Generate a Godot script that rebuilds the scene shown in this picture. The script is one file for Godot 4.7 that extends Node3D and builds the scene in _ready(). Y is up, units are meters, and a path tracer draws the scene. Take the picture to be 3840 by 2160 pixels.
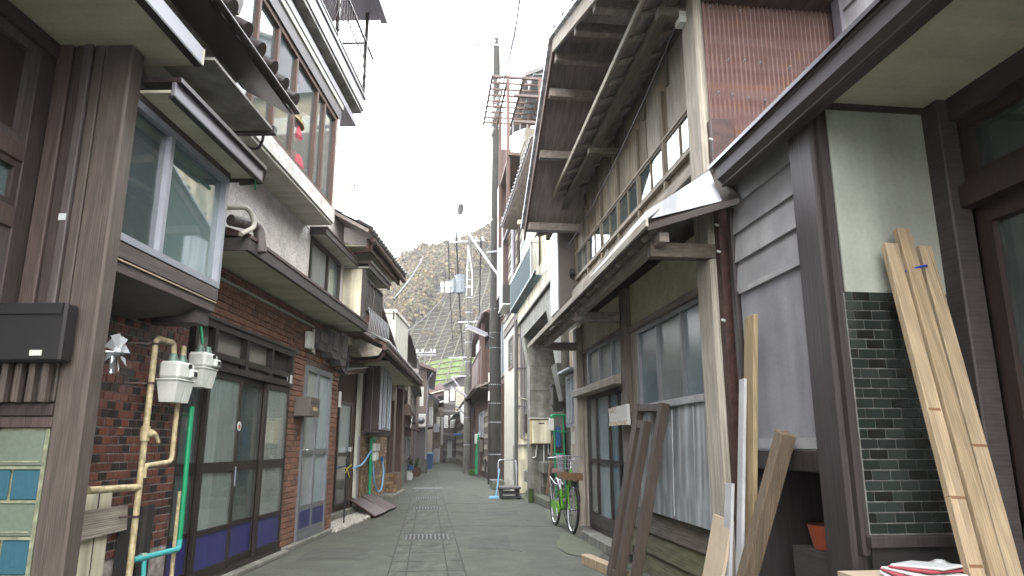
extends Node3D

var M := {}
var TX := {}
var cur: Node3D
var base := Vector3.ZERO
var rng := RandomNumberGenerator.new()
var used := {}
const ID := Transform3D()

# ---------- frames: local x runs along a facade, z points into the street ----------
func frame(ox: float, oz: float, yaw: float, right: bool) -> Transform3D:
	var y := deg_to_rad(yaw)
	var x := Vector3(sin(y), 0, -cos(y))
	if right:
		x = -x
	var z := Vector3(-x.z, 0, x.x)
	return Transform3D(Basis(x, Vector3.UP, z), Vector3(ox, 0, oz))

var FL := frame(-2.648, -6.94, 1.6, false)
var FB := frame(-3.034, -17.223, -2.7, false)
var FM := frame(-2.998, -17.099, -6.7, false)
var FR := frame(1.248, -7.529, -6.7, true)

# ---------- things and parts ----------
func numbered(s: String) -> String:
	var n: int = used.get(s, 0)
	used[s] = n + 1
	return s if n == 0 else "%s_%03d" % [s, n]

func thing(called: String, label: String, cat: String, fr: Transform3D, at := Vector3.ZERO, group := "") -> Node3D:
	var o := Node3D.new()
	o.name = numbered(called)
	add_child(o)
	o.transform = Transform3D(fr.basis, fr * at)
	o.set_meta("label", label)
	o.set_meta("category", cat)
	if group:
		o.set_meta("group", group)
	cur = o
	base = at
	return o

func put(called: String, mesh: Mesh, mat: Material, parent: Node3D = null, at := Vector3.ZERO) -> MeshInstance3D:
	var o := MeshInstance3D.new()
	o.name = called
	o.mesh = mesh
	o.material_override = mat
	var p: Node3D = parent if parent else cur
	o.position = at - base if p == cur else at
	p.add_child(o, true)
	return o

func add(called: String, st: SurfaceTool, mat: Material, parent: Node3D = null) -> MeshInstance3D:
	return put(called, st.commit(), mat, parent)

func structure(called: String, st: SurfaceTool, mat: Material, fr := ID) -> MeshInstance3D:
	var o := MeshInstance3D.new()
	o.name = numbered(called)
	o.mesh = st.commit()
	o.material_override = mat
	o.transform = fr
	o.set_meta("kind", "structure")
	o.set_meta("label", called.replace("_", " ") + " of the alley")
	add_child(o)
	return o

func box(called: String, a: Vector3, b: Vector3, mat: Material, parent: Node3D = null, ch := 0.0) -> MeshInstance3D:
	var s := ns()
	bx(s, a, b, ch)
	return add(called, s, mat, parent)

# ---------- shapes ----------
func ns() -> SurfaceTool:
	var s := SurfaceTool.new()
	s.begin(Mesh.PRIMITIVE_TRIANGLES)
	return s

func tri(s: SurfaceTool, a: Vector3, b: Vector3, c: Vector3, ctr: Vector3) -> void:
	var n := (b - a).cross(c - a).normalized()
	if n.dot((a + b + c) / 3.0 - ctr) < 0:
		var t := b
		b = c
		c = t
		n = -n
	s.set_normal(n)
	s.add_vertex(a)
	s.set_normal(n)
	s.add_vertex(c)
	s.set_normal(n)
	s.add_vertex(b)

func qo(s: SurfaceTool, a: Vector3, b: Vector3, c: Vector3, d: Vector3, ctr: Vector3) -> void:
	var n := (b - a).cross(c - a)
	if n.length_squared() < 1e-16:
		n = (c - a).cross(d - a)
	n = n.normalized()
	if n.dot((a + b + c + d) / 4.0 - ctr) < 0:
		var t := b
		b = d
		d = t
		n = -n
	for v in [a, c, b, a, d, c]:
		s.set_normal(n)
		s.add_vertex(v)

func hexa(s: SurfaceTool, v: Array) -> void:   # 8 corners: bottom ring 0-3, top ring 4-7
	var ctr := Vector3.ZERO
	for p in v:
		ctr += p / 8.0
	qo(s, v[0], v[1], v[2], v[3], ctr)
	qo(s, v[4], v[5], v[6], v[7], ctr)
	for i in 4:
		var j := (i + 1) % 4
		qo(s, v[i], v[j], v[j + 4], v[i + 4], ctr)

func bx(s: SurfaceTool, a: Vector3, b: Vector3, ch := 0.0) -> void:
	var lo := Vector3(minf(a.x, b.x), minf(a.y, b.y), minf(a.z, b.z))
	var hi := Vector3(maxf(a.x, b.x), maxf(a.y, b.y), maxf(a.z, b.z))
	obx(s, (lo + hi) / 2.0, Vector3(1, 0, 0), Vector3(0, 1, 0), Vector3(0, 0, 1), (hi - lo) / 2.0, ch)

func obx(s: SurfaceTool, c: Vector3, ax: Vector3, ay: Vector3, az: Vector3, h: Vector3, ch := 0.0) -> void:
	ch = minf(ch, minf(h.x, minf(h.y, h.z)) * 0.8)
	if ch <= 0.0:
		var v := []
		for k in [-1, 1]:
			for q in [[-1, -1], [1, -1], [1, 1], [-1, 1]]:
				v.append(c + ax * h.x * q[0] + az * h.z * q[1] + ay * h.y * k)
		hexa(s, v)
		return
	var E := [ax, ay, az]
	var H := [h.x, h.y, h.z]
	var V := func(sg: Array, k: int) -> Vector3:
		var p := c
		for i in 3:
			p += E[i] * sg[i] * (H[i] if i == k else H[i] - ch)
		return p
	for k in 3:
		var i := (k + 1) % 3
		var j := (k + 2) % 3
		for sk in [-1, 1]:
			var q := []
			for pr in [[-1, -1], [1, -1], [1, 1], [-1, 1]]:
				var sg := [0, 0, 0]
				sg[k] = sk
				sg[i] = pr[0]
				sg[j] = pr[1]
				q.append(V.call(sg, k))
			qo(s, q[0], q[1], q[2], q[3], c)
		for si in [-1, 1]:
			for sj in [-1, 1]:
				var g0 := [0, 0, 0]
				g0[k] = -1
				g0[i] = si
				g0[j] = sj
				var g1 := g0.duplicate()
				g1[k] = 1
				qo(s, V.call(g0, i), V.call(g1, i), V.call(g1, j), V.call(g0, j), c)
	for x in [-1, 1]:
		for y in [-1, 1]:
			for z in [-1, 1]:
				tri(s, V.call([x, y, z], 0), V.call([x, y, z], 1), V.call([x, y, z], 2), c)

# an oriented bar from p to q: w across (along side), t the other way
func bar(s: SurfaceTool, p: Vector3, q: Vector3, w: float, t: float, side := Vector3.ZERO, ch := 0.0) -> void:
	var d := (q - p).normalized()
	var a := side
	if a == Vector3.ZERO:
		a = Vector3.UP if absf(d.y) < 0.9 else Vector3.RIGHT
	var u := (a - d * a.dot(d)).normalized()
	var v := d.cross(u)
	obx(s, (p + q) / 2.0, u, d, v, Vector3(w / 2, (q - p).length() / 2, t / 2), ch)

func tube(s: SurfaceTool, pts: Array, r, n := 8, caps := true) -> void:
	var rings := []
	var nor := []
	var up := Vector3.ZERO
	for i in pts.size():
		var d: Vector3 = (pts[mini(i + 1, pts.size() - 1)] - pts[maxi(i - 1, 0)]).normalized()
		if up == Vector3.ZERO:
			up = Vector3.UP if absf(d.y) < 0.9 else Vector3.RIGHT
		up = (up - d * up.dot(d)).normalized()
		var sd := d.cross(up)
		var rr: float = r[i] if r is Array else r
		var ring := []
		var nn := []
		for k in n:
			var a := TAU * k / n
			var o := up * cos(a) + sd * sin(a)
			ring.append(pts[i] + o * rr)
			nn.append(o)
		rings.append(ring)
		nor.append(nn)
	for i in pts.size() - 1:
		for k in n:
			var l := (k + 1) % n
			var q := [[i, k], [i + 1, k], [i + 1, l], [i, k], [i + 1, l], [i, l]]
			var a: Vector3 = rings[i][k]
			var b: Vector3 = rings[i + 1][k]
			var c: Vector3 = rings[i + 1][l]
			if (b - a).cross(c - a).dot(nor[i][k]) > 0:
				q = [[i, k], [i + 1, l], [i + 1, k], [i, k], [i, l], [i + 1, l]]
			for e in q:
				s.set_normal(nor[e[0]][e[1]])
				s.add_vertex(rings[e[0]][e[1]])
	if caps:
		for e in [0, pts.size() - 1]:
			var ctr: Vector3 = pts[1] if e == 0 else pts[e - 1]
			for k in range(1, n - 1):
				tri(s, rings[e][0], rings[e][k], rings[e][k + 1], ctr)

func arc(c: Vector3, u: Vector3, v: Vector3, r: float, a0: float, a1: float, n: int) -> Array:
	var o := []
	for i in n + 1:
		var a := deg_to_rad(lerpf(a0, a1, float(i) / n))
		o.append(c + (u * cos(a) + v * sin(a)) * r)
	return o

# rounded path through corner points
func path(pts: Array, r := 0.04, n := 4) -> Array:
	var o := [pts[0]]
	for i in range(1, pts.size() - 1):
		var a: Vector3 = (pts[i - 1] - pts[i])
		var b: Vector3 = (pts[i + 1] - pts[i])
		var rr := minf(r, minf(a.length(), b.length()) * 0.45)
		var p0: Vector3 = pts[i] + a.normalized() * rr
		var p1: Vector3 = pts[i] + b.normalized() * rr
		for k in n + 1:
			var t := float(k) / n
			o.append(p0.lerp(pts[i], t).lerp(pts[i].lerp(p1, t), t))
	o.append(pts[-1])
	return o

func sag(p: Vector3, q: Vector3, d: float, n := 10) -> Array:
	var o := []
	for i in n + 1:
		var t := float(i) / n
		o.append(p.lerp(q, t) - Vector3(0, d * 4.0 * t * (1 - t), 0))
	return o

# extrude polygon (2D) : o + u*x + v*y, along w
func prism(s: SurfaceTool, poly: Array, o: Vector3, u: Vector3, v: Vector3, w: Vector3) -> void:
	var pk := PackedVector2Array(poly)
	var ccw := not Geometry2D.is_polygon_clockwise(pk)
	var idx := Geometry2D.triangulate_polygon(pk)
	var far := o + w * 0.5
	for i in range(0, idx.size(), 3):
		var a := pk[idx[i]]
		var b := pk[idx[i + 1]]
		var c := pk[idx[i + 2]]
		var A := o + u * a.x + v * a.y
		var B := o + u * b.x + v * b.y
		var C := o + u * c.x + v * c.y
		tri(s, A, B, C, A + w)
		tri(s, A + w, B + w, C + w, A)
	for i in pk.size():
		var a := pk[i]
		var b := pk[(i + 1) % pk.size()]
		var e := (b - a).normalized()
		var n2 := Vector2(e.y, -e.x) if ccw else Vector2(-e.y, e.x)
		var A := o + u * a.x + v * a.y
		var B := o + u * b.x + v * b.y
		var nn := u * n2.x + v * n2.y
		qo(s, A, B, B + w, A + w, (A + B + w) / 2.0 - nn)

# surface of revolution about an axis: profile of (r, h)
func lathe(s: SurfaceTool, o: Vector3, axis: Vector3, prof: Array, n := 16) -> void:
	var pts := []
	var rr := []
	for p in prof:
		pts.append(o + axis * p.y)
		rr.append(maxf(p.x, 0.0005))
	tube(s, pts, rr, n)

# sheet with waves: along u (waves across), v length, n normal
func corrugated(s: SurfaceTool, o: Vector3, u: Vector3, v: Vector3, nrm: Vector3, pitch: float, amp: float, per := 6) -> void:
	var L := u.length()
	var k := int(L / pitch * per)
	var uh := u / L
	var prev := Vector3.ZERO
	var pn := Vector3.ZERO
	for i in k + 1:
		var x := L * i / k
		var ph := TAU * x / pitch
		var p := o + uh * x + nrm * amp * sin(ph)
		var n := (nrm - uh * amp * cos(ph) * TAU / pitch).normalized()
		if i > 0:
			var q := [[prev, pn], [p, n], [p + v, n], [prev, pn], [p + v, n], [prev + v, pn]]
			if (p - prev).cross(v).dot(nrm) > 0:
				q = [[prev, pn], [p + v, n], [p, n], [prev, pn], [prev + v, pn], [p + v, n]]
			for e in q:
				s.set_normal(e[1])
				s.add_vertex(e[0])
		prev = p
		pn = n

# ---------- textures ----------
func noise(seed_: int, freq: float, oct: int, w: int, h: int) -> Image:
	var f := FastNoiseLite.new()
	f.seed = seed_
	f.noise_type = FastNoiseLite.TYPE_SIMPLEX_SMOOTH
	f.frequency = freq
	f.fractal_octaves = oct
	var im := f.get_seamless_image(w, h)
	im.convert(Image.FORMAT_L8)
	return im

func long_noise(seed_: int, freq: float, along_x: bool, ratio := 8, n := 512) -> Image:
	var im := noise(seed_, freq, 4, n / ratio if along_x else n, n if along_x else n / ratio)
	im.resize(n, n, Image.INTERPOLATE_CUBIC)
	return im

# grey multiplier from weighted images; lo..hi are sRGB grey values
func tone(list: Array, lo: float, hi: float, contrast := 1.0) -> ImageTexture:
	var w: int = list[0][0].get_width()
	var n := w * w
	var acc := PackedFloat32Array()
	acc.resize(n)
	for e in list:
		var d: PackedByteArray = e[0].get_data()
		var k: float = e[1] / 255.0
		for i in n:
			acc[i] += d[i] * k
	var out := PackedByteArray()
	out.resize(n)
	for i in n:
		var t := clampf((acc[i] - 0.5) * contrast + 0.5, 0, 1)
		out[i] = int(255.0 * lerpf(lo, hi, t))
	var im := Image.create_from_data(w, w, false, Image.FORMAT_L8, out)
	im.convert(Image.FORMAT_RGB8)
	return ImageTexture.create_from_image(im)

func ramp(im: Image, cols: Array, contrast := 1.6) -> ImageTexture:
	var g := Gradient.new()
	g.offsets = PackedFloat32Array(range(cols.size()).map(func(i): return float(i) / (cols.size() - 1)))
	g.colors = PackedColorArray(cols)
	var lut := []
	for i in 256:
		lut.append(g.sample(clampf((i / 255.0 - 0.5) * contrast + 0.5, 0, 1)))
	var d := im.get_data()
	var out := PackedByteArray()
	out.resize(d.size() * 3)
	for i in d.size():
		var c: Color = lut[d[i]]
		out[i * 3] = c.r8
		out[i * 3 + 1] = c.g8
		out[i * 3 + 2] = c.b8
	return ImageTexture.create_from_image(Image.create_from_data(im.get_width(), im.get_height(), false, Image.FORMAT_RGB8, out))

func textures() -> void:
	var fine := noise(1, 0.12, 3, 512, 512)
	var mid := noise(2, 0.03, 4, 512, 512)
	var big := noise(3, 0.008, 5, 512, 512)
	var gx := long_noise(4, 0.06, true, 16)
	var gy := long_noise(5, 0.06, false, 16)
	var st := long_noise(6, 0.018, false, 16)
	TX.gx = tone([[gx, 0.6], [big, 0.4]], 0.72, 1.0, 1.7)
	TX.gy = tone([[gy, 0.6], [big, 0.4]], 0.72, 1.0, 1.7)
	TX.stucco = tone([[fine, 0.35], [mid, 0.3], [big, 0.35]], 0.8, 1.0, 1.8)
	TX.dirt = tone([[mid, 0.3], [big, 0.7]], 0.7, 1.0, 2.0)
	TX.paint = tone([[mid, 0.4], [big, 0.6]], 0.93, 1.0, 1.8)
	TX.streak = tone([[st, 0.7], [big, 0.3]], 0.68, 1.0, 2.0)
	TX.asphalt = tone([[fine, 0.4], [mid, 0.15], [big, 0.45]], 0.74, 1.0, 1.8)
	TX.grime = tone([[st, 0.45], [big, 0.35], [fine, 0.2]], 0.82, 1.0, 1.7)
	TX.concrete = tone([[mid, 0.25], [st, 0.35], [big, 0.4]], 0.62, 1.0, 1.9)
	TX.rust = ramp(noise(9, 0.012, 5, 512, 512), [Color(0.34, 0.235, 0.22), Color(0.38, 0.28, 0.265), Color(0.41, 0.325, 0.315), Color(0.43, 0.305, 0.235)], 1.6)
	TX.rustwhite = ramp(noise(10, 0.02, 4, 512, 512), [Color(0.42, 0.22, 0.08), Color(0.72, 0.7, 0.62), Color(0.8, 0.8, 0.76)], 2.2)
	TX.moss = ramp(noise(12, 0.02, 5, 512, 512), [Color(0.335, 0.345, 0.305), Color(0.32, 0.335, 0.28), Color(0.29, 0.315, 0.235)], 1.3)
	TX.hill = ramp(noise(13, 0.02, 5, 512, 512), [Color(0.27, 0.24, 0.19), Color(0.35, 0.32, 0.24), Color(0.32, 0.33, 0.22), Color(0.42, 0.36, 0.27)], 1.8)
	TX.b_fine = tone([[fine, 1.0]], 0, 1, 1.5)
	TX.b_gx = tone([[gx, 1.0]], 0, 1, 1.5)
	TX.b_gy = tone([[gy, 1.0]], 0, 1, 1.5)
	TX.b_mid = tone([[mid, 0.6], [fine, 0.4]], 0, 1, 1.8)

func mat(key: String, col: Color, tex := "", sc := Vector3.ONE, rough := 0.8, metal := 0.0, bump := "", depth := 0.3) -> StandardMaterial3D:
	var m := StandardMaterial3D.new()
	m.resource_name = key
	m.albedo_color = col
	m.roughness = rough
	m.metallic = metal
	if tex:
		m.albedo_texture = TX[tex]
		m.uv1_triplanar = true
		m.uv1_triplanar_sharpness = 8.0
		m.uv1_scale = sc
		m.uv1_offset = Vector3(M.size() * 0.137, M.size() * 0.291, M.size() * 0.173)
	if bump:
		m.heightmap_enabled = true
		m.heightmap_texture = TX[bump]
		m.heightmap_scale = depth
	M[key] = m
	return m

func glass(key: String, col: Color, a: float) -> void:
	var m := StandardMaterial3D.new()
	m.resource_name = key
	m.albedo_color = Color(col.r, col.g, col.b, a)
	m.transparency = BaseMaterial3D.TRANSPARENCY_ALPHA
	m.roughness = 0.03
	m.metallic_specular = 0.7
	M[key] = m

func materials() -> void:
	var V := Vector3.ONE
	mat("asphalt", Color(0.305, 0.316, 0.282), "asphalt", V * 0.45, 0.88, 0, "b_fine", 0.2)
	mat("asphalt_patch", Color(0.315, 0.326, 0.292), "asphalt", V * 0.4, 0.9, 0, "b_fine", 0.2)
	mat("joint", Color(0.2, 0.205, 0.185), "asphalt", V, 0.95)
	mat("slab", Color(0.335, 0.345, 0.31), "concrete", V * 0.7, 0.88, 0, "b_fine", 0.2)
	mat("patch", Color(0.30, 0.305, 0.285), "asphalt", V * 0.9, 0.9, 0, "b_fine", 0.3)
	mat("concrete", Color(0.52, 0.52, 0.49), "concrete", V * 0.5, 0.85, 0, "b_mid", 0.3)
	mat("concrete_dark", Color(0.42, 0.42, 0.40), "concrete", V * 0.6, 0.85, 0, "b_mid", 0.3)
	mat("mossy", Color(1, 1, 1), "moss", V * 0.6, 0.9, 0, "b_mid", 0.4)
	mat("steel_grate", Color(0.42, 0.42, 0.42), "dirt", V * 2, 0.7, 0.2)
	mat("black", Color(0.105, 0.10, 0.105), "", V, 0.55)
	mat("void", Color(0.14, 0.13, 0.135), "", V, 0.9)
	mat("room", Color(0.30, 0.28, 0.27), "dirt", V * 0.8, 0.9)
	mat("soffit", Color(0.80, 0.79, 0.71), "grime", V * 0.4, 0.75)
	mat("soffit_grey", Color(0.62, 0.62, 0.60), "dirt", V * 0.5, 0.75)
	mat("fascia", Color(0.46, 0.45, 0.48), "paint", V * 0.7, 0.4, 0.2)
	mat("dark_gutter", Color(0.25, 0.225, 0.235), "paint", V * 0.6, 0.55)
	mat("gutter", Color(0.22, 0.19, 0.19), "paint", V * 0.8, 0.4)
	mat("dark_trim", Color(0.27, 0.245, 0.245), "gx", Vector3(0.8, 2, 2), 0.6)
	mat("post_brown", Color(0.33, 0.27, 0.26), "gy", Vector3(3, 0.7, 3), 0.65, 0, "b_gy", 0.1)
	mat("post_taupe", Color(0.355, 0.315, 0.295), "gy", Vector3(3, 0.7, 3), 0.65, 0, "b_gy", 0.1)
	mat("jamb", Color(0.26, 0.215, 0.21), "gy", Vector3(3, 0.7, 3), 0.65, 0, "b_gy", 0.1)
	mat("jamb_grey", Color(0.34, 0.31, 0.31), "gy", Vector3(3, 0.7, 3), 0.6)
	mat("door_dark", Color(0.23, 0.18, 0.17), "gy", Vector3(3, 0.7, 3), 0.5)
	mat("beam_dark", Color(0.33, 0.29, 0.28), "gx", Vector3(0.6, 3, 3), 0.7, 0, "b_gx", 0.15)
	mat("alu", Color(0.60, 0.61, 0.65), "paint", V, 0.4, 0.35)
	mat("bronze", Color(0.20, 0.18, 0.17), "paint", V, 0.42, 0.4)
	mat("bronze_dark", Color(0.17, 0.15, 0.15), "paint", V, 0.42, 0.3)
	mat("alu_grey", Color(0.48, 0.49, 0.51), "paint", V, 0.42, 0.4)
	mat("mortar", Color(0.62, 0.59, 0.57), "dirt", V * 2, 0.95)
	mat("tile_red", Color(0.41, 0.245, 0.21), "paint", V * 3, 0.35)
	mat("tile_brown", Color(0.34, 0.205, 0.185), "paint", V * 3, 0.35)
	mat("tile_black", Color(0.17, 0.135, 0.14), "paint", V * 3, 0.35)
	mat("brick_a", Color(0.57, 0.41, 0.33), "dirt", V * 4, 0.8, 0, "b_mid", 0.2)
	mat("brick_b", Color(0.53, 0.37, 0.30), "dirt", V * 4, 0.8, 0, "b_mid", 0.2)
	mat("brick_c", Color(0.48, 0.34, 0.28), "dirt", V * 4, 0.8, 0, "b_mid", 0.2)
	mat("brick_joint", Color(0.42, 0.34, 0.30), "dirt", V * 2, 0.95)
	mat("stucco", Color(0.78, 0.765, 0.755), "stucco", V * 0.5, 0.92, 0, "b_mid", 1.2)
	mat("white_wall", Color(0.74, 0.74, 0.70), "grime", V * 0.5, 0.8)
	mat("cream_wall", Color(0.86, 0.84, 0.74), "streak", V * 0.45, 0.85)
	mat("plaster", Color(0.86, 0.84, 0.74), "stucco", V * 0.4, 0.9)
	mat("blue_panel", Color(0.20, 0.195, 0.42), "grime", V, 0.4)
	mat("grey_panel", Color(0.46, 0.44, 0.42), "paint", V * 2, 0.6)
	mat("frost", Color(0.52, 0.58, 0.60), "paint", V * 0.7, 0.22)
	mat("frost_blue", Color(0.40, 0.47, 0.50), "paint", V * 0.5, 0.2)
	mat("frost_grey", Color(0.52, 0.54, 0.54), "paint", V * 0.6, 0.25)
	mat("curtain", Color(0.62, 0.58, 0.48), "gy", Vector3(4, 0.5, 4), 0.9)
	mat("curtain_grey", Color(0.52, 0.53, 0.53), "gy", Vector3(4, 0.5, 4), 0.9)
	mat("curtain_dark", Color(0.28, 0.24, 0.22), "gy", Vector3(4, 0.5, 4), 0.9)
	mat("wood_grey", Color(0.70, 0.67, 0.62), "gy", Vector3(2.5, 0.6, 2.5), 0.85, 0, "b_gy", 0.3)
	mat("wood_grey_x", Color(0.68, 0.65, 0.60), "gx", Vector3(0.6, 2.5, 2.5), 0.85, 0, "b_gx", 0.3)
	mat("wood_post", Color(0.74, 0.71, 0.66), "gy", Vector3(3, 0.5, 3), 0.85, 0, "b_gy", 0.6)
	mat("wood_board", Color(0.60, 0.55, 0.455), "gy", Vector3(2.5, 0.5, 2.5), 0.85, 0, "b_gy", 0.3)
	mat("wood_board_b", Color(0.52, 0.48, 0.41), "gy", Vector3(2.5, 0.5, 2.5), 0.85, 0, "b_gy", 0.3)
	mat("wood_old", Color(0.42, 0.39, 0.35), "gx", Vector3(0.6, 2.5, 2.5), 0.85, 0, "b_gx", 0.3)
	mat("wood_dark", Color(0.60, 0.56, 0.55), "gx", Vector3(0.6, 2.5, 2.5), 0.85, 0, "b_gx", 0.3)
	mat("wood_dark_y", Color(0.48, 0.44, 0.41), "gy", Vector3(2.5, 0.6, 2.5), 0.85, 0, "b_gy", 0.3)
	mat("wood_brown", Color(0.36, 0.27, 0.24), "gy", Vector3(2.5, 0.6, 2.5), 0.8, 0, "b_gy", 0.2)
	mat("wood_brown_x", Color(0.36, 0.28, 0.25), "gx", Vector3(0.6, 2.5, 2.5), 0.8, 0, "b_gx", 0.2)
	mat("wood_moss", Color(0.44, 0.44, 0.33), "gx", Vector3(0.6, 2.5, 2.5), 0.85, 0, "b_gx", 0.3)
	mat("siding_grey", Color(0.60, 0.60, 0.615), "grime", Vector3(0.5, 1.0, 1.0), 0.65)
	mat("siding_pale", Color(0.66, 0.66, 0.675), "grime", Vector3(0.5, 1.0, 1.0), 0.65)
	mat("grey_sheet", Color(0.56, 0.56, 0.59), "grime", V * 0.5, 0.6)
	mat("zinc", Color(0.80, 0.82, 0.84), "streak", Vector3(0.8, 0.5, 0.8), 0.45, 0.35)
	mat("zinc_bright", Color(0.48, 0.49, 0.51), "streak", Vector3(0.8, 0.8, 0.8), 0.3, 0.6)
	mat("rust", Color(1, 1, 1), "rust", Vector3(0.5, 0.9, 0.5), 0.7)
	mat("rust_pipe", Color(0.30, 0.20, 0.19), "dirt", V * 2, 0.5)
	mat("rust_white", Color(1, 1, 1), "rustwhite", V * 3, 0.6)
	mat("black_tile", Color(0.10, 0.105, 0.105), "paint", V * 3, 0.25)
	mat("green_tile", Color(0.125, 0.15, 0.145), "paint", V * 3, 0.25)
	mat("green_tile_b", Color(0.165, 0.19, 0.185), "paint", V * 3, 0.25)
	mat("tile_joint", Color(0.50, 0.50, 0.49), "dirt", V * 2, 0.9)
	mat("r1_post", Color(0.225, 0.195, 0.205), "gy", Vector3(2, 0.5, 2), 0.55, 0, "b_gy", 0.1)
	mat("cream_pipe", Color(0.80, 0.74, 0.58), "dirt", V * 2, 0.5)
	mat("green_pipe", Color(0.10, 0.55, 0.38), "paint", V * 2, 0.4)
	mat("teal_pipe", Color(0.25, 0.62, 0.62), "paint", V * 2, 0.4)
	mat("meter_white", Color(0.80, 0.81, 0.79), "paint", V * 2, 0.45)
	mat("zinc_fit", Color(0.55, 0.66, 0.62), "dirt", V * 3, 0.5, 0.3)
	mat("steel", Color(0.72, 0.73, 0.75), "", V, 0.25, 0.9)
	mat("silver", Color(0.80, 0.82, 0.84), "", V, 0.15, 0.6)
	mat("white", Color(0.74, 0.74, 0.73), "", V, 0.5)
	mat("block_frame", Color(0.56, 0.58, 0.48), "dirt", V * 2, 0.8)
	mat("block_clear", Color(0.42, 0.46, 0.41), "paint", V * 5, 0.12)
	mat("block_blue", Color(0.22, 0.37, 0.43), "paint", V * 5, 0.12)
	mat("hose_grey", Color(0.60, 0.59, 0.55), "", V, 0.6)
	mat("box_grey", Color(0.30, 0.29, 0.30), "paint", V * 2, 0.6)
	mat("mail_brown", Color(0.34, 0.31, 0.29), "paint", V * 2, 0.5)
	mat("roof_dark", Color(0.17, 0.145, 0.155), "dirt", V * 1.5, 0.28)
	mat("roof_grey", Color(0.33, 0.32, 0.33), "dirt", V * 1.5, 0.5)
	mat("roof_brown", Color(0.30, 0.22, 0.22), "dirt", V * 1.5, 0.4)
	mat("balustrade", Color(0.62, 0.63, 0.65), "", V, 0.45, 0.2)
	mat("teal_rail", Color(0.12, 0.22, 0.25), "", V, 0.5)
	mat("aqua", Color(0.55, 0.78, 0.78), "paint", V, 0.4)
	mat("lime", Color(0.37, 0.62, 0.17), "", V, 0.25)
	mat("rubber", Color(0.10, 0.10, 0.10), "", V, 0.8)
	mat("saddle", Color(0.60, 0.46, 0.44), "", V, 0.7)
	mat("crate", Color(0.48, 0.36, 0.26), "gx", Vector3(1, 4, 4), 0.8)
	mat("cedar", Color(0.70, 0.62, 0.51), "gy", Vector3(4, 0.6, 4), 0.7)
	mat("cedar_b", Color(0.65, 0.57, 0.46), "gy", Vector3(4, 0.6, 4), 0.7)
	mat("knot", Color(0.44, 0.32, 0.22), "", V, 0.7)
	mat("plaster_right", Color(0.62, 0.635, 0.60), "grime", V * 0.5, 0.85)
	mat("plank_tan", Color(0.60, 0.53, 0.40), "gy", Vector3(4, 0.6, 4), 0.8)
	mat("plank_card", Color(0.66, 0.60, 0.52), "paint", V, 0.85)
	mat("beam_old", Color(0.43, 0.37, 0.30), "gy", Vector3(4, 0.6, 4), 0.85, 0, "b_gy", 0.3)
	mat("frame_brown", Color(0.27, 0.22, 0.19), "gy", Vector3(4, 0.6, 4), 0.75, 0, "b_gy", 0.1)
	mat("green_sheet", Color(0.38, 0.52, 0.48), "streak", V, 0.5)
	mat("blue_string", Color(0.12, 0.20, 0.60), "", V, 0.6)
	mat("orange", Color(0.50, 0.22, 0.12), "", V, 0.5)
	mat("pink", Color(0.72, 0.30, 0.36), "dirt", V * 4, 0.8)
	mat("tan_stone_a", Color(0.56, 0.46, 0.34), "dirt", V * 3, 0.8)
	mat("tan_stone_b", Color(0.45, 0.35, 0.26), "dirt", V * 3, 0.8)
	mat("tan_stone_c", Color(0.64, 0.55, 0.43), "dirt", V * 3, 0.8)
	mat("pole", Color(0.19, 0.19, 0.18), "concrete", Vector3(1, 0.3, 1), 0.85)
	mat("pole_pale", Color(0.40, 0.40, 0.38), "concrete", Vector3(1, 0.3, 1), 0.85)
	mat("transformer", Color(0.42, 0.46, 0.49), "dirt", V * 2, 0.5)
	mat("wire", Color(0.10, 0.10, 0.11), "", V, 0.6)
	mat("wire_grey", Color(0.45, 0.45, 0.46), "", V, 0.6)
	mat("hill", Color(0.30, 0.275, 0.2), "hill", V * 0.06, 0.95)
	mat("grass", Color(0.30, 0.37, 0.16), "dirt", V * 0.3, 0.95)
	mat("beam_white", Color(0.30, 0.31, 0.25), "dirt", V * 0.4, 0.85)
	mat("leaf", Color(0.30, 0.33, 0.17), "dirt", V * 3, 0.8)
	mat("gravel", Color(0.66, 0.65, 0.62), "dirt", V * 5, 0.9)
	mat("blue", Color(0.12, 0.32, 0.52), "", V, 0.5)
	mat("blue_pale", Color(0.45, 0.66, 0.80), "", V, 0.5)
	mat("bag", Color(0.74, 0.75, 0.76), "", V, 0.4)
	mat("red_bag", Color(0.62, 0.24, 0.22), "dirt", V * 4, 0.8)
	mat("hat", Color(0.72, 0.66, 0.46), "dirt", V * 6, 0.9)
	mat("yellow", Color(0.72, 0.68, 0.25), "", V, 0.6)
	mat("purlin", Color(0.62, 0.58, 0.55), "gx", Vector3(1, 3, 3), 0.85)
	mat("moss_green", Color(0.26, 0.32, 0.17), "dirt", V * 3, 0.95)
	glass("glass", Color(0.70, 0.76, 0.74), 0.2)
	glass("glass_dark", Color(0.35, 0.40, 0.40), 0.35)
	glass("glass_teal", Color(0.48, 0.58, 0.57), 0.32)
	M.leaf.vertex_color_use_as_albedo = true

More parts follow.
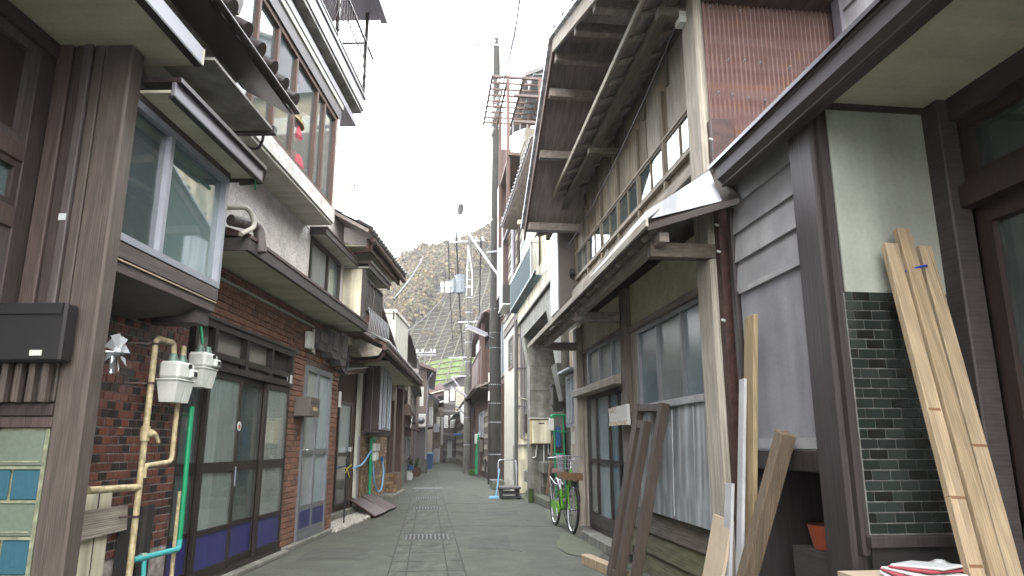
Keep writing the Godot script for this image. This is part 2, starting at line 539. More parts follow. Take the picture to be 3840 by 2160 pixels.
# window: a frame with panes, every pane a sub-part. xs are the edges of the panes
func window(x0: float, x1: float, y0: float, y1: float, z: float, xs: Array, fw: float, fm: Material, pm, depth := 0.06, called := "window", rails := []) -> MeshInstance3D:
	var s := ns()
	bx(s, Vector3(x0, y0, z - depth), Vector3(x1, y0 + fw, z))
	bx(s, Vector3(x0, y1 - fw, z - depth), Vector3(x1, y1, z))
	bx(s, Vector3(x0, y0 + fw, z - depth), Vector3(x0 + fw, y1 - fw, z))
	bx(s, Vector3(x1 - fw, y0 + fw, z - depth), Vector3(x1, y1 - fw, z))
	for x in xs:
		bx(s, Vector3(x - fw / 2, y0 + fw, z - depth), Vector3(x + fw / 2, y1 - fw, z - 0.004))
	for r in rails:
		bx(s, Vector3(x0 + fw, r - fw / 2, z - depth + 0.006), Vector3(x1 - fw, r + fw / 2, z - 0.008))
	var o := add(called, s, fm)
	var e := [x0 + fw / 2] + xs + [x1 - fw / 2]
	for i in e.size() - 1:
		var m: Material = pm[i % pm.size()] if pm is Array else pm
		var g := ns()
		bx(g, Vector3(e[i] + fw / 2, y0 + fw, z - depth * 0.6 - 0.002 - 0.004 * (i % 2)), Vector3(e[i + 1] - fw / 2, y1 - fw, z - depth * 0.6 + 0.002 - 0.004 * (i % 2)))
		add("pane", g, m, o)
	return o

# lap siding boards from y0 up, each a part
func siding(x0: float, x1: float, y0: float, y1: float, z: float, step: float, mats: Array, called := "siding_board", t := 0.02) -> void:
	var y := y0
	var i := 0
	while y < y1 - 0.02:
		var yt := minf(y + step + 0.012, y1)
		var s := ns()
		var l := z + t * 0.25
		hexa(s, [Vector3(x0, y, z - 0.01), Vector3(x1, y, z - 0.01), Vector3(x1, y, z + t), Vector3(x0, y, z + t), Vector3(x0, yt, z - 0.01), Vector3(x1, yt, z - 0.01), Vector3(x1, yt, l), Vector3(x0, yt, l)])
		add(called, s, mats[i % mats.size()])
		y += step
		i += 1

# vertical boards
func boards(x0: float, x1: float, y0: float, y1: float, z: float, w: float, mats: Array, called := "wall_board") -> void:
	var n := int(round(absf(x1 - x0) / w))
	for i in n:
		var a := lerpf(x0, x1, float(i) / n)
		var b := lerpf(x0, x1, float(i + 1) / n)
		var dz := rng.randf_range(-0.004, 0.004)
		box(called, Vector3(a + 0.003, y0, z - 0.02), Vector3(b - 0.003, y1, z + dz), mats[rng.randi() % mats.size()])

# brickwork on the plane z, pieces past the limit joined into one
func bricks(regions: Array, z: float, bw: float, bh: float, joint: float, mats: Array, called: String, limit := 300, stagger := 0.5, pick = null, proud := 0.012) -> void:
	var meshes := {}
	var list := []
	for r in regions:
		var row := 0
		var y: float = r[2]
		while y < r[3] - bh * 0.4:
			var x: float = r[0] - (bw * stagger if row % 2 else 0.0)
			var h := minf(bh, r[3] - y)
			while x < r[1] - 0.012:
				var a := maxf(x, r[0])
				var b := minf(x + bw, r[1])
				if b - a > 0.015:
					list.append([a, b, y, h])
				x += bw
			y += bh
			row += 1
	var rest := []
	for m in mats:
		rest.append(ns())
	var any := false
	for i in list.size():
		var e: Array = list[i]
		var w: float = e[1] - e[0] - joint
		var h: float = e[3] - joint
		var k: int = pick.call(e) if pick != null else rng.randi() % mats.size()
		var dz := rng.randf_range(-0.002, 0.002)
		if i < limit:
			var key := "%.3f,%.3f" % [w, h]
			if not meshes.has(key):
				var s := ns()
				bx(s, Vector3(0, 0, 0), Vector3(w, h, proud), 0.003)
				meshes[key] = s.commit()
			put(called, meshes[key], mats[k], null, Vector3(e[0] + joint / 2, e[2] + joint / 2, z + dz))
		else:
			any = true
			bx(rest[k], Vector3(e[0] + joint / 2, e[2] + joint / 2, z + dz), Vector3(e[0] + joint / 2 + w, e[2] + joint / 2 + h, z + proud + dz))
	if any:
		for k in mats.size():
			add(called + "_field", rest[k], mats[k]).set_meta("kind", "stuff")

# tiled pent roof over x0..x1: from eave (z1,y1) up to (z0,y0); rounded eave tiles are parts, the field is one part
func tile_roof(x0: float, x1: float, z0: float, y0: float, z1: float, y1: float, pitch: float, m: Material, slab: Material, limit := 60) -> void:
	var d := Vector3(0, y0 - y1, z0 - z1)
	var L := d.length()
	var dn := d / L
	var nrm := Vector3(1, 0, 0).cross(dn)
	if nrm.y < 0:
		nrm = -nrm
	var s := ns()
	hexa(s, [Vector3(x0, y1, z1) - nrm * 0.05, Vector3(x1, y1, z1) - nrm * 0.05, Vector3(x1, y0, z0) - nrm * 0.05, Vector3(x0, y0, z0) - nrm * 0.05, Vector3(x0, y1, z1) - nrm * 0.005, Vector3(x1, y1, z1) - nrm * 0.005, Vector3(x1, y0, z0) - nrm * 0.005, Vector3(x0, y0, z0) - nrm * 0.005])
	add("roof_deck", s, slab)
	var n := int((x1 - x0) / pitch)
	var rows := int(L / 0.26)
	# one wavy eave tile
	var t := ns()
	corrugated(t, Vector3(0, 0, 0), Vector3(pitch, 0, 0), dn * 0.27, nrm, pitch, 0.022, 10)
	tube(t, [Vector3(pitch * 0.25, 0, 0) + nrm * 0.012 - dn * 0.02, Vector3(pitch * 0.25, 0, 0) + nrm * 0.014 + dn * 0.24], 0.036, 10)
	bx(t, Vector3(0, -0.03, -0.006), Vector3(pitch, 0.012, 0.006))
	var em := t.commit()
	for i in n:
		put("eave_tile", em, m, null, Vector3(x0 + i * pitch, y1, z1) + nrm * (0.018 + rng.randf_range(-0.003, 0.003)))
	var f := ns()
	for r in range(1, rows + 1):
		var o := Vector3(x0, y1, z1) + dn * (0.25 * r) + nrm * 0.022
		corrugated(f, o, Vector3(n * pitch, 0, 0), dn * 0.26 - nrm * 0.012, nrm, pitch, 0.02, 8)
	if rows > 0:
		add("roof_tiles", f, m).set_meta("kind", "stuff")

func gutter(called: String, a: Vector3, b: Vector3, r: float, m: Material) -> MeshInstance3D:
	var s := ns()
	tube(s, [a, b], r, 10)
	return add(called, s, m)

func build_setting() -> void:
	var s := ns()
	var n := 40
	# ground sheet: street level, reaching the horizon
	var B := func(x0, x1, z0, z1, y):
		qo(s, Vector3(x0, y, z0), Vector3(x1, y, z0), Vector3(x1, y, z1), Vector3(x0, y, z1), Vector3((x0 + x1) / 2, y - 1, (z0 + z1) / 2))
	B.call(-400.0, 400.0, 60.0, -700.0, 0.0)
	structure("ground", s, M.asphalt)
	# the asphalt of the alley itself, laid 4 mm above, winding with the houses
	s = ns()
	var L := [Vector2(-2.75, 6.0), Vector2(-2.66, -7), Vector2(-2.56, -10.3), Vector2(-2.95, -12.5), Vector2(-3.2, -18), Vector2(-4.2, -26), Vector2(-5.9, -42), Vector2(-6.6, -50)]
	var R := [Vector2(2.4, 6.0), Vector2(1.6, -7), Vector2(1.15, -10.3), Vector2(0.75, -13), Vector2(0.15, -18), Vector2(-0.9, -26), Vector2(-3.0, -42), Vector2(-3.6, -50)]
	for i in L.size() - 1:
		var c := Vector3((L[i].x + R[i].x) / 2, -1, L[i].y)
		qo(s, Vector3(L[i].x, 0.004, L[i].y), Vector3(R[i].x, 0.004, R[i].y), Vector3(R[i + 1].x, 0.004, R[i + 1].y), Vector3(L[i + 1].x, 0.004, L[i + 1].y), c)
	structure("road", s, M.asphalt_patch)
	# concrete channel with its lids along the middle
	var o := Vector3(-1.11, 0, -9.53)
	var dr := Vector3(sin(deg_to_rad(-6.8)), 0, -cos(deg_to_rad(-6.8)))
	var sd := Vector3(-dr.z, 0, dr.x)
	s = ns()
	var k := -9.0
	while k < 33.0:
		var c0 := o + dr * (k + 0.012) + Vector3(0, 0.006, 0)
		var c1 := o + dr * (k + 0.588) + Vector3(0, 0.006, 0)
		for w in [[-0.36, -0.205], [-0.19, 0.19], [0.205, 0.36]]:
			hexa(s, [c0 + sd * w[0] - Vector3(0, 0.02, 0), c0 + sd * w[1] - Vector3(0, 0.02, 0), c1 + sd * w[1] - Vector3(0, 0.02, 0), c1 + sd * w[0] - Vector3(0, 0.02, 0), c0 + sd * w[0] + Vector3(0, 0.003, 0), c0 + sd * w[1] + Vector3(0, 0.003, 0), c1 + sd * w[1] + Vector3(0, 0.003, 0), c1 + sd * w[0] + Vector3(0, 0.003, 0)])
		k += 0.6
	structure("drain_channel", s, M.slab)
	s = ns()
	var ca: Vector3 = o + dr * -9.0
	var cb: Vector3 = o + dr * 33.0
	qo(s, ca - sd * 0.375 + Vector3(0, 0.0058, 0), ca + sd * 0.375 + Vector3(0, 0.0058, 0), cb + sd * 0.375 + Vector3(0, 0.0058, 0), cb - sd * 0.375 + Vector3(0, 0.0058, 0), ca.lerp(cb, 0.5) - Vector3(0, 1, 0))
	structure("drain_bed", s, M.joint)
	# moss and damp along the right edge
	s = ns()
	for e in [[0.55, 1.15, -9.2, 1.1], [0.55, 1.0, -12.6, 1.4], [1.15, 1.55, -7.6, 1.2], [0.2, 0.55, -16.9, 1.2]]:
		var c := Vector3((e[0] + e[1]) / 2, 0.0125, e[2])
		var poly := []
		for i in 14:
			var a := TAU * i / 14
			var q := 1.0 + rng.randf_range(-0.25, 0.25)
			poly.append(c + Vector3(cos(a) * (e[1] - e[0]) * 0.5 * q, 0, sin(a) * e[3] * q))
		for i in range(1, 13):
			tri(s, poly[0], poly[i], poly[i + 1], c - Vector3(0, 1, 0))
	structure("moss_ground_cover", s, M.mossy)
	# patch joints across the road
	s = ns()
	for e in [[0.95, -2.6, -10.95], [0.5, -2.9, -15.0]]:
		bar(s, Vector3(e[0], 0.005, e[2]), Vector3(e[1], 0.005, e[2] - 0.35), 0.008, 0.03)
	structure("road_joint", s, M.concrete_dark)
	# cracks, patches and wear in the paving
	s = ns()
	for q in 14:
		var p := Vector3(rng.randf_range(-2.2, 0.9), 0.0055, rng.randf_range(-6.5, -20))
		p.x -= (-p.z - 8.0) * 0.09
		var a := rng.randf() * TAU
		for seg in 9:
			a += rng.randf_range(-0.7, 0.7)
			var p2 := p + Vector3(cos(a), 0, sin(a)) * rng.randf_range(0.08, 0.2)
			bar(s, p, p2, 0.006, rng.randf_range(0.006, 0.014))
			p = p2
	structure("road_crack", s, M.concrete_dark)
	s = ns()
	for e in [[-2.0, -8.3, 0.7, 0.8], [-0.3, -9.2, 0.5, 1.1], [-2.1, -13.2, 0.5, 1.3], [-0.2, -13.0, 0.6, 1.0], [-2.3, -17.5, 0.6, 1.5]]:
		var c := Vector3(e[0], 0.0075, e[1])
		qo(s, c + Vector3(-e[2] / 2, 0, -e[3] / 2), c + Vector3(e[2] / 2, 0, -e[3] / 2 - 0.05), c + Vector3(e[2] / 2 + 0.04, 0, e[3] / 2), c + Vector3(-e[2] / 2 + 0.03, 0, e[3] / 2), c - Vector3(0, 1, 0))
	structure("road_patch", s, M.patch)
	# steel grates
	var gi := 0
	var labels := ["long steel drain grate in the road nearest the viewer", "square steel drain grate second along the road", "rusty steel drain grate third along the road", "pale steel drain lid farthest along the road"]
	for g in [[0.15, 0.55, 0.21], [4.45, 0.5, 0.19], [7.1, 0.5, 0.19], [11.0, 0.6, 0.3]]:
		var at: Vector3 = o + dr * g[0]
		var fr := Transform3D(Basis(sd, Vector3.UP, -dr), Vector3.ZERO)
		thing("drain_grate", labels[gi], "drain grate", Transform3D(fr.basis, at), Vector3.ZERO, "drain grates down the middle of the road")
		gi += 1
		var l: float = g[1]
		var w: float = g[2] * 1.35
		s = ns()
		bx(s, Vector3(-w, 0, -l / 2), Vector3(w, 0.012, -l / 2 + 0.025))
		bx(s, Vector3(-w, 0, l / 2 - 0.025), Vector3(w, 0.012, l / 2))
		bx(s, Vector3(-w, 0, -l / 2 + 0.025), Vector3(-w + 0.02, 0.012, l / 2 - 0.025))
		bx(s, Vector3(w - 0.02, 0, -l / 2 + 0.025), Vector3(w, 0.012, l / 2 - 0.025))
		add("rim", s, M.steel_grate)
		box("pit", Vector3(-w + 0.02, -0.02, -l / 2 + 0.025), Vector3(w - 0.02, 0.0102, l / 2 - 0.025), M.void if gi < 4 else M.steel_grate)
		if gi < 4:
			var x := -w + 0.05
			while x < w - 0.03:
				box("grate_bar", Vector3(x, 0.0104, -l / 2 + 0.025), Vector3(x + 0.022, 0.0185, l / 2 - 0.025), M.steel_grate)
				x += 0.055

func height(x: float, z: float) -> float:
	var t := clampf((-z - 66.0) / 54.0, 0.0, 1.4)
	var ridge := 38.6 + (x + 8.0) * 0.30
	if x < -15.0:
		ridge -= (-15.0 - x) * 0.45
	if x > 6.0:
		ridge -= (x - 6.0) * 0.3
	ridge = maxf(ridge, 6.0)
	var up := pow(t, 0.82) if t < 1.0 else 1.0 - (t - 1.0) * 0.6
	return ridge * up * (0.88 + 0.12 * up) + 1.6 * sin(x * 0.13) * up + 0.8 * sin(x * 0.31 + z * 0.2) * up

func build_hill() -> void:
	var s := ns()
	var nx := 70
	var nz := 44
	var P := func(i: int, j: int) -> Vector3:
		var x := lerpf(-75.0, 45.0, float(i) / nx)
		var z := lerpf(-62.0, -142.0, float(j) / nz)
		return Vector3(x, height(x, z) - 0.3, z)
	s.set_smooth_group(0)
	for j in nz:
		for i in nx:
			for e in [[0, 0], [1, 1], [1, 0], [0, 0], [0, 1], [1, 1]]:
				var v: Vector3 = P.call(i + e[0], j + e[1])
				s.add_vertex(v)
	s.generate_normals()
	structure("hill", s, M.hill)
	# the wood on it
	var lm := ns()
	for k in 70:
		var d := Vector3(rng.randfn(), absf(rng.randfn()) * 0.9, rng.randfn()).normalized()
		var c := d * rng.randf_range(0.45, 0.85)
		var u := Vector3(rng.randfn(), rng.randfn(), rng.randfn()).normalized() * 0.14
		var v := u.cross(Vector3(rng.randfn(), rng.randfn(), rng.randfn())).normalized() * 0.12
		tri(lm, c - u, c + v, c + u, Vector3(0, -0.4, 0))
		tri(lm, c - u, c - v, c + u, Vector3(0, -0.4, 0))
	var mm := MultiMesh.new()
	mm.transform_format = MultiMesh.TRANSFORM_3D
	mm.use_colors = true
	mm.mesh = lm.commit()
	var tr := []
	var cols := []
	var pal := [Color(0.19, 0.15, 0.055), Color(0.25, 0.175, 0.07), Color(0.13, 0.13, 0.035), Color(0.27, 0.20, 0.08), Color(0.20, 0.15, 0.075), Color(0.10, 0.105, 0.03), Color(0.29, 0.24, 0.13)]
	for i in 11000:
		var x := rng.randf_range(-40, 14)
		var z := rng.randf_range(-66, -125)
		if z > -88 and x > -22 and rng.randf() < 0.85:
			continue
		if on_grid(x, z) and rng.randf() < 0.97:
			continue
		var sc := rng.randf_range(0.8, 1.9)
		var b := Basis.from_euler(Vector3(rng.randf_range(-0.3, 0.3), rng.randf() * TAU, 0)).scaled(Vector3(sc, sc * rng.randf_range(0.8, 1.4), sc))
		tr.append(Transform3D(b, Vector3(x, height(x, z) + sc * 0.25, z)))
		var c: Color = pal[int(clampf((sin(x * 0.21) + sin(z * 0.17 + x * 0.08) + 2.0) * 0.9 + rng.randf_range(0, 3.2), 0, 6))]
		cols.append(c * rng.randf_range(0.26, 0.36))
	mm.instance_count = tr.size()
	for i in tr.size():
		mm.set_instance_transform(i, tr[i])
		mm.set_instance_color(i, cols[i])
	var o := MultiMeshInstance3D.new()
	o.name = "forest"
	o.multimesh = mm
	var lf: StandardMaterial3D = M.leaf.duplicate()
	lf.albedo_color = Color.WHITE
	lf.albedo_texture = null
	o.material_override = lf
	add_child(o)
	o.set_meta("kind", "stuff")
	o.set_meta("label", "bare brown and olive winter woodland covering the hill")
	o.set_meta("category", "forest")
	# grass between the beams at the foot
	s = ns()
	for j in 13:
		for i in 14:
			var q := []
			for e in [[0, 0], [1, 0], [1, 1], [0, 1]]:
				var t: float = (j + e[1]) / 13.0
				var x := lerpf(-22.0 + 6.0 * t, 2.0, (i + e[0]) / 14.0)
				var z := lerpf(-67.0, -79.0, t)
				q.append(Vector3(x, height(x, z) + 0.05, z))
			qo(s, q[0], q[1], q[2], q[3], q[0] - Vector3(0, 3, -2))
	var g := structure("grass", s, M.grass)
	g.set_meta("kind", "stuff")
	g.set_meta("label", "green grass between the concrete beams at the foot of the slope")
	# lattice of concrete beams
	thing("retaining_lattice", "white concrete beam lattice holding the hillside behind the houses", "retaining wall", ID, Vector3(-8, 0, -80))
	var step := 1.35
	for r in 44:
		var z := -67.5 - r * 1.05
		var pts := []
		var x := -24.0
		while x < 6.0:
			if on_grid(x, z):
				pts.append(Vector3(x, height(x, z) + 0.22, z))
			x += 1.0
		if pts.size() > 2:
			s = ns()
			tube(s, pts, 0.07, 4)
			add("concrete_beam", s, M.beam_white)
	for cidx in 23:
		var x0 := -24.0 + cidx * step
		var pts := []
		var z := -67.0
		while z > -116.0:
			var x := x0 + (-67.0 - z) * 0.09
			if on_grid(x, z):
				pts.append(Vector3(x, height(x, z) + 0.24, z))
			z -= 1.3
		if pts.size() > 2:
			s = ns()
			tube(s, pts, 0.08, 4)
			add("concrete_beam", s, M.beam_white)

func on_grid(x: float, z: float) -> bool:
	var t := (-z - 66.0) / 54.0
	var left := lerpf(-23.0, -8.5, clampf(t / 0.72, 0, 1.2)) + 1.2 * sin(z * 0.4)
	return x > left and t < 0.78 + 0.06 * sin(x) and t > 0.01

func _ready() -> void:
	rng.seed = 20240
	var cam := Camera3D.new()
	cam.name = "camera"
	cam.position = Vector3(0, 1.2, 0)
	cam.rotation_degrees = Vector3(12.82, 0, 0)
	cam.fov = 45.26
	cam.near = 0.05
	cam.far = 1200.0
	add_child(cam)
	cam.current = true
	var env := Environment.new()
	var skm := ProceduralSkyMaterial.new()
	skm.sky_top_color = Color(0.92, 0.94, 0.965)
	skm.sky_horizon_color = Color(0.92, 0.93, 0.945)
	skm.sky_curve = 0.2
	skm.ground_bottom_color = Color(0.4, 0.4, 0.39)
	skm.ground_horizon_color = Color(0.85, 0.85, 0.85)
	skm.sun_angle_max = 1.0
	var sky := Sky.new()
	sky.sky_material = skm
	env.background_mode = Environment.BG_SKY
	env.sky = sky
	env.background_energy_multiplier = 1.0
	env.tonemap_mode = Environment.TONE_MAPPER_LINEAR
	env.tonemap_exposure = 13.5
	env.sdfgi_enabled = true
	env.ssao_enabled = true
	env.ssil_enabled = true
	env.fog_enabled = true
	env.fog_density = 0.0009
	env.fog_light_color = Color(0.93, 0.92, 0.93)
	var we := WorldEnvironment.new()
	we.name = "environment"
	we.environment = env
	add_child(we)
	var sun := DirectionalLight3D.new()
	sun.name = "sun"
	sun.light_energy = 0.3
	sun.light_color = Color(1.0, 0.995, 0.985)
	sun.light_angular_distance = 80.0
	sun.rotation_degrees = Vector3(-42, 4, 0)
	sun.shadow_enabled = true
	add_child(sun)
	textures()
	materials()
	build_setting()
	build_hill()
	near_left_house()
	stucco_house()
	left_middle_houses()
	near_right_house()
	old_wooden_house()
	right_middle_houses()
	far_houses()
	street_poles()
	left_things()
	right_things()

func near_left_house() -> void:
	var m := thing("shop_house", "near left house with cream soffits, brown porch post and aluminium bay window over red tiles", "house", FL, Vector3(-3, 0, 0))
	base += Vector3(0.1, 0, -0.07)
	var w := box("wall", Vector3(-12.0, 0, -3.0), Vector3(-3.0, 3.6, -0.22), M.room)
	# entrance: recessed door wall and its frames
	var y0 := 0.0
	box("door_head", Vector3(-12.0, 3.5, -0.219), Vector3(-3.0, 3.598, -0.10), M.jamb, null, 0.006)
	box("door_jamb", Vector3(-3.16, 0, -0.219), Vector3(-3.01, 3.5, -0.12), M.jamb, null, 0.006)
	box("transom_rail", Vector3(-12.0, 2.77, -0.219), Vector3(-3.16, 2.87, -0.115), M.post_brown, null, 0.006)
	box("transom_rail", Vector3(-12.0, 2.38, -0.219), Vector3(-3.16, 2.5, -0.115), M.post_brown, null, 0.006)
	window(-7.0, -3.16, 2.87, 3.5, -0.13, [-5.0], 0.06, M.jamb_grey, M.door_dark, 0.06, "upper_panel")
	window(-7.0, -3.16, 2.5, 2.77, -0.13, [-3.62, -4.4], 0.04, M.jamb, [M.frost_grey, M.glass_teal, M.glass_teal], 0.06, "transom_window")
	window(-7.0, -3.16, 0.1, 2.38, -0.13, [-3.9, -4.8], 0.07, M.jamb_grey, M.glass_dark, 0.06, "glass_door")
	# return wall: mouldings then the square porch post
	box("side_wall", Vector3(-3.0, 1.42, -0.119), Vector3(-2.93, 3.598, 0.17), M.jamb)
	var mo := [[-0.2, -0.115, 0.02, M.jamb], [-0.11, -0.02, 0.045, M.post_brown], [-0.015, 0.05, 0.03, M.jamb], [0.055, 0.105, 0.05, M.jamb_grey], [0.11, 0.168, 0.03, M.post_taupe]]
	for e in mo:
		box("moulding", Vector3(-3.0 - e[2], 1.43, e[0]), Vector3(-3.001, 3.595, e[1]), e[3], null, 0.006)
	box("post", Vector3(-3.03, 0, 0.17), Vector3(-2.895, 3.597, 0.345), M.post_taupe, null, 0.012)
	box("post_sticker", Vector3(-3.058, 2.46, 0.06), Vector3(-3.0505, 2.5, 0.1), M.bag)
	box("window_sill", Vector3(-3.03, 1.355, -0.25), Vector3(-2.94, 1.42, 0.168), M.jamb, null, 0.005)
	box("window_sill", Vector3(-3.02, 1.292, -0.25), Vector3(-2.94, 1.352, 0.168), M.post_brown, null, 0.005)
	for i in 5:
		var x := -0.17 + i * 0.075
		box("lattice_bar", Vector3(-3.10, 1.425, x), Vector3(-3.055, 1.66, x + 0.034), M.post_taupe, null, 0.003)
	# glass block light
	box("block_mortar", Vector3(-2.99, 0.3, -0.25), Vector3(-2.94, 1.29, 0.168), M.block_frame)
	var rows := [[1.09, 1.275, 1], [0.915, 1.075, 2], [0.73, 0.9, 1], [0.54, 0.715, 2], [0.36, 0.525, 1]]
	for r in rows:
		if r[2] == 1:
			var b := box("glass_block", Vector3(-3.008, r[0], -0.2), Vector3(-2.989, r[1], 0.14), M.block_clear, null, 0.012)
			box("block_rim", Vector3(-3.012, r[0] + 0.02, -0.1), Vector3(-3.0085, r[0] + 0.028, 0.12), M.block_frame, b)
		else:
			for q in [[-0.2, -0.03], [-0.015, 0.14]]:
				box("glass_block", Vector3(-3.008, r[0], q[0]), Vector3(-2.989, r[1], q[1]), M.block_blue, null, 0.012)
	for y in [1.082, 0.907, 0.722, 0.532]:
		box("block_joint", Vector3(-3.015, y - 0.007, -0.25), Vector3(-2.9895, y + 0.007, 0.168), M.block_frame)
	box("block_frame", Vector3(-3.02, 0.3, 0.145), Vector3(-2.99, 1.285, 0.167), M.block_frame)
	# porch canopy
	box("porch_soffit", Vector3(-12.0, 3.60, -0.25), Vector3(-2.8, 3.63, 0.63), M.soffit)
	box("porch_fascia", Vector3(-12.0, 3.59, 0.631), Vector3(-2.8, 3.71, 0.66), M.fascia, null, 0.004)
	box("porch_trim", Vector3(-12.0, 3.575, 0.615), Vector3(-2.8, 3.589, 0.67), M.black)
	box("porch_end", Vector3(-2.799, 3.60, -0.2), Vector3(-2.775, 3.71, 0.66), M.soffit)
	base -= Vector3(0.1, 0, -0.07)
	box("wall", Vector3(-3.05, 0, -3.0), Vector3(-1.26, 3.88, -0.02), M.room)
	box("mortar_bed", Vector3(-3.05, 0.02, -0.019), Vector3(-1.27, 2.3, 0.0), M.mortar)
	bricks([[-2.97, -1.27, 0.45, 2.25]], 0.0, 0.094, 0.058, 0.0085, [M.tile_red, M.tile_brown, M.tile_black], "brick", 300, 0.5, func(_e): return [0, 0, 0, 1, 1, 2, 2][rng.randi() % 7], 0.007)
	# main eave with gutter and tiles
	box("eave_soffit", Vector3(-2.774, 3.70, 0.36), Vector3(-1.72, 3.72, 0.745), M.soffit_grey)
	box("eave_trim", Vector3(-1.719, 3.68, 0.36), Vector3(-1.66, 3.74, 0.76), M.dark_trim)
	var s := ns()
	prism(s, [Vector2(0.70, 3.7), Vector2(0.80, 3.69), Vector2(0.86, 3.78), Vector2(0.87, 3.95), Vector2(0.80, 3.95), Vector2(0.70, 3.9)], Vector3(-12.0, 0, 0), Vector3(0, 0, 1), Vector3(0, 1, 0), Vector3(5.95, 0, 0))
	add("gutter", s, M.gutter)
	s = ns()
	tube(s, [Vector3(-12.0, 3.965, 0.868), Vector3(-1.5, 3.965, 0.868)], 0.014, 8)
	add("gutter_bead", s, M.gutter)
	s = ns()
	hexa(s, [Vector3(-12.0, 3.93, 0.82), Vector3(-1.5, 3.93, 0.82), Vector3(-1.5, 4.2, 0.36), Vector3(-12.0, 4.2, 0.36), Vector3(-12.0, 3.96, 0.82), Vector3(-1.5, 3.96, 0.82), Vector3(-1.5, 4.24, 0.36), Vector3(-12.0, 4.24, 0.36)])
	add("roof_deck", s, M.roof_dark)
	for i in 16:
		s = ns()
		var x := -5.35 + i * 0.25
		tube(s, [Vector3(x, 4.03, 0.87), Vector3(x, 4.27, 0.4)], 0.062, 14)
		bx(s, Vector3(x - 0.13, 3.965, 0.825), Vector3(x + 0.13, 3.985, 0.855))
		add("roof_tile", s, M.roof_dark)
	s = ns()
	tube(s, path([Vector3(-1.72, 3.7, 0.68), Vector3(-1.70, 3.6, 0.66), Vector3(-1.62, 3.585, 0.6), Vector3(-1.55, 3.62, 0.5), Vector3(-1.5, 3.75, 0.36)], 0.05), 0.012, 8)
	add("cable", s, M.wire)
	# bay window
	var X0 := -3.06
	var X1 := -1.67
	box("bay_floor", Vector3(X0, 2.2, 0.001), Vector3(X1, 2.38, 0.39), M.beam_dark, null, 0.006)
	box("bay_trim", Vector3(X0, 2.285, 0.391), Vector3(X1 - 0.01, 2.38, 0.408), M.beam_dark, null, 0.004)
	box("bay_trim", Vector3(X0, 2.272, 0.391), Vector3(X1 - 0.01, 2.282, 0.402), M.plank_card)
	s = ns()
	hexa(s, [Vector3(X0, 2.06, 0.02), Vector3(X1 - 0.5, 2.06, 0.02), Vector3(X1 - 0.45, 2.09, 0.12), Vector3(X0, 2.09, 0.12), Vector3(X0, 2.198, 0.02), Vector3(X1 - 0.02, 2.198, 0.02), Vector3(X1 - 0.02, 2.198, 0.38), Vector3(X0, 2.198, 0.38)])
	add("bay_underside", s, M.dark_trim)
	box("bay_bracket", Vector3(X1 - 0.22, 2.09, 0.02), Vector3(X1 - 0.02, 2.197, 0.36), M.dark_trim)
	box("bay_end_wall", Vector3(X1 + 0.001, 2.22, 0.02), Vector3(X1 + 0.02, 2.42, 0.36), M.beam_dark)
	window(X0, X1, 2.39, 3.30, 0.41, [-2.545], 0.045, M.alu, [M.glass_dark, M.glass_teal], 0.075, "bay_window")
	box("bay_corner", Vector3(X1 - 0.03, 2.38, 0.05), Vector3(X1 + 0.004, 3.3, 0.334), M.alu)
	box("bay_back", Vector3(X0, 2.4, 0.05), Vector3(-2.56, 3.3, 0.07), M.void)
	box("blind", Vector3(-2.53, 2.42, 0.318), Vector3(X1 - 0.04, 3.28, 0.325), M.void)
	box("bay_head", Vector3(X0, 3.301, 0.3), Vector3(X1 + 0.005, 3.345, 0.412), M.jamb_grey)
	box("eave_soffit", Vector3(-2.99, 3.346, 0.001), Vector3(-1.57, 3.365, 0.60), M.soffit)
	box("eave_fascia", Vector3(-2.99, 3.325, 0.601), Vector3(-1.56, 3.42, 0.63), M.fascia, null, 0.004)
	box("eave_trim", Vector3(-2.99, 3.312, 0.59), Vector3(-1.56, 3.324, 0.635), M.black)
	box("eave_cap", Vector3(-2.99, 3.421, 0.4), Vector3(-1.55, 3.45, 0.66), M.gutter)
	box("eave_return", Vector3(-1.559, 3.32, 0.02), Vector3(-1.545, 3.42, 0.63), M.jamb)
	s = ns()
	tube(s, [Vector3(-1.5, 3.44, 0.62), Vector3(-1.5, 3.34, 0.6), Vector3(-1.5, 3.33, 0.42)], 0.02, 8)
	add("gutter_spout", s, M.bronze)
	s = ns()
	bar(s, Vector3(-1.62, 3.32, 0.6), Vector3(-1.5, 3.285, 0.55), 0.03, 0.012)
	add("green_bracket", s, M.green_pipe)
	# lower strip under the tiles
	box("cream_panel", Vector3(-2.7, 0.1, 0.013), Vector3(-2.12, 0.9, 0.03), M.cream_wall)
	box("cream_panel_seam", Vector3(-2.27, 0.1, 0.0305), Vector3(-2.26, 0.9, 0.033), M.room)
	box("vent_opening", Vector3(-1.98, 0.1, 0.013), Vector3(-1.54, 0.77, 0.02), M.void)
	box("vent_frame", Vector3(-1.72, 0.1, 0.0205), Vector3(-1.66, 0.77, 0.035), M.dark_trim)

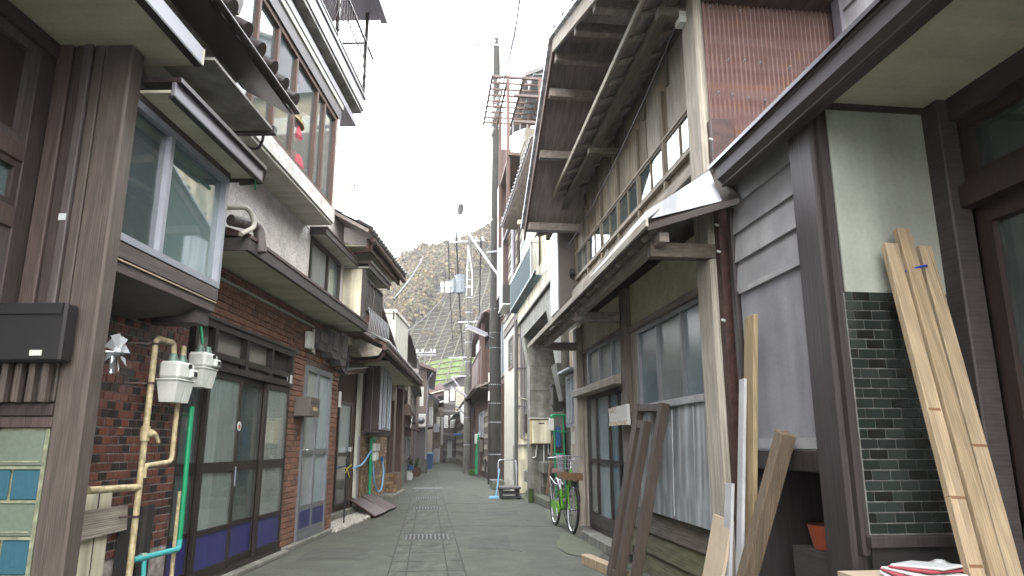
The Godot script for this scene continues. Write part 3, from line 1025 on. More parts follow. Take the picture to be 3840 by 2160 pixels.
func stucco_house() -> void:
	thing("stucco_house", "three storey grey stucco house with bronze shop doors, orange brick front and top balcony", "house", FL, Vector3(0, 0, 0))
	box("ground_floor_wall", Vector3(-1.26, 0, -5), Vector3(1.27, 2.3, -0.6), M.room)
	box("ground_floor_wall", Vector3(1.27, 0, -5), Vector3(3.36, 2.83, -0.06), M.brick_joint)
	box("ground_floor_wall", Vector3(-1.26, 2.28, -5), Vector3(1.27, 2.83, -0.06), M.brick_joint)
	box("side_reveal", Vector3(-1.26, 0, -0.6), Vector3(-1.2, 2.28, -0.02), M.bronze_dark)
	box("side_reveal", Vector3(1.27, 0, -0.599), Vector3(1.30, 2.279, -0.061), M.cream_wall)
	# bricks: band over the shop, three piers
	bricks([[1.30, 1.80, 0.0, 2.28], [3.02, 3.36, 0.0, 2.24], [-1.15, 1.30, 2.30, 2.80], [1.30, 3.36, 2.285, 2.80]], -0.06, 0.155, 0.066, 0.008, [M.brick_a, M.brick_b, M.brick_c], "brick", 300, 0.5, null, 0.045)
	box("pier_core", Vector3(1.805, 2.2, -0.059), Vector3(3.015, 2.284, -0.02), M.brick_joint)
	# shop front
	var st := ns()
	bx(st, Vector3(-1.5, 0, -0.35), Vector3(1.33, 0.05, 0.1), 0.01)
	add("threshold", st, M.concrete)
	st = ns()
	bx(st, Vector3(1.33, 0, -0.06), Vector3(3.4, 0.06, 0.04), 0.01)
	add("threshold", st, M.concrete)
	box("sill_track", Vector3(-1.2, 0.05, -0.12), Vector3(1.27, 0.085, 0.02), M.bronze)
	var hdr := window(-1.2, 1.27, 1.86, 2.28, 0.03, [-0.8, -0.09, 0.58], 0.06, M.bronze_dark, [M.grey_panel, M.grey_panel, M.grey_panel, M.void], 0.12, "transom", [1.99])
	box("shop_header", Vector3(-1.25, 2.281, -0.05), Vector3(1.3, 2.31, 0.05), M.bronze_dark)
	var leaves := [[-1.19, -0.80, M.glass_dark, M.glass_dark], [-0.80, -0.10, M.glass, M.glass], [-0.10, 0.57, M.glass_dark, M.glass_dark], [0.57, 1.25, M.glass, M.glass]]
	var i := 0
	for l in leaves:
		var z := 0.0 if i % 2 else -0.045
		var s := ns()
		var x0: float = l[0] - 0.02
		var x1: float = l[1] + 0.02
		var fw := 0.05
		bx(s, Vector3(x0, 0.086, z - 0.04), Vector3(x0 + fw, 1.85, z), 0.004)
		bx(s, Vector3(x1 - fw, 0.086, z - 0.04), Vector3(x1, 1.85, z), 0.004)
		for r in [[0.086, 0.16], [0.445, 0.485], [0.96, 1.05], [1.80, 1.85]]:
			bx(s, Vector3(x0 + fw, r[0], z - 0.038), Vector3(x1 - fw, r[1], z - 0.003))
		var d := add("sliding_door", s, M.bronze)
		box("kick_panel", Vector3(x0 + fw, 0.16, z - 0.03), Vector3(x1 - fw, 0.445, z - 0.015), M.blue_panel, d)
		box("pane", Vector3(x0 + fw, 0.485, z - 0.024), Vector3(x1 - fw, 0.96, z - 0.02), l[2], d)
		box("pane", Vector3(x0 + fw, 1.05, z - 0.024), Vector3(x1 - fw, 1.80, z - 0.02), l[3], d)
		if i == 2:
			box("handle", Vector3(x0 + 0.01, 0.82, z + 0.0005), Vector3(x0 + 0.025, 1.0, z + 0.008), M.alu, d)
		if i == 1:
			box("handle", Vector3(x1 - 0.025, 0.82, z + 0.0005), Vector3(x1 - 0.01, 1.0, z + 0.008), M.alu, d)
			var sk := ns()
			lathe(sk, Vector3(x1 - 0.02, 1.38, z), Vector3(0, 0, 1), [Vector2(0.045, 0.0), Vector2(0.045, 0.004)], 14)
			add("sticker", sk, M.white, d)
			sk = ns()
			lathe(sk, Vector3(x1 - 0.02, 1.375, z), Vector3(0, 0, 1), [Vector2(0.022, 0.0), Vector2(0.022, 0.005)], 12)
			add("sticker_mark", sk, M.orange, d)
		i += 1
	# curtains inside, pleated
	for c in [[-0.74, -0.15, 0.2, 1.8, M.curtain_grey, -0.2], [0.0, 0.3, 0.2, 1.8, M.curtain_dark, -0.22], [0.3, 0.52, 0.2, 1.8, M.curtain_grey, -0.3], [0.72, 1.2, 0.15, 1.78, M.curtain, -0.2], [-1.15, -0.85, 0.2, 1.8, M.curtain_dark, -0.3]]:
		var s := ns()
		corrugated(s, Vector3(c[0], c[2], c[5]), Vector3(c[1] - c[0], 0, 0), Vector3(0, c[3] - c[2], 0), Vector3(0, 0, 1), 0.08, 0.012, 8)
		add("curtain", s, c[4])
	box("door_label", Vector3(1.14, 1.90, 0.0305), Vector3(1.21, 2.0, 0.034), M.white)
	box("door_label", Vector3(1.04, 1.92, 0.0305), Vector3(1.07, 1.97, 0.034), M.alu)
	# aluminium side door
	window(1.83, 2.99, 0.06, 2.2, 0.0, [2.38], 0.07, M.alu_grey, [M.frost_grey, M.frost], 0.06, "side_door", [1.12, 0.44])
	box("blue_kick_panel", Vector3(1.90, 0.20, -0.03), Vector3(2.345, 0.40, -0.008), M.blue_panel)
	box("blue_kick_panel", Vector3(2.415, 0.20, -0.03), Vector3(2.92, 0.40, -0.008), M.blue_panel)
	box("kick_rail", Vector3(1.90, 0.13, -0.028), Vector3(2.92, 0.2, -0.006), M.alu_grey)
	var hs := ns()
	tube(hs, path([Vector3(1.87, 1.14, 0.0), Vector3(1.87, 1.14, 0.06), Vector3(2.05, 1.14, 0.06)], 0.02), 0.012, 8)
	add("door_handle", hs, M.steel)
	# awning over the shop
	box("awning_soffit", Vector3(-1.25, 2.83, -0.055), Vector3(3.1, 2.85, 0.40), M.soffit)
	box("awning_fascia", Vector3(-1.25, 2.82, 0.401), Vector3(3.12, 2.93, 0.44), M.dark_trim, null, 0.005)
	box("awning_end", Vector3(-1.27, 2.82, 0.02), Vector3(-1.251, 2.93, 0.44), M.dark_trim)
	box("awning_end", Vector3(3.101, 2.82, -0.05), Vector3(3.12, 2.93, 0.40), M.dark_trim)
	var s2 := ns()
	hexa(s2, [Vector3(-1.27, 2.931, 0.45), Vector3(3.14, 2.931, 0.45), Vector3(3.14, 3.0, -0.05), Vector3(-1.27, 3.0, -0.05), Vector3(-1.27, 2.96, 0.45), Vector3(3.14, 2.96, 0.45), Vector3(3.14, 3.12, -0.05), Vector3(-1.27, 3.12, -0.05)])
	add("awning_roof", s2, M.roof_brown)
	s2 = ns()
	tube(s2, [Vector3(-1.1, 2.69, 0.0), Vector3(1.95, 2.71, 0.0)], 0.016, 8)
	tube(s2, path([Vector3(1.95, 2.71, 0.0), Vector3(2.0, 2.70, 0.0), Vector3(2.0, 2.35, 0.02)], 0.03), 0.016, 8)
	add("conduit", s2, M.hose_grey)
	# stucco body
	box("upper_wall", Vector3(-1.6, 2.83, -5), Vector3(3.22, 3.9, -0.06), M.stucco)
	box("upper_wall_face", Vector3(-1.6, 3.0, -0.059), Vector3(1.62, 3.9, 0.0), M.stucco)
	box("upper_wall_face", Vector3(3.05, 3.0, -0.059), Vector3(3.22, 3.9, 0.0), M.stucco)
	box("upper_wall_face", Vector3(1.62, 3.0, -0.059), Vector3(3.05, 3.2, 0.0), M.stucco)
	box("third_storey_wall", Vector3(-12.0, 3.931, -5), Vector3(3.22, 5.75, -0.02), M.stucco)
	# hood window
	window(1.65, 3.03, 3.22, 3.84, 0.02, [2.42], 0.05, M.bronze, [M.curtain_grey, M.glass_teal], 0.07, "hooded_window")
	box("curtain", Vector3(2.45, 3.25, -0.055), Vector3(2.98, 3.8, -0.05), M.curtain_grey)
	box("hood_soffit", Vector3(1.62, 3.86, 0.001), Vector3(3.27, 3.875, 0.19), M.white_wall)
	box("hood_fascia", Vector3(1.58, 3.855, 0.191), Vector3(3.30, 3.93, 0.215), M.dark_trim)
	box("hood_end", Vector3(1.58, 3.855, 0.001), Vector3(1.619, 3.93, 0.19), M.dark_trim)
	box("hood_top", Vector3(1.57, 3.931, 0.001), Vector3(3.31, 3.95, 0.23), M.roof_brown)
	# overhanging storey
	box("overhang_soffit", Vector3(-12.0, 3.9, -0.015), Vector3(1.38, 3.93, 0.34), M.white_wall)
	box("overhang_wall", Vector3(-12.0, 3.931, -0.015), Vector3(1.4, 4.10, 0.36), M.stucco)
	box("overhang_wall", Vector3(-12.0, 4.101, -0.015), Vector3(-1.66, 5.75, 0.36), M.stucco)
	box("overhang_pillar", Vector3(-1.93, 4.101, 0.3605), Vector3(-1.67, 5.4, 0.39), M.white_wall)
	box("overhang_end", Vector3(1.33, 4.101, -0.015), Vector3(1.4, 5.40, 0.36), M.stucco)
	box("room_back", Vector3(-1.66, 4.101, -0.015), Vector3(1.33, 5.4, 0.0), M.room)
	window(-1.655, 1.33, 4.11, 5.34, 0.34, [-1.22, -0.72, -0.17, 0.55, 0.85], 0.05, M.wood_brown, M.glass_dark, 0.06, "window_wall")
	for x in [-0.95, -0.45, 0.2]:
		box("white_curtain_rod", Vector3(x, 4.2, 0.2), Vector3(x + 0.02, 5.2, 0.215), M.white)
	box("lintel", Vector3(-12.0, 5.341, 0.0), Vector3(1.42, 5.5, 0.365), M.dark_trim)
	box("white_band", Vector3(-12.0, 5.501, -0.01), Vector3(1.43, 5.57, 0.385), M.white_wall)
	box("shutter_box", Vector3(-12.0, 5.571, -0.01), Vector3(2.05, 5.66, 0.40), M.fascia)
	box("shutter_box_lip", Vector3(-12.0, 5.661, -0.01), Vector3(2.10, 5.74, 0.36), M.gutter)
	# terrace
	box("terrace_soffit", Vector3(-12.0, 5.75, -5.0), Vector3(2.02, 5.79, 0.48), M.soffit_grey)
	box("terrace_slab", Vector3(-12.0, 5.791, -5.0), Vector3(2.04, 5.97, 0.50), M.fascia)
	box("terrace_edge", Vector3(-12.0, 5.971, 0.3), Vector3(2.06, 6.02, 0.52), M.gutter)
	box("terrace_side", Vector3(2.041, 5.75, -5.0), Vector3(3.22, 6.2, -0.3), M.stucco)
	for y in [6.09, 6.86]:
		box("rail", Vector3(-4.0, y, 0.47), Vector3(2.02 if y < 6.5 else 2.45, y + 0.025, 0.50), M.bronze)
	var bl := ns()
	var bp := []
	for k in 9:
		var t := k / 8.0
		bp.append(Vector3(0, t * 0.74, 0.07 * pow(sin(PI * clampf(t * 1.6, 0, 1)), 1.0)))
	tube(bl, bp, 0.007, 6)
	var bm := bl.commit()
	for k in 44:
		put("baluster", bm, M.bronze, null, Vector3(-3.0 + k * 0.114, 6.115, 0.485))
	for x in [-2.2, -0.8, 0.62, 2.0]:
		box("rail_post", Vector3(x, 6.02, 0.465), Vector3(x + 0.04, 6.9, 0.505), M.bronze)
	box("roof_post", Vector3(2.0, 6.9, 0.46), Vector3(2.05, 7.35, 0.51), M.bronze)
	s2 = ns()
	bar(s2, Vector3(-0.6, 6.95, 0.1), Vector3(2.0, 6.15, 0.1), 0.03, 0.02)
	add("terrace_brace", s2, M.wire_grey)
	box("side_rail", Vector3(2.02, 6.86, -2.0), Vector3(2.045, 6.885, 0.47), M.bronze)
	box("terrace_cabinet", Vector3(1.5, 6.021, -0.3), Vector3(1.95, 6.42, 0.1), M.alu)
	box("terrace_roof", Vector3(-12.0, 7.35, -5.0), Vector3(2.2, 7.42, 0.62), M.fascia)
	box("terrace_roof_gutter", Vector3(-12.0, 7.36, 0.621), Vector3(2.3, 7.48, 0.72), M.fascia)
	box("top_wall", Vector3(-12.0, 6.02, -5.0), Vector3(-0.2, 7.349, -1.6), M.stucco)

func left_middle_houses() -> void:
	# small house behind the stucco house
	thing("tiled_house", "narrow house past the grey stucco house with brown tile eave and glazed corner bay", "house", FL, Vector3(4.4, 0, 0))
	box("wall", Vector3(3.37, 0, -5), Vector3(5.9, 2.75, -0.36), M.wood_brown)
	box("wall", Vector3(3.23, 2.75, -5), Vector3(5.5, 4.25, -0.02), M.cream_wall)
	window(4.62, 5.5, 0.2, 1.93, -0.33, [], 0.06, M.bronze, M.glass_dark, 0.05, "door", [1.05])
	box("door_backing", Vector3(4.66, 1.08, -0.359), Vector3(5.46, 1.9, -0.357), M.frost)
	box("door_handle", Vector3(5.3, 1.09, -0.329), Vector3(5.38, 1.17, -0.28), M.steel)
	box("name_plate", Vector3(3.42, 1.75, -0.02), Vector3(3.50, 1.98, 0.0), M.white)
	box("step", Vector3(3.5, 0, -0.36), Vector3(5.9, 0.14, -0.25), M.concrete)
	# porch canopy
	var s := ns()
	hexa(s, [Vector3(3.42, 2.22, 0.0), Vector3(5.0, 2.42, 0.0), Vector3(5.0, 2.5, -0.36), Vector3(3.42, 2.4, -0.36), Vector3(3.42, 2.28, 0.0), Vector3(5.0, 2.50, 0.0), Vector3(5.0, 2.6, -0.36), Vector3(3.42, 2.46, -0.36)])
	add("porch_board", s, M.wood_brown_x)
	s = ns()
	hexa(s, [Vector3(3.4, 2.285, 0.03), Vector3(5.0, 2.505, 0.03), Vector3(5.0, 2.65, -0.36), Vector3(3.4, 2.5, -0.36), Vector3(3.4, 2.30, 0.03), Vector3(5.0, 2.52, 0.03), Vector3(5.0, 2.67, -0.36), Vector3(3.4, 2.52, -0.36)])
	add("porch_sheet", s, M.zinc_bright)
	# corner bay
	box("bay_side", Vector3(3.3, 3.02, -0.015), Vector3(3.33, 3.83, 0.27), M.cream_wall)
	box("bay_side_seam", Vector3(3.295, 3.02, 0.12), Vector3(3.2995, 3.83, 0.126), M.plaster)
	box("bay_corner_post", Vector3(3.3, 2.9, 0.271), Vector3(3.38, 3.84, 0.33), M.dark_trim)
	box("bay_base", Vector3(3.34, 2.86, -0.015), Vector3(4.6, 3.21, 0.30), M.wood_brown_x)
	box("bay_back", Vector3(3.34, 3.21, -0.015), Vector3(4.6, 3.8, 0.0), M.room)
	window(3.381, 4.55, 3.21, 3.72, 0.33, [3.62, 3.85, 4.1, 4.32], 0.035, M.bronze, M.glass_dark, 0.05, "bay_window")
	box("bay_hood", Vector3(3.28, 3.84, -0.01), Vector3(4.72, 3.86, 0.37), M.white_wall)
	box("bay_hood_fascia", Vector3(3.26, 3.82, 0.371), Vector3(4.75, 3.90, 0.40), M.dark_trim)
	box("bay_hood_top", Vector3(3.25, 3.901, -0.01), Vector3(4.77, 3.95, 0.42), M.gutter)
	# balustrade in front of the bay
	s = ns()
	tube(s, [Vector3(3.2, 3.2, 0.42), Vector3(4.65, 3.17, 0.42)], 0.012, 6)
	tube(s, [Vector3(3.5, 2.88, 0.40), Vector3(4.72, 2.88, 0.40)], 0.012, 6)
	add("balustrade_rail", s, M.balustrade)
	for k in 13:
		var x := 3.24 + k * 0.115
		s = ns()
		tube(s, [Vector3(x, 3.2, 0.42), Vector3(x, 3.05, 0.44), Vector3(x + 0.02, 2.9, 0.42), Vector3(x + 0.02, 2.87, 0.3)], 0.007, 5)
		add("baluster", s, M.balustrade)
	# main eave
	box("eave_soffit", Vector3(3.0, 4.1, -0.015), Vector3(5.3, 4.12, 0.40), M.soffit)
	box("eave_fascia", Vector3(2.95, 4.05, 0.401), Vector3(5.4, 4.20, 0.44), M.wood_brown_x)
	tile_roof(2.6, 5.6, -1.6, 5.4, 0.52, 4.24, 0.17, M.roof_dark, M.wood_dark)
	s = ns()
	tube(s, [Vector3(2.9, 4.17, 0.50), Vector3(5.5, 4.15, 0.50)], 0.04, 8)
	tube(s, path([Vector3(2.95, 4.15, 0.50), Vector3(2.98, 4.02, 0.45), Vector3(3.1, 4.0, 0.02)], 0.04), 0.022, 8)
	add("gutter", s, M.rust_pipe)
	box("meter_case", Vector3(3.16, 4.0, 0.001), Vector3(3.21, 4.2, 0.06), M.cream_wall)
	# second house: tiled base, brown bay
	thing("brown_bay_house", "single storey tiled roof house with dark brown bay window over a tan mosaic base", "house", FB, Vector3(-2, 0, 0))
	box("wall", Vector3(-4.6, 0, -4), Vector3(-0.05, 2.75, -0.02), M.wood_brown)
	box("upper_wall", Vector3(-5.8, 2.7, -5), Vector3(0.6, 3.6, -1.2), M.white_wall)
	box("base_bed", Vector3(-3.8, 0, -0.02), Vector3(-0.15, 1.40, 0.0), M.tan_stone_b)
	bricks([[-3.8, -0.15, 0.12, 1.40]], 0.0, 0.15, 0.075, 0.012, [M.tan_stone_a, M.tan_stone_b, M.tan_stone_c], "base_tile", 300, 0.37)
	box("base_kerb", Vector3(-3.9, 0, -0.02), Vector3(-0.1, 0.11, 0.06), M.concrete)
	box("trim_board", Vector3(-4.1, 1.41, -0.019), Vector3(-0.1, 1.46, 0.05), M.dark_trim)
	box("downpipe", Vector3(-4.55, 0.3, 0.0), Vector3(-4.28, 2.6, 0.05), M.white_wall)
	box("downpipe_base", Vector3(-4.5, 0.1, 0.001), Vector3(-4.3, 1.35, 0.06), M.grey_sheet)
	box("bay", Vector3(-3.62, 1.47, -0.01), Vector3(-2.05, 2.74, 0.28), M.jamb, null, 0.01)
	box("bay_trim", Vector3(-3.66, 1.44, 0.0), Vector3(-2.0, 1.469, 0.31), M.dark_trim)
	box("bay_batten", Vector3(-3.632, 1.48, 0.13), Vector3(-3.6205, 2.7, 0.14), M.fascia)
	window(-3.58, -2.1, 1.5, 2.7, 0.32, [-3.2, -2.9, -2.5], 0.045, M.alu, [M.curtain_grey, M.frost, M.curtain_grey, M.frost], 0.039, "bay_window")
	box("eave_soffit", Vector3(-4.4, 2.72, -0.01), Vector3(1.05, 2.74, 0.60), M.soffit)
	box("eave_fascia", Vector3(-6.1, 2.66, 0.601), Vector3(1.1, 2.78, 0.63), M.wood_brown_x)
	s = ns()
	tube(s, [Vector3(-6.25, 2.73, 0.70), Vector3(1.1, 2.75, 0.70)], 0.045, 8)
	tube(s, path([Vector3(-6.1, 2.7, 0.70), Vector3(-6.08, 2.55, 0.6), Vector3(-6.0, 2.5, 0.05)], 0.04), 0.025, 8)
	add("gutter", s, M.rust_pipe)
	tile_roof(-6.2, 1.1, -0.9, 3.55, 0.72, 2.80, 0.2, M.roof_dark, M.wood_brown_x)
	s = ns()
	prism(s, [Vector2(-0.9, 3.42), Vector2(0.66, 2.70), Vector2(0.6, 2.60), Vector2(0.35, 2.58), Vector2(0.25, 2.72), Vector2(-0.9, 3.2)], Vector3(-6.24, 0, 0), Vector3(0, 0, 1), Vector3(0, 1, 0), Vector3(0.03, 0, 0))
	add("barge_board", s, M.wood_grey_x)
	box("lamp_box", Vector3(0.6, 2.62, 0.15), Vector3(1.3, 2.70, 0.3), M.soffit_grey)
	# open porch with brown posts on a tan base
	box("porch_post", Vector3(0.75, 0.55, 0.10), Vector3(0.93, 2.71, 0.26), M.wood_brown, null, 0.006)
	box("porch_post", Vector3(0.1, 0.55, -0.05), Vector3(0.2, 2.71, 0.05), M.wood_brown)
	box("porch_post", Vector3(0.45, 0.55, 0.0), Vector3(0.53, 2.3, 0.08), M.wood_brown)
	box("porch_rail", Vector3(0.0, 2.0, -0.04), Vector3(0.74, 2.05, 0.02), M.wood_brown_x)
	for k in 4:
		box("porch_bar", Vector3(0.05 + k * 0.17, 0.55, -0.03), Vector3(0.08 + k * 0.17, 2.0, 0.0), M.wood_brown)
	box("porch_base", Vector3(-0.1, 0.1, 0.0), Vector3(1.0, 0.54, 0.26), M.tan_stone_b)
	for r in 5:
		for k in 3:
			box("porch_tile", Vector3(-0.11 - 0.0, 0.12 + r * 0.085, 0.01 + k * 0.09), Vector3(-0.098, 0.195 + r * 0.085, 0.09 + k * 0.09), [M.tan_stone_a, M.tan_stone_c, M.tan_stone_b][rng.randi() % 3])
	box("porch_step", Vector3(-1.0, 0, -0.01), Vector3(1.2, 0.1, 0.36), M.concrete)
	# white rooftop block behind
	thing("white_block", "plain white rooftop tower block behind the glazed corner bay", "building", ID, Vector3(-3.75, 0, -20))
	box("wall", Vector3(-6.0, 3.0, -22.5), Vector3(-3.42, 5.0, -20.0), M.white_wall)
	box("parapet", Vector3(-6.05, 5.001, -22.6), Vector3(-3.38, 5.1, -19.95), M.white_wall)
	box("antenna_bracket", Vector3(-3.5, 4.8, -19.98), Vector3(-3.45, 5.05, -19.94), M.wire)
	# house with upper roof
	thing("red_eave_house", "house with red brown eave and tile edge between white block and balcony house", "house", FM, Vector3(1, 0, 0))
	box("wall", Vector3(-3.9, 2.6, -5), Vector3(3.0, 3.5, -0.5), M.wood_brown_x)
	tile_roof(-4.2, 3.5, -2.0, 4.6, -0.02, 3.85, 0.22, M.roof_dark, M.wood_brown_x)
	s = ns()
	tube(s, [Vector3(-4.2, 3.78, 0.0), Vector3(3.5, 3.80, 0.0)], 0.05, 8)
	add("gutter", s, M.rust_pipe)

func near_right_house() -> void:
	thing("siding_house", "near right house with grey lap siding, white plaster over dark green tiles and cream soffit", "house", FR, Vector3(4, 0, 0))
	# wall of the street side between the far end and the corner post
	box("wall", Vector3(2.92, 1.06, -3.0), Vector3(3.86, 2.99, 0.03), M.siding_grey)
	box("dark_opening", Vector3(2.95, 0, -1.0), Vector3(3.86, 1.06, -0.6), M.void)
	box("jamb", Vector3(2.93, 0, -0.599), Vector3(2.99, 1.059, 0.05), M.r1_post)
	siding(2.95, 3.86, 2.22, 2.99, 0.032, 0.2, [M.siding_grey, M.siding_pale], "siding_board", 0.028)
	box("edge_strip", Vector3(2.90, 1.06, 0.0), Vector3(2.949, 3.0, 0.075), M.r1_post)
	box("sheet_rail", Vector3(3.0, 2.19, 0.031), Vector3(3.83, 2.225, 0.075), M.siding_pale)
	box("grey_sheet", Vector3(2.99, 1.24, 0.031), Vector3(3.83, 2.189, 0.055), M.grey_sheet)
	box("sheet_sill", Vector3(2.99, 1.18, 0.031), Vector3(3.85, 1.239, 0.075), M.siding_pale)
	box("lintel", Vector3(2.95, 1.06, 0.031), Vector3(3.86, 1.175, 0.09), M.r1_post, null, 0.006)
	box("corner_post", Vector3(3.865, 0, -0.02), Vector3(4.10, 2.99, 0.125), M.r1_post, null, 0.012)
	box("grille_board", Vector3(3.2, 0, -0.4), Vector3(3.4, 0.8, -0.38), M.dark_trim)
	# return wall facing the viewer: plaster over tiles
	box("return_wall", Vector3(3.9, 0, -0.55), Vector3(4.14, 2.99, -0.021), M.plaster)
	box("plaster_panel", Vector3(4.141, 1.955, -0.5), Vector3(4.152, 2.955, 0.05), M.plaster_right)
	box("plaster_side", Vector3(4.101, 0.7, -0.019), Vector3(4.14, 2.99, 0.1), M.r1_post)
	box("top_rail", Vector3(4.141, 2.956, -0.55), Vector3(4.165, 2.99, 0.06), M.r1_post)
	box("tile_bed", Vector3(4.141, 0.79, -0.5), Vector3(4.146, 1.95, 0.06), M.tile_joint)
	var meshes := {}
	var row := 0
	var y := 0.795
	while y < 1.94:
		var z := -0.5 - (0.047 if row % 2 else 0.0)
		while z < 0.055:
			var a := maxf(z, -0.5)
			var b := minf(z + 0.094, 0.058)
			if b - a > 0.012:
				var key := "%.3f" % (b - a)
				if not meshes.has(key):
					var s := ns()
					bx(s, Vector3(0, 0, 0), Vector3(0.006, 0.0425, b - a - 0.0035), 0.002)
					meshes[key] = s.commit()
				put("wall_tile", meshes[key], [M.black_tile, M.green_tile, M.green_tile, M.green_tile_b][rng.randi() % 4], null, Vector3(4.146 + rng.randf_range(0, 0.0012), y + 0.002, a + 0.0018))
			z += 0.094
		y += 0.0485
		row += 1
	box("tile_sill", Vector3(4.141, 0.735, -0.5), Vector3(4.19, 0.789, 0.08), M.r1_post, null, 0.006)
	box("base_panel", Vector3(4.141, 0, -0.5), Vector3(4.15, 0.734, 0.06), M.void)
	box("inner_post", Vector3(4.141, 0, -0.62), Vector3(4.27, 2.99, -0.501), M.dark_trim, null, 0.008)
	# entrance: recessed glazed doors along the alley
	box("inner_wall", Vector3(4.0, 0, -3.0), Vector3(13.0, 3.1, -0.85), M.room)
	box("door_head", Vector3(4.271, 2.86, -0.72), Vector3(13.0, 2.99, -0.56), M.dark_trim)
	window(4.271, 8.0, 2.5, 2.86, -0.6, [4.9, 5.6, 6.3], 0.06, M.door_dark, M.glass_dark, 0.08, "transom")
	box("door_rail", Vector3(4.271, 2.38, -0.7), Vector3(13.0, 2.499, -0.55), M.door_dark)
	window(4.271, 8.0, 0.15, 2.38, -0.63, [4.95, 5.75], 0.09, M.door_dark, M.glass_dark, 0.06, "glass_door", [1.22, 0.75])
	box("door_board", Vector3(4.36, 0.8, -0.67), Vector3(4.9, 1.16, -0.645), M.door_dark)
	box("inner_curtain", Vector3(4.42, 1.3, -0.78), Vector3(5.6, 2.0, -0.77), M.frost)
	box("threshold", Vector3(4.2, 0, -0.85), Vector3(13.0, 0.6, -0.5), M.concrete)
	# soffit and gutter
	box("soffit", Vector3(3.0, 2.99, -0.85), Vector3(13.0, 3.01, 0.10), M.soffit)
	box("soffit_edge", Vector3(2.99, 2.975, 0.101), Vector3(13.0, 3.0, 0.119), M.soffit)
	var s := ns()
	prism(s, [Vector2(0.12, 2.90), Vector2(0.20, 2.90), Vector2(0.24, 2.94), Vector2(0.25, 3.02), Vector2(0.13, 3.02)], Vector3(3.16, 0, 0), Vector3(0, 0, 1), Vector3(0, 1, 0), Vector3(9.8, 0, 0))
	add("gutter", s, M.dark_gutter)
	s = ns()
	tube(s, [Vector3(3.14, 3.025, 0.245), Vector3(13.0, 3.025, 0.245)], 0.015, 8)
	add("gutter_bead", s, M.dark_gutter)
	s = ns()
	tube(s, [Vector3(3.14, 2.905, 0.195), Vector3(13.0, 2.905, 0.195)], 0.012, 8)
	add("gutter_bead", s, M.gutter)
	s = ns()
	hexa(s, [Vector3(3.1, 3.03, 0.275), Vector3(13.0, 3.03, 0.275), Vector3(13.0, 3.3, -1.0), Vector3(3.1, 3.3, -1.0), Vector3(3.1, 3.055, 0.275), Vector3(13.0, 3.055, 0.275), Vector3(13.0, 3.34, -1.0), Vector3(3.1, 3.34, -1.0)])
	add("roof_sheet", s, M.roof_dark)
	# upper storey, set back
	box("upper_wall", Vector3(2.86, 3.2, -4), Vector3(13.0, 6.5, -1.02), M.siding_pale)
	siding(2.90, 13.0, 3.9, 6.2, -1.02, 0.2, [M.siding_pale, M.siding_grey, M.siding_pale], "upper_siding_board", 0.03)
	box("upper_corner", Vector3(2.80, 3.2, -1.4), Vector3(2.90, 6.5, -0.97), M.fascia)

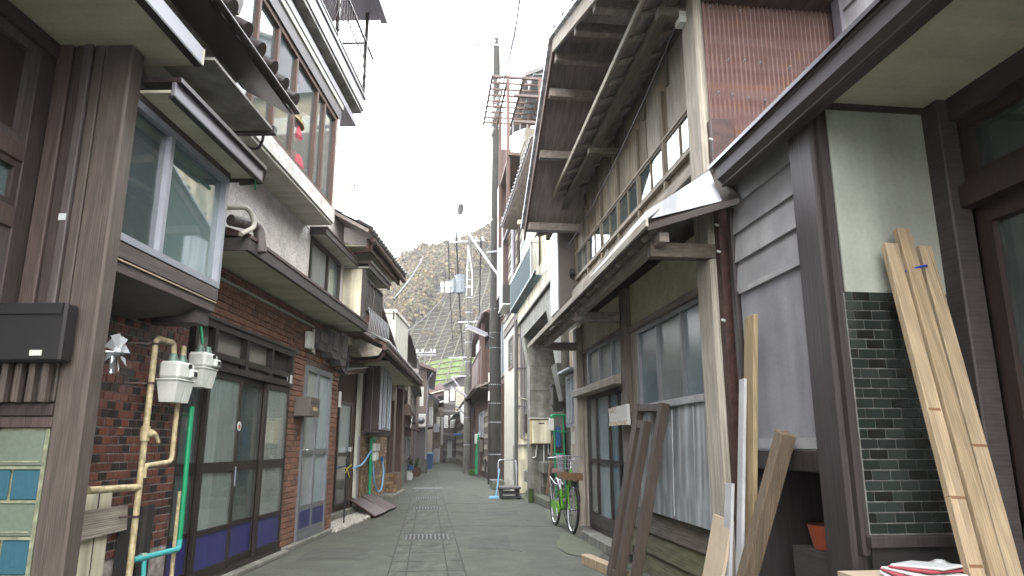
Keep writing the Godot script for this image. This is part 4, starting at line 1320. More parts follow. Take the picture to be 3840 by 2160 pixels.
func old_wooden_house() -> void:
	var m := thing("old_wooden_house", "weathered two storey wooden house with sagging pent roofs, board gable and rusty corrugated side", "house", FR, Vector3(0, 0, 0))
	var e := 2.66
	box("wall", Vector3(-2.6, 0, -5), Vector3(e, 4.7, -0.16), M.room)
	# upper gable wall behind the pent roof
	var s := ns()
	prism(s, [Vector2(-2.55, 4.55), Vector2(2.66, 4.55), Vector2(2.66, 4.9), Vector2(0.1, 5.75), Vector2(-2.55, 4.6)], Vector3(0, 0, -0.16), Vector3(1, 0, 0), Vector3(0, 1, 0), Vector3(0, 0, 0.12))
	add("gable_wall", s, M.wood_dark_y)
	for x in [-1.9, -1.2, -0.5, 0.2, 0.9, 1.6, 2.2]:
		var top: float = 4.6 + (x + 2.55) * 0.43 if x < 0.1 else 5.75 - (x - 0.1) * 0.33
		box("gable_batten", Vector3(x, 4.5, -0.039), Vector3(x + 0.06, top - 0.05, -0.005), M.wood_dark_y)
	# ground floor front
	box("sill_step", Vector3(-1.98, 0, -0.1), Vector3(-0.12, 0.125, 0.11), M.concrete, null, 0.015)
	box("far_post", Vector3(-2.6, 0, -0.159), Vector3(-2.36, 2.86, 0.05), M.wood_grey, null, 0.01)
	box("middle_post", Vector3(-0.13, 0.1, -0.159), Vector3(0.06, 2.9, 0.03), M.wood_dark_y, null, 0.01)
	box("lintel", Vector3(-2.45, 1.86, -0.05), Vector3(-0.131, 1.955, 0.11), M.wood_grey_x, null, 0.008)
	window(-2.2, -0.14, 0.13, 1.86, -0.05, [-1.72, -1.05, -0.62], 0.055, M.bronze_dark, [M.frost_grey, M.frost, M.frost_blue, M.frost], 0.06, "sliding_door", [1.0])
	box("door_kick", Vector3(-2.14, 0.19, -0.078), Vector3(-0.2, 0.34, -0.052), M.dark_trim)
	window(-2.0, -0.14, 1.96, 2.46, -0.02, [-1.34, -0.73], 0.045, M.alu_grey, [M.frost_grey, M.frost_grey, M.frost], 0.06, "transom_window")
	box("side_board", Vector3(-2.359, 0.13, -0.159), Vector3(-2.201, 1.859, -0.03), M.wood_grey)
	box("side_board", Vector3(-2.359, 1.956, -0.159), Vector3(-2.001, 2.46, -0.04), M.wood_dark_y)
	box("plaster", Vector3(-2.36, 2.46, -0.15), Vector3(-0.131, 2.92, -0.05), M.plaster)
	box("plaster", Vector3(0.061, 2.45, -0.15), Vector3(2.37, 2.92, -0.05), M.plaster)
	box("beam", Vector3(0.061, 2.39, -0.15), Vector3(2.37, 2.449, 0.0), M.wood_dark, null, 0.005)
	box("beam", Vector3(-2.36, 2.461, -0.049), Vector3(-0.131, 2.51, -0.01), M.wood_dark, null, 0.005)
	box("panel_board", Vector3(0.062, 1.55, -0.15), Vector3(0.30, 2.389, -0.04), M.wood_grey)
	window(0.301, 2.33, 1.56, 2.38, -0.03, [0.93, 1.60], 0.045, M.alu_grey, [M.frost_blue, M.frost_grey, M.frost], 0.06, "large_window")
	box("window_ledge", Vector3(0.5, 1.525, -0.029), Vector3(2.2, 1.585, 0.06), M.siding_pale, null, 0.005)
	# white sheet over the lower wall, boards beneath
	s = ns()
	hexa(s, [Vector3(0.5, 0.60, 0.0), Vector3(2.33, 0.595, 0.0), Vector3(2.33, 0.595, 0.062), Vector3(0.5, 0.60, 0.045), Vector3(0.5, 1.52, 0.0), Vector3(2.34, 1.535, 0.0), Vector3(2.34, 1.535, 0.03), Vector3(0.5, 1.52, 0.025)])
	add("metal_sheet", s, M.zinc)
	for x in [1.45, 1.95, 2.25]:
		s = ns()
		tube(s, [Vector3(x, 0.62, 0.052), Vector3(x, 1.5, 0.03)], 0.008, 6)
		add("sheet_rib", s, M.zinc)
	siding(0.06, 2.365, 0.02, 0.59, 0.0, 0.19, [M.wood_moss, M.wood_moss, M.wood_old], "lower_board", 0.03)
	box("lower_wall", Vector3(0.06, 0, -0.15), Vector3(2.365, 1.54, -0.012), M.wood_dark)
	# big corner post with its base plate
	box("corner_post", Vector3(2.37, 0.03, -0.1), Vector3(2.66, 5.2, 0.11), M.wood_post, null, 0.02)
	box("post_base", Vector3(2.34, 0, -0.12), Vector3(2.7, 0.03, 0.13), M.concrete)
	# red brown downpipe edge and corrugated side wall
	box("corner_flashing", Vector3(2.67, 0.3, -0.1), Vector3(2.75, 3.6, 0.07), M.rust_pipe)
	s = ns()
	corrugated(s, Vector3(2.70, 3.0, 0.06), Vector3(0, 0, -1.3), Vector3(0, 1.62, 0), Vector3(1, 0, 0), 0.038, 0.013, 8)
	add("corrugated_sheet", s, M.rust)
	box("side_wall", Vector3(2.661, 0, -5), Vector3(2.675, 4.7, -0.101), M.wood_dark_y)
	box("side_eave_board", Vector3(2.66, 4.63, -1.4), Vector3(2.9, 4.8, 0.05), M.wood_brown_x)
	for q in [[4.58, 0.0], [4.56, -0.25], [4.12, -0.12], [4.12, -0.25], [4.11, -0.38], [4.09, -0.62], [4.09, -0.75], [3.83, -0.02], [3.82, -0.13], [3.8, -0.26], [3.79, -0.39], [3.42, 0.03]]:
		s = ns()
		tube(s, [Vector3(2.70, q[0], q[1]), Vector3(2.722, q[0] + 0.012, q[1])], 0.006, 6)
		add("roofing_nail", s, M.alu)
	for q in [3.42, 2.75, 2.55, 2.05]:
		s = ns()
		tube(s, [Vector3(2.76, q, 0.075), Vector3(2.76, q + 0.01, 0.10)], 0.01, 6)
		add("roofing_nail", s, M.white)
	# pent roof over the ground floor
	s = ns()
	hexa(s, [Vector3(-3.0, 2.66, 0.62), Vector3(2.85, 2.70, 0.62), Vector3(2.85, 3.20, 0.02), Vector3(-3.0, 3.20, 0.02), Vector3(-3.0, 2.685, 0.62), Vector3(2.85, 2.725, 0.62), Vector3(2.85, 3.25, 0.02), Vector3(-3.0, 3.25, 0.02)])
	add("pent_roof_deck", s, M.wood_dark)
	for k in 16:
		var x := -2.85 + k * 0.365
		s = ns()
		bar(s, Vector3(x, 2.62 + 0.0068 * (x + 3), 0.60), Vector3(x, 3.13, 0.0), 0.035, 0.045, Vector3.UP)
		add("rafter", s, M.purlin)
	s = ns()
	hexa(s, [Vector3(-3.02, 2.69, 0.65), Vector3(2.9, 2.73, 0.65), Vector3(2.9, 3.26, 0.0), Vector3(-3.02, 3.26, 0.0), Vector3(-3.02, 2.70, 0.65), Vector3(2.9, 2.74, 0.65), Vector3(2.9, 3.28, 0.0), Vector3(-3.02, 3.28, 0.0)])
	add("pent_roof_sheet", s, M.zinc_bright)
	s = ns()
	bar(s, Vector3(-3.03, 2.665, 0.655), Vector3(2.9, 2.71, 0.655), 0.06, 0.02, Vector3.UP)
	add("pent_roof_edge", s, M.wood_grey_x)
	# the hipped near end and its bracket
	s = ns()
	hexa(s, [Vector3(2.86, 2.66, 0.64), Vector3(3.12, 2.79, 0.08), Vector3(2.86, 2.84, 0.04), Vector3(2.84, 2.7, 0.5), Vector3(2.86, 2.70, 0.65), Vector3(3.13, 2.83, 0.08), Vector3(2.86, 3.2, 0.04), Vector3(2.84, 2.78, 0.5)])
	add("hip_board", s, M.gutter)
	s = ns()
	hexa(s, [Vector3(1.2, 2.722, 0.655), Vector3(2.87, 2.735, 0.655), Vector3(2.86, 2.735, 0.60), Vector3(1.2, 2.722, 0.62), Vector3(1.2, 2.745, 0.652), Vector3(2.87, 2.80, 0.645), Vector3(2.86, 2.80, 0.60), Vector3(1.2, 2.745, 0.62)])
	add("hip_sheet", s, M.zinc_bright)
	s = ns()
	hexa(s, [Vector3(2.872, 2.735, 0.655), Vector3(3.08, 2.82, 0.18), Vector3(2.9, 2.82, 0.12), Vector3(2.80, 2.735, 0.55), Vector3(2.872, 2.80, 0.645), Vector3(3.0, 3.07, 0.22), Vector3(2.86, 3.07, 0.14), Vector3(2.80, 2.80, 0.55)])
	add("hip_sheet", s, M.zinc_bright)
	for x in [-2.4, -0.06, 2.62]:
		box("bracket", Vector3(x - 0.05, 2.53, 0.05), Vector3(x + 0.05, 2.64, 0.56), M.wood_old if x > 2 else M.wood_dark, null, 0.006)
	s = ns()
	bar(s, Vector3(-2.9, 2.60, 0.5), Vector3(2.8, 2.64, 0.5), 0.07, 0.07, Vector3.UP)
	add("eave_purlin", s, M.purlin)
	# upper floor front: sill beam, windows, board wall
	box("sill_beam", Vector3(-2.58, 3.33, -0.1), Vector3(2.38, 3.45, 0.06), M.wood_grey_x, null, 0.012)
	boards(-2.55, 2.37, 3.45, 3.62, -0.03, 0.31, [M.wood_grey, M.wood_board, M.wood_board_b], "apron_board")
	box("upper_sill", Vector3(-2.55, 3.60, -0.1), Vector3(2.37, 3.64, 0.01), M.wood_grey_x)
	box("upper_head", Vector3(-2.55, 3.99, -0.1), Vector3(2.37, 4.01, 0.008), M.wood_grey_x)
	boards(-2.55, 2.37, 4.01, 4.8, -0.03, 0.205, [M.wood_board, M.wood_board, M.wood_board_b, M.wood_grey], "wall_board")
	var xs := [-2.5, -1.72, -0.95, -0.14, 0.66, 1.48, 2.3]
	for i in 6:
		box("stud", Vector3(xs[i] - 0.03, 3.46, -0.1), Vector3(xs[i] + 0.03, 4.5, 0.004), M.wood_board_b)
		window(xs[i] + 0.031, xs[i + 1] - 0.031, 3.641, 3.989, -0.004, [(xs[i] + xs[i + 1]) / 2], 0.026, M.wood_board_b, M.glass_dark, 0.02, "upper_window")
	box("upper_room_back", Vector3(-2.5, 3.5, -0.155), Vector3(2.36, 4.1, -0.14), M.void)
	# shutter box at the far end
	box("shutter_box", Vector3(-3.2, 3.16, -0.02), Vector3(-2.6, 4.5, 0.24), M.mail_brown, null, 0.006)
	box("shutter_box_face", Vector3(-3.21, 3.17, 0.241), Vector3(-2.61, 4.45, 0.26), M.zinc)
	s = ns()
	hexa(s, [Vector3(-3.2, 3.02, -0.02), Vector3(-2.62, 3.08, -0.02), Vector3(-2.62, 3.08, 0.05), Vector3(-3.2, 3.02, 0.05), Vector3(-3.2, 3.159, -0.02), Vector3(-2.61, 3.159, -0.02), Vector3(-2.61, 3.159, 0.25), Vector3(-3.2, 3.159, 0.25)])
	add("shutter_box_base", s, M.wood_dark)
	s = ns()
	lathe(s, Vector3(-2.56, 3.72, 0.02), Vector3(0, 0, 1), [Vector2(0.07, 0), Vector2(0.07, 0.05), Vector2(0.03, 0.06)], 14)
	add("pulley", s, M.black)
	# middle pent roof
	s = ns()
	hexa(s, [Vector3(-3.6, 4.60, 0.43), Vector3(3.3, 4.84, 0.43), Vector3(3.3, 5.0, -0.03), Vector3(-3.6, 4.76, -0.03), Vector3(-3.6, 4.625, 0.43), Vector3(3.3, 4.865, 0.43), Vector3(3.3, 5.04, -0.03), Vector3(-3.6, 4.80, -0.03)])
	add("middle_roof_deck", s, M.wood_dark)
	for k in 19:
		var x := -3.5 + k * 0.36
		var t := (x + 3.0) / 6.3 * 0.25
		s = ns()
		bar(s, Vector3(x, 4.595 + t * 0.88, 0.41), Vector3(x, 4.755 + t * 0.88, -0.02), 0.04, 0.05, Vector3.UP)
		add("rafter", s, M.purlin)
	s = ns()
	bar(s, Vector3(-3.62, 4.61, 0.445), Vector3(3.3, 4.85, 0.445), 0.06, 0.022, Vector3.UP)
	add("middle_roof_edge", s, M.wood_grey_x)
	s = ns()
	bar(s, Vector3(-3.5, 4.55, 0.24), Vector3(2.9, 4.775, 0.24), 0.09, 0.09, Vector3.UP)
	add("eave_purlin", s, M.wood_old)
	for x in [-2.3, -0.1, 2.45]:
		var t: float = (x + 3.0) / 6.3 * 0.25
		box("bracket", Vector3(x - 0.05, 4.44 + t * 0.88, -0.02), Vector3(x + 0.05, 4.52 + t * 0.88, 0.34), M.wood_old, null, 0.006)
	# verge of the gable roof over the street
	var V := [Vector2(-2.5, 4.32), Vector2(0.1, 5.86), Vector2(3.2, 4.72)]
	for k in 2:
		var a: Vector2 = V[k]
		var b: Vector2 = V[k + 1]
		s = ns()
		hexa(s, [Vector3(a.x, a.y, 0.76), Vector3(b.x, b.y, 0.76), Vector3(b.x, b.y, -5), Vector3(a.x, a.y, -5), Vector3(a.x, a.y + 0.04, 0.76), Vector3(b.x, b.y + 0.04, 0.76), Vector3(b.x, b.y + 0.04, -5), Vector3(a.x, a.y + 0.04, -5)])
		add("roof_slope", s, M.wood_dark)
		s = ns()
		hexa(s, [Vector3(a.x, a.y - 0.13, 0.761), Vector3(b.x, b.y - 0.14, 0.761), Vector3(b.x, b.y - 0.14, 0.79), Vector3(a.x, a.y - 0.13, 0.79), Vector3(a.x, a.y + 0.03, 0.761), Vector3(b.x, b.y + 0.03, 0.761), Vector3(b.x, b.y + 0.03, 0.79), Vector3(a.x, a.y + 0.03, 0.79)])
		add("barge_board", s, M.wood_grey_x if k else M.wood_brown_x)
		s = ns()
		hexa(s, [Vector3(a.x, a.y + 0.041, 0.83), Vector3(b.x, b.y + 0.041, 0.83), Vector3(b.x, b.y + 0.041, -5), Vector3(a.x, a.y + 0.041, -5), Vector3(a.x, a.y + 0.075, 0.83), Vector3(b.x, b.y + 0.075, 0.83), Vector3(b.x, b.y + 0.075, -5), Vector3(a.x, a.y + 0.075, -5)])
		add("roof_covering", s, M.zinc)
		for j in 6:
			var t := (j + 0.5) / 6.0
			var p := a.lerp(b, t)
			s = ns()
			lathe(s, Vector3(p.x, p.y + 0.09, 0.80), Vector3.UP, [Vector2(0.02, 0), Vector2(0.035, 0.03), Vector2(0.01, 0.07)], 8)
			add("roof_clip", s, M.roof_grey)
	for q in [Vector2(-2.25, 4.33), Vector2(-1.16, 4.98), Vector2(-0.35, 5.44), Vector2(0.1, 5.66), Vector2(1.2, 5.32), Vector2(2.0, 5.03)]:
		box("purlin", Vector3(q.x - 0.05, q.y - 0.06, -0.03), Vector3(q.x + 0.05, q.y + 0.05, 0.755), M.purlin, null, 0.006)
	s = ns()
	bar(s, Vector3(-2.75, 4.52, 0.0), Vector3(-2.75, 4.55, 0.85), 0.07, 0.07, Vector3.UP)
	add("outrigger", s, M.wood_grey_x)
	# annexe strip with two small windows beyond the door
	box("annexe_wall", Vector3(-3.6, 0, -3), Vector3(-2.601, 3.0, -0.1), M.wood_grey)
	box("annexe_back_wall", Vector3(-5.9, 0, -3), Vector3(-3.601, 3.0, -0.62), M.wood_dark_y)
	window(-3.45, -2.66, 1.47, 2.26, 0.0, [-3.05], 0.05, M.alu, M.glass_teal, 0.06, "annexe_window")
	box("annexe_blind", Vector3(-3.4, 1.5, -0.099), Vector3(-2.7, 2.22, -0.09), M.frost)
	box("annexe_panel", Vector3(-3.4, 1.22, -0.099), Vector3(-2.7, 1.40, -0.06), M.white_wall)
	box("annexe_hood", Vector3(-3.5, 2.29, -0.09), Vector3(-2.62, 2.32, 0.12), M.zinc)
	boards(-3.5, -2.62, 0.1, 1.2, -0.075, 0.2, [M.wood_grey, M.siding_pale], "annexe_board")
	boards(-3.5, -2.62, 2.33, 2.95, -0.075, 0.2, [M.wood_grey, M.wood_board], "annexe_board")

func right_middle_houses() -> void:
	thing("concrete_house", "concrete fronted house with big square portal, cream parapet and teal barred balcony", "house", FR, Vector3(-6.5, 0, 0))
	box("back_wall", Vector3(-9.0, 0, -5), Vector3(-3.6, 3.64, -0.95), M.concrete_dark)
	box("portal_beam", Vector3(-8.7, 3.64, -0.9), Vector3(-3.7, 4.02, 0.02), M.concrete)
	box("portal_column", Vector3(-8.7, 0, -0.9), Vector3(-8.25, 3.64, -0.12), M.concrete)
	var s := ns()
	hexa(s, [Vector3(-8.7, 2.95, -0.1195), Vector3(-8.25, 2.95, -0.1195), Vector3(-8.25, 2.95, -0.119), Vector3(-8.7, 2.95, -0.119), Vector3(-8.7, 3.639, -0.1195), Vector3(-8.25, 3.639, -0.1195), Vector3(-8.25, 3.639, 0.015), Vector3(-8.7, 3.639, 0.015)])
	add("portal_haunch", s, M.concrete)
	box("recess_wall", Vector3(-8.9, 0, -0.95), Vector3(-8.7, 3.64, -0.5), M.concrete_dark)
	for y in [0.9, 1.8, 2.4, 2.95]:
		box("wall_joint", Vector3(-8.249, y, -0.89), Vector3(-8.243, y + 0.012, -0.13), M.concrete_dark)
	s = ns()
	hexa(s, [Vector3(-4.1, 2.4, -0.5), Vector3(-3.7, 2.4, -0.5), Vector3(-3.7, 2.4, 0.02), Vector3(-4.1, 2.4, 0.02), Vector3(-5.1, 3.639, -0.5), Vector3(-3.7, 3.639, -0.5), Vector3(-3.7, 3.639, 0.02), Vector3(-5.1, 3.639, 0.02)])
	add("portal_brace", s, M.concrete)
	s = ns()
	hexa(s, [Vector3(-4.05, 1.9, -0.3), Vector3(-3.72, 1.9, -0.3), Vector3(-3.72, 1.9, 0.0), Vector3(-4.05, 1.9, 0.0), Vector3(-4.2, 2.5, -0.3), Vector3(-3.7, 2.5, -0.3), Vector3(-3.7, 2.5, 0.1), Vector3(-4.2, 2.5, 0.1)])
	add("hopper_head", s, M.concrete_dark)
	box("parapet", Vector3(-9.0, 4.02, -0.9), Vector3(-3.7, 4.62, 0.06), M.cream_wall)
	box("parapet_drip", Vector3(-9.02, 4.0, 0.021), Vector3(-3.7, 4.04, 0.08), M.concrete_dark)
	box("upper_wall", Vector3(-9.0, 4.62, -5), Vector3(-3.2, 6.75, -0.05), M.cream_wall)
	window(-8.9, -6.6, 4.75, 6.0, 0.0, [-7.75], 0.06, M.alu, [M.aqua, M.frost], 0.045, "balcony_window")
	box("balcony_recess", Vector3(-8.95, 4.63, 0.005), Vector3(-6.56, 5.02, 0.015), M.dark_trim)
	box("balcony_panel", Vector3(-6.55, 4.6, 0.0), Vector3(-6.05, 5.6, 0.2), M.white_wall)
	# balcony with teal bars
	box("balcony_handrail", Vector3(-9.05, 5.04, 0.20), Vector3(-5.55, 5.09, 0.24), M.fascia)
	box("balcony_rail", Vector3(-9.05, 4.37, 0.20), Vector3(-5.1, 4.40, 0.24), M.teal_rail)
	box("balcony_edge", Vector3(-9.05, 4.32, 0.02), Vector3(-9.0, 5.05, 0.24), M.teal_rail)
	box("balcony_post", Vector3(-5.6, 4.36, 0.2), Vector3(-5.55, 5.12, 0.24), M.fascia)
	var bm := ns()
	tube(bm, [Vector3(0, 4.39, 0.22), Vector3(0, 5.05, 0.22)], 0.016, 6)
	var bmm := bm.commit()
	var sm := ns()
	bx(sm, Vector3(-0.03, 4.345, 0.03), Vector3(0.03, 4.368, 0.24))
	var smm := sm.commit()
	for k in 30:
		put("baluster", bmm, M.teal_rail, null, Vector3(-8.95 + k * 0.115, 0, 0))
		put("floor_slat", smm, M.teal_rail, null, Vector3(-8.95 + k * 0.125, 0, 0))
	s = ns()
	tube(s, [Vector3(-5.6, 5.08, 0.2), Vector3(-5.0, 4.2, 0.1)], 0.008, 6)
	tube(s, [Vector3(-5.55, 5.08, 0.2), Vector3(-5.55, 5.1, -0.04)], 0.01, 6)
	add("stay", s, M.wire_grey)
	# window and sill in the recess
	window(-7.6, -5.4, 1.75, 2.7, -0.86, [-6.5], 0.09, M.dark_trim, [M.glass_teal, M.frost], 0.08, "dark_window")
	box("window_box", Vector3(-7.65, 1.62, -0.94), Vector3(-5.35, 1.749, -0.8), M.dark_trim)
	box("pipe_board", Vector3(-5.0, 0, -0.9), Vector3(-3.6, 2.4, -0.5), M.wood_dark_y)
	# tiled eave above
	box("eave_soffit", Vector3(-10.0, 6.75, -0.05), Vector3(-4.4, 6.78, 0.3), M.wood_dark)
	tile_roof(-10.0, -4.4, -2.2, 8.0, 0.36, 6.82, 0.23, M.roof_grey, M.wood_dark)
	box("eave_wall", Vector3(-10.0, 6.2, -5), Vector3(-9.0, 9.2, -0.15), M.wood_old)
	siding(-10.0, -9.02, 6.2, 9.0, -0.15, 0.24, [M.wood_old, M.wood_grey_x], "siding_board", 0.03)
	# steps
	box("step", Vector3(-9.4, 0, -0.95), Vector3(-6.2, 0.17, -0.17), M.mossy, null, 0.015)
	box("step", Vector3(-8.9, 0.17, -0.95), Vector3(-6.9, 0.34, -0.35), M.mossy, null, 0.015)

	thing("cream_house", "narrow tall cream white house with downpipes between concrete portal and utility pole", "house", FR, Vector3(-12, 0, -0.17))
	base = Vector3(-12, 0, 0)
	box("wall", Vector3(-13.9, 0, -5), Vector3(-11.0, 5.2, -0.02), M.cream_wall)
	box("front_wall", Vector3(-13.9, 0, -0.019), Vector3(-11.05, 4.4, 0.03), M.white_wall)
	box("upper_front", Vector3(-13.9, 4.4, -0.019), Vector3(-10.6, 7.4, 0.03), M.wood_old)
	siding(-13.9, -10.6, 4.45, 7.4, 0.03, 0.22, [M.wood_old, M.wood_grey_x, M.wood_old], "siding_board", 0.03)
	window(-12.6, -11.5, 3.3, 4.2, 0.06, [], 0.06, M.wood_dark_y, M.glass_dark, 0.029, "small_window")
	box("upper_block", Vector3(-14.5, 5.2, -5), Vector3(-10.7, 8.2, -0.05), M.wood_old)
	for p in [[-10.98, 0.03, 0.0, 5.2, 0.05], [-10.97, -0.10, 1.4, 4.6, 0.025], [-10.97, -0.17, 1.4, 4.6, 0.025], [-10.97, -0.24, 1.9, 4.6, 0.025]]:
		s = ns()
		tube(s, [Vector3(p[0], p[2], p[1]), Vector3(p[0], p[3], p[1])], p[4], 8)
		add("downpipe", s, M.box_grey if p[4] > 0.04 else M.fascia)
	s = ns()
	tube(s, path([Vector3(-10.6, 7.2, 0.14), Vector3(-10.6, 5.0, 0.14), Vector3(-10.98, 4.9, 0.06)], 0.05), 0.055, 8)
	tube(s, path([Vector3(-13.8, 7.3, 0.16), Vector3(-10.3, 7.25, 0.16)], 0.05), 0.05, 8)
	add("gutter", s, M.fascia)
	for y in [1.2, 2.2, 3.2, 4.1]:
		box("pipe_clip", Vector3(-10.99, y, -0.28), Vector3(-10.93, y + 0.02, 0.0), M.fascia)
	s = ns()
	tube(s, path([Vector3(-10.99, 2.45, -0.05), Vector3(-10.95, 2.4, -0.1), Vector3(-10.95, 2.35, -0.45), Vector3(-10.95, 2.25, -0.55)], 0.04), 0.02, 8)
	tube(s, path([Vector3(-10.95, 2.35, -0.10), Vector3(-10.95, 1.4, -0.10), Vector3(-10.95, 1.35, -0.3)], 0.05), 0.015, 8)
	add("conduit", s, M.hose_grey)
	box("base_block", Vector3(-10.9, 0, -0.9), Vector3(-10.2, 0.35, -0.25), M.concrete_dark)
	box("vent_slot", Vector3(-11.6, 0.3, 0.0305), Vector3(-11.5, 1.2, 0.04), M.wood_dark_y)
	# air conditioner grille, awnings on the upper front
	box("balcony_grille", Vector3(-12.9, 5.1, 0.05), Vector3(-11.9, 5.7, 0.3), M.black)
	box("grille_shelf", Vector3(-13.0, 5.06, 0.04), Vector3(-11.6, 5.09, 0.32), M.bag)

	# drying deck on the roofs
	thing("drying_deck", "wooden lattice drying deck high on the roofs with glazed roof panels", "roof deck", FR, Vector3(-11, 7, -0.3))
	base = Vector3(-11, 7, 0)
	for k in [[-12.6, 0.4], [-12.6, -0.5], [-10.4, 0.4], [-10.4, -0.5]]:
		box("deck_post", Vector3(k[0], 7.0, k[1]), Vector3(k[0] + 0.09, 11.4, k[1] + 0.09), M.wood_brown)
	box("floor_beam", Vector3(-12.8, 8.95, -1.2), Vector3(-10.2, 9.05, 0.45), M.wood_brown_x)
	box("red_sheet", Vector3(-14.6, 5.8, -2.0), Vector3(-12.7, 9.6, 0.34), M.rust_pipe)
	box("brown_board", Vector3(-12.68, 8.0, 0.1), Vector3(-12.62, 10.2, 0.4), M.rust_pipe)
	box("gable_board", Vector3(-10.95, 8.6, -1.0), Vector3(-10.9, 9.0, 0.05), M.fascia)
	box("aqua_strip", Vector3(-10.96, 9.0, -1.0), Vector3(-10.89, 9.06, 0.06), M.aqua)
	for y in [10.0, 10.8, 11.35]:
		box("deck_rail", Vector3(-10.4, y, -1.2), Vector3(-10.32, y + 0.07, 0.3 if y < 11 else 0.85), M.post_brown)
	# sloping roof of slats over the deck
	for k in 9:
		var t := k / 8.0
		s = ns()
		bar(s, Vector3(-10.4 - t * 3.2, 11.42 + t * 0.15, -1.2), Vector3(-10.4 - t * 3.2, 11.42 + t * 0.15, 0.9), 0.05, 0.05, Vector3.UP)
		add("roof_slat", s, M.wood_brown_x)
	for z in [0.9, 0.45, 0.0, -0.6, -1.2]:
		s = ns()
		bar(s, Vector3(-10.3, 11.38, z), Vector3(-13.7, 11.53, z), 0.06, 0.06, Vector3.UP)
		add("roof_rafter", s, M.wood_brown_x)
	box("roof_panel", Vector3(-13.6, 11.62, -1.2), Vector3(-10.5, 11.63, -0.3), M.frost)
	for k in 8:
		box("deck_bar", Vector3(-10.39, 9.1, -1.1 + k * 0.2), Vector3(-10.37, 10.0, -1.08 + k * 0.2), M.wire_grey)

	thing("gabled_top_house", "grey gabled upper storey showing above the drying deck", "house", FR, Vector3(-13, 6, -3.3))
	base = Vector3(-13, 6, -2)
	box("wall", Vector3(-18, 6.0, -5.5), Vector3(-13.8, 12.3, -1.0), M.white_wall)
	s = ns()
	prism(s, [Vector2(0.35, 13.4), Vector2(-0.4, 14.0), Vector2(-4.5, 15.6), Vector2(-4.5, 13.1), Vector2(0.35, 13.1)], Vector3(-13.75, 0, 0), Vector3(0, 0, 1), Vector3(0, 1, 0), Vector3(0.1, 0, 0))
	add("gable_board", s, M.fascia)
	s = ns()
	hexa(s, [Vector3(-18, 13.3, 0.5), Vector3(-13.5, 13.3, 0.5), Vector3(-13.5, 15.6, -4.5), Vector3(-18, 15.6, -4.5), Vector3(-18, 13.45, 0.5), Vector3(-13.5, 13.45, 0.5), Vector3(-13.5, 15.75, -4.5), Vector3(-18, 15.75, -4.5)])
	add("roof", s, M.roof_grey)
	box("upper_wall", Vector3(-18, 12.3, -5.5), Vector3(-13.9, 13.4, -0.6), M.curtain)
	s = ns()
	tube(s, [Vector3(-13.6, 13.35, 0.5), Vector3(-18, 13.3, 0.5)], 0.09, 8)
	tube(s, [Vector3(-13.65, 13.3, 0.4), Vector3(-13.65, 12.4, 0.3)], 0.05, 8)
	add("gutter", s, M.fascia)

	thing("balcony_house", "dark brown timber house with projecting board balcony beside the near utility pole", "house", FR, Vector3(-25, 0, 0))
	box("wall", Vector3(-32.0, 0, -5), Vector3(-17.9, 3.4, -0.02), M.wood_brown)
	box("upper_wall", Vector3(-32.0, 3.4, -5), Vector3(-14.5, 6.2, -0.6), M.wood_brown)
	siding(-20.6, -17.95, 0.25, 2.5, 0.0, 0.2, [M.wood_grey_x, M.wood_old], "siding_board", 0.03)
	window(-21.8, -19.8, 1.5, 2.48, 0.08, [-20.8], 0.05, M.alu, [M.frost, M.curtain_grey], 0.05, "front_window")
	box("corner_board", Vector3(-17.95, 0, -0.3), Vector3(-17.85, 3.4, 0.03), M.wood_brown)
	box("vent", Vector3(-19.0, 0.1, 0.032), Vector3(-18.4, 0.7, 0.05), M.void)
	# balcony
	boards(-30.7, -20.95, 3.7, 5.15, 0.02, 0.6, [M.wood_brown, M.wood_brown, M.rust_pipe], "balcony_board")
	boards_z(-20.93, 3.45, 5.1, -0.6, 0.02, 0.2)
	box("balcony_rail", Vector3(-30.8, 5.15, -0.03), Vector3(-20.9, 5.25, 0.06), M.wood_brown_x)
	box("balcony_floor", Vector3(-30.8, 3.4, -0.6), Vector3(-20.9, 3.7, 0.04), M.wood_dark)
	for q in [-22.2, -20.95, -30.7]:
		box("balcony_post", Vector3(q - 0.07, 3.4, -0.07), Vector3(q + 0.07, 6.2, 0.07), M.wood_brown)
	box("laundry_sheet", Vector3(-26.5, 5.2, -0.1), Vector3(-23.0, 6.0, -0.08), M.bag)
	window(-20.6, -16.0, 3.7, 5.8, -0.55, [-19.6, -18.6, -17.4], 0.06, M.wood_dark_y, [M.glass_teal, M.frost, M.frost, M.glass_teal], 0.05, "upper_window")
	box("upper_eave", Vector3(-32.5, 6.15, -0.6), Vector3(-18.5, 6.2, 0.1), M.wood_brown_x)
	tile_roof(-34.0, -18.6, -3.0, 8.0, 0.2, 6.2, 0.28, M.roof_grey, M.wood_dark)
	# lower eave
	box("lower_soffit", Vector3(-34, 3.22, -0.02), Vector3(-17.7, 3.25, 0.35), M.wood_brown_x)
	s = ns()
	hexa(s, [Vector3(-34, 3.2, 0.5), Vector3(-17.7, 3.2, 0.5), Vector3(-17.7, 3.4, -0.02), Vector3(-34, 3.4, -0.02), Vector3(-34, 3.25, 0.5), Vector3(-17.7, 3.25, 0.5), Vector3(-17.7, 3.45, -0.02), Vector3(-34, 3.45, -0.02)])
	add("lower_roof", s, M.wood_dark)
	s = ns()
	tube(s, [Vector3(-34, 3.2, 0.52), Vector3(-17.7, 3.22, 0.52)], 0.05, 8)
	add("gutter", s, M.rust_pipe)

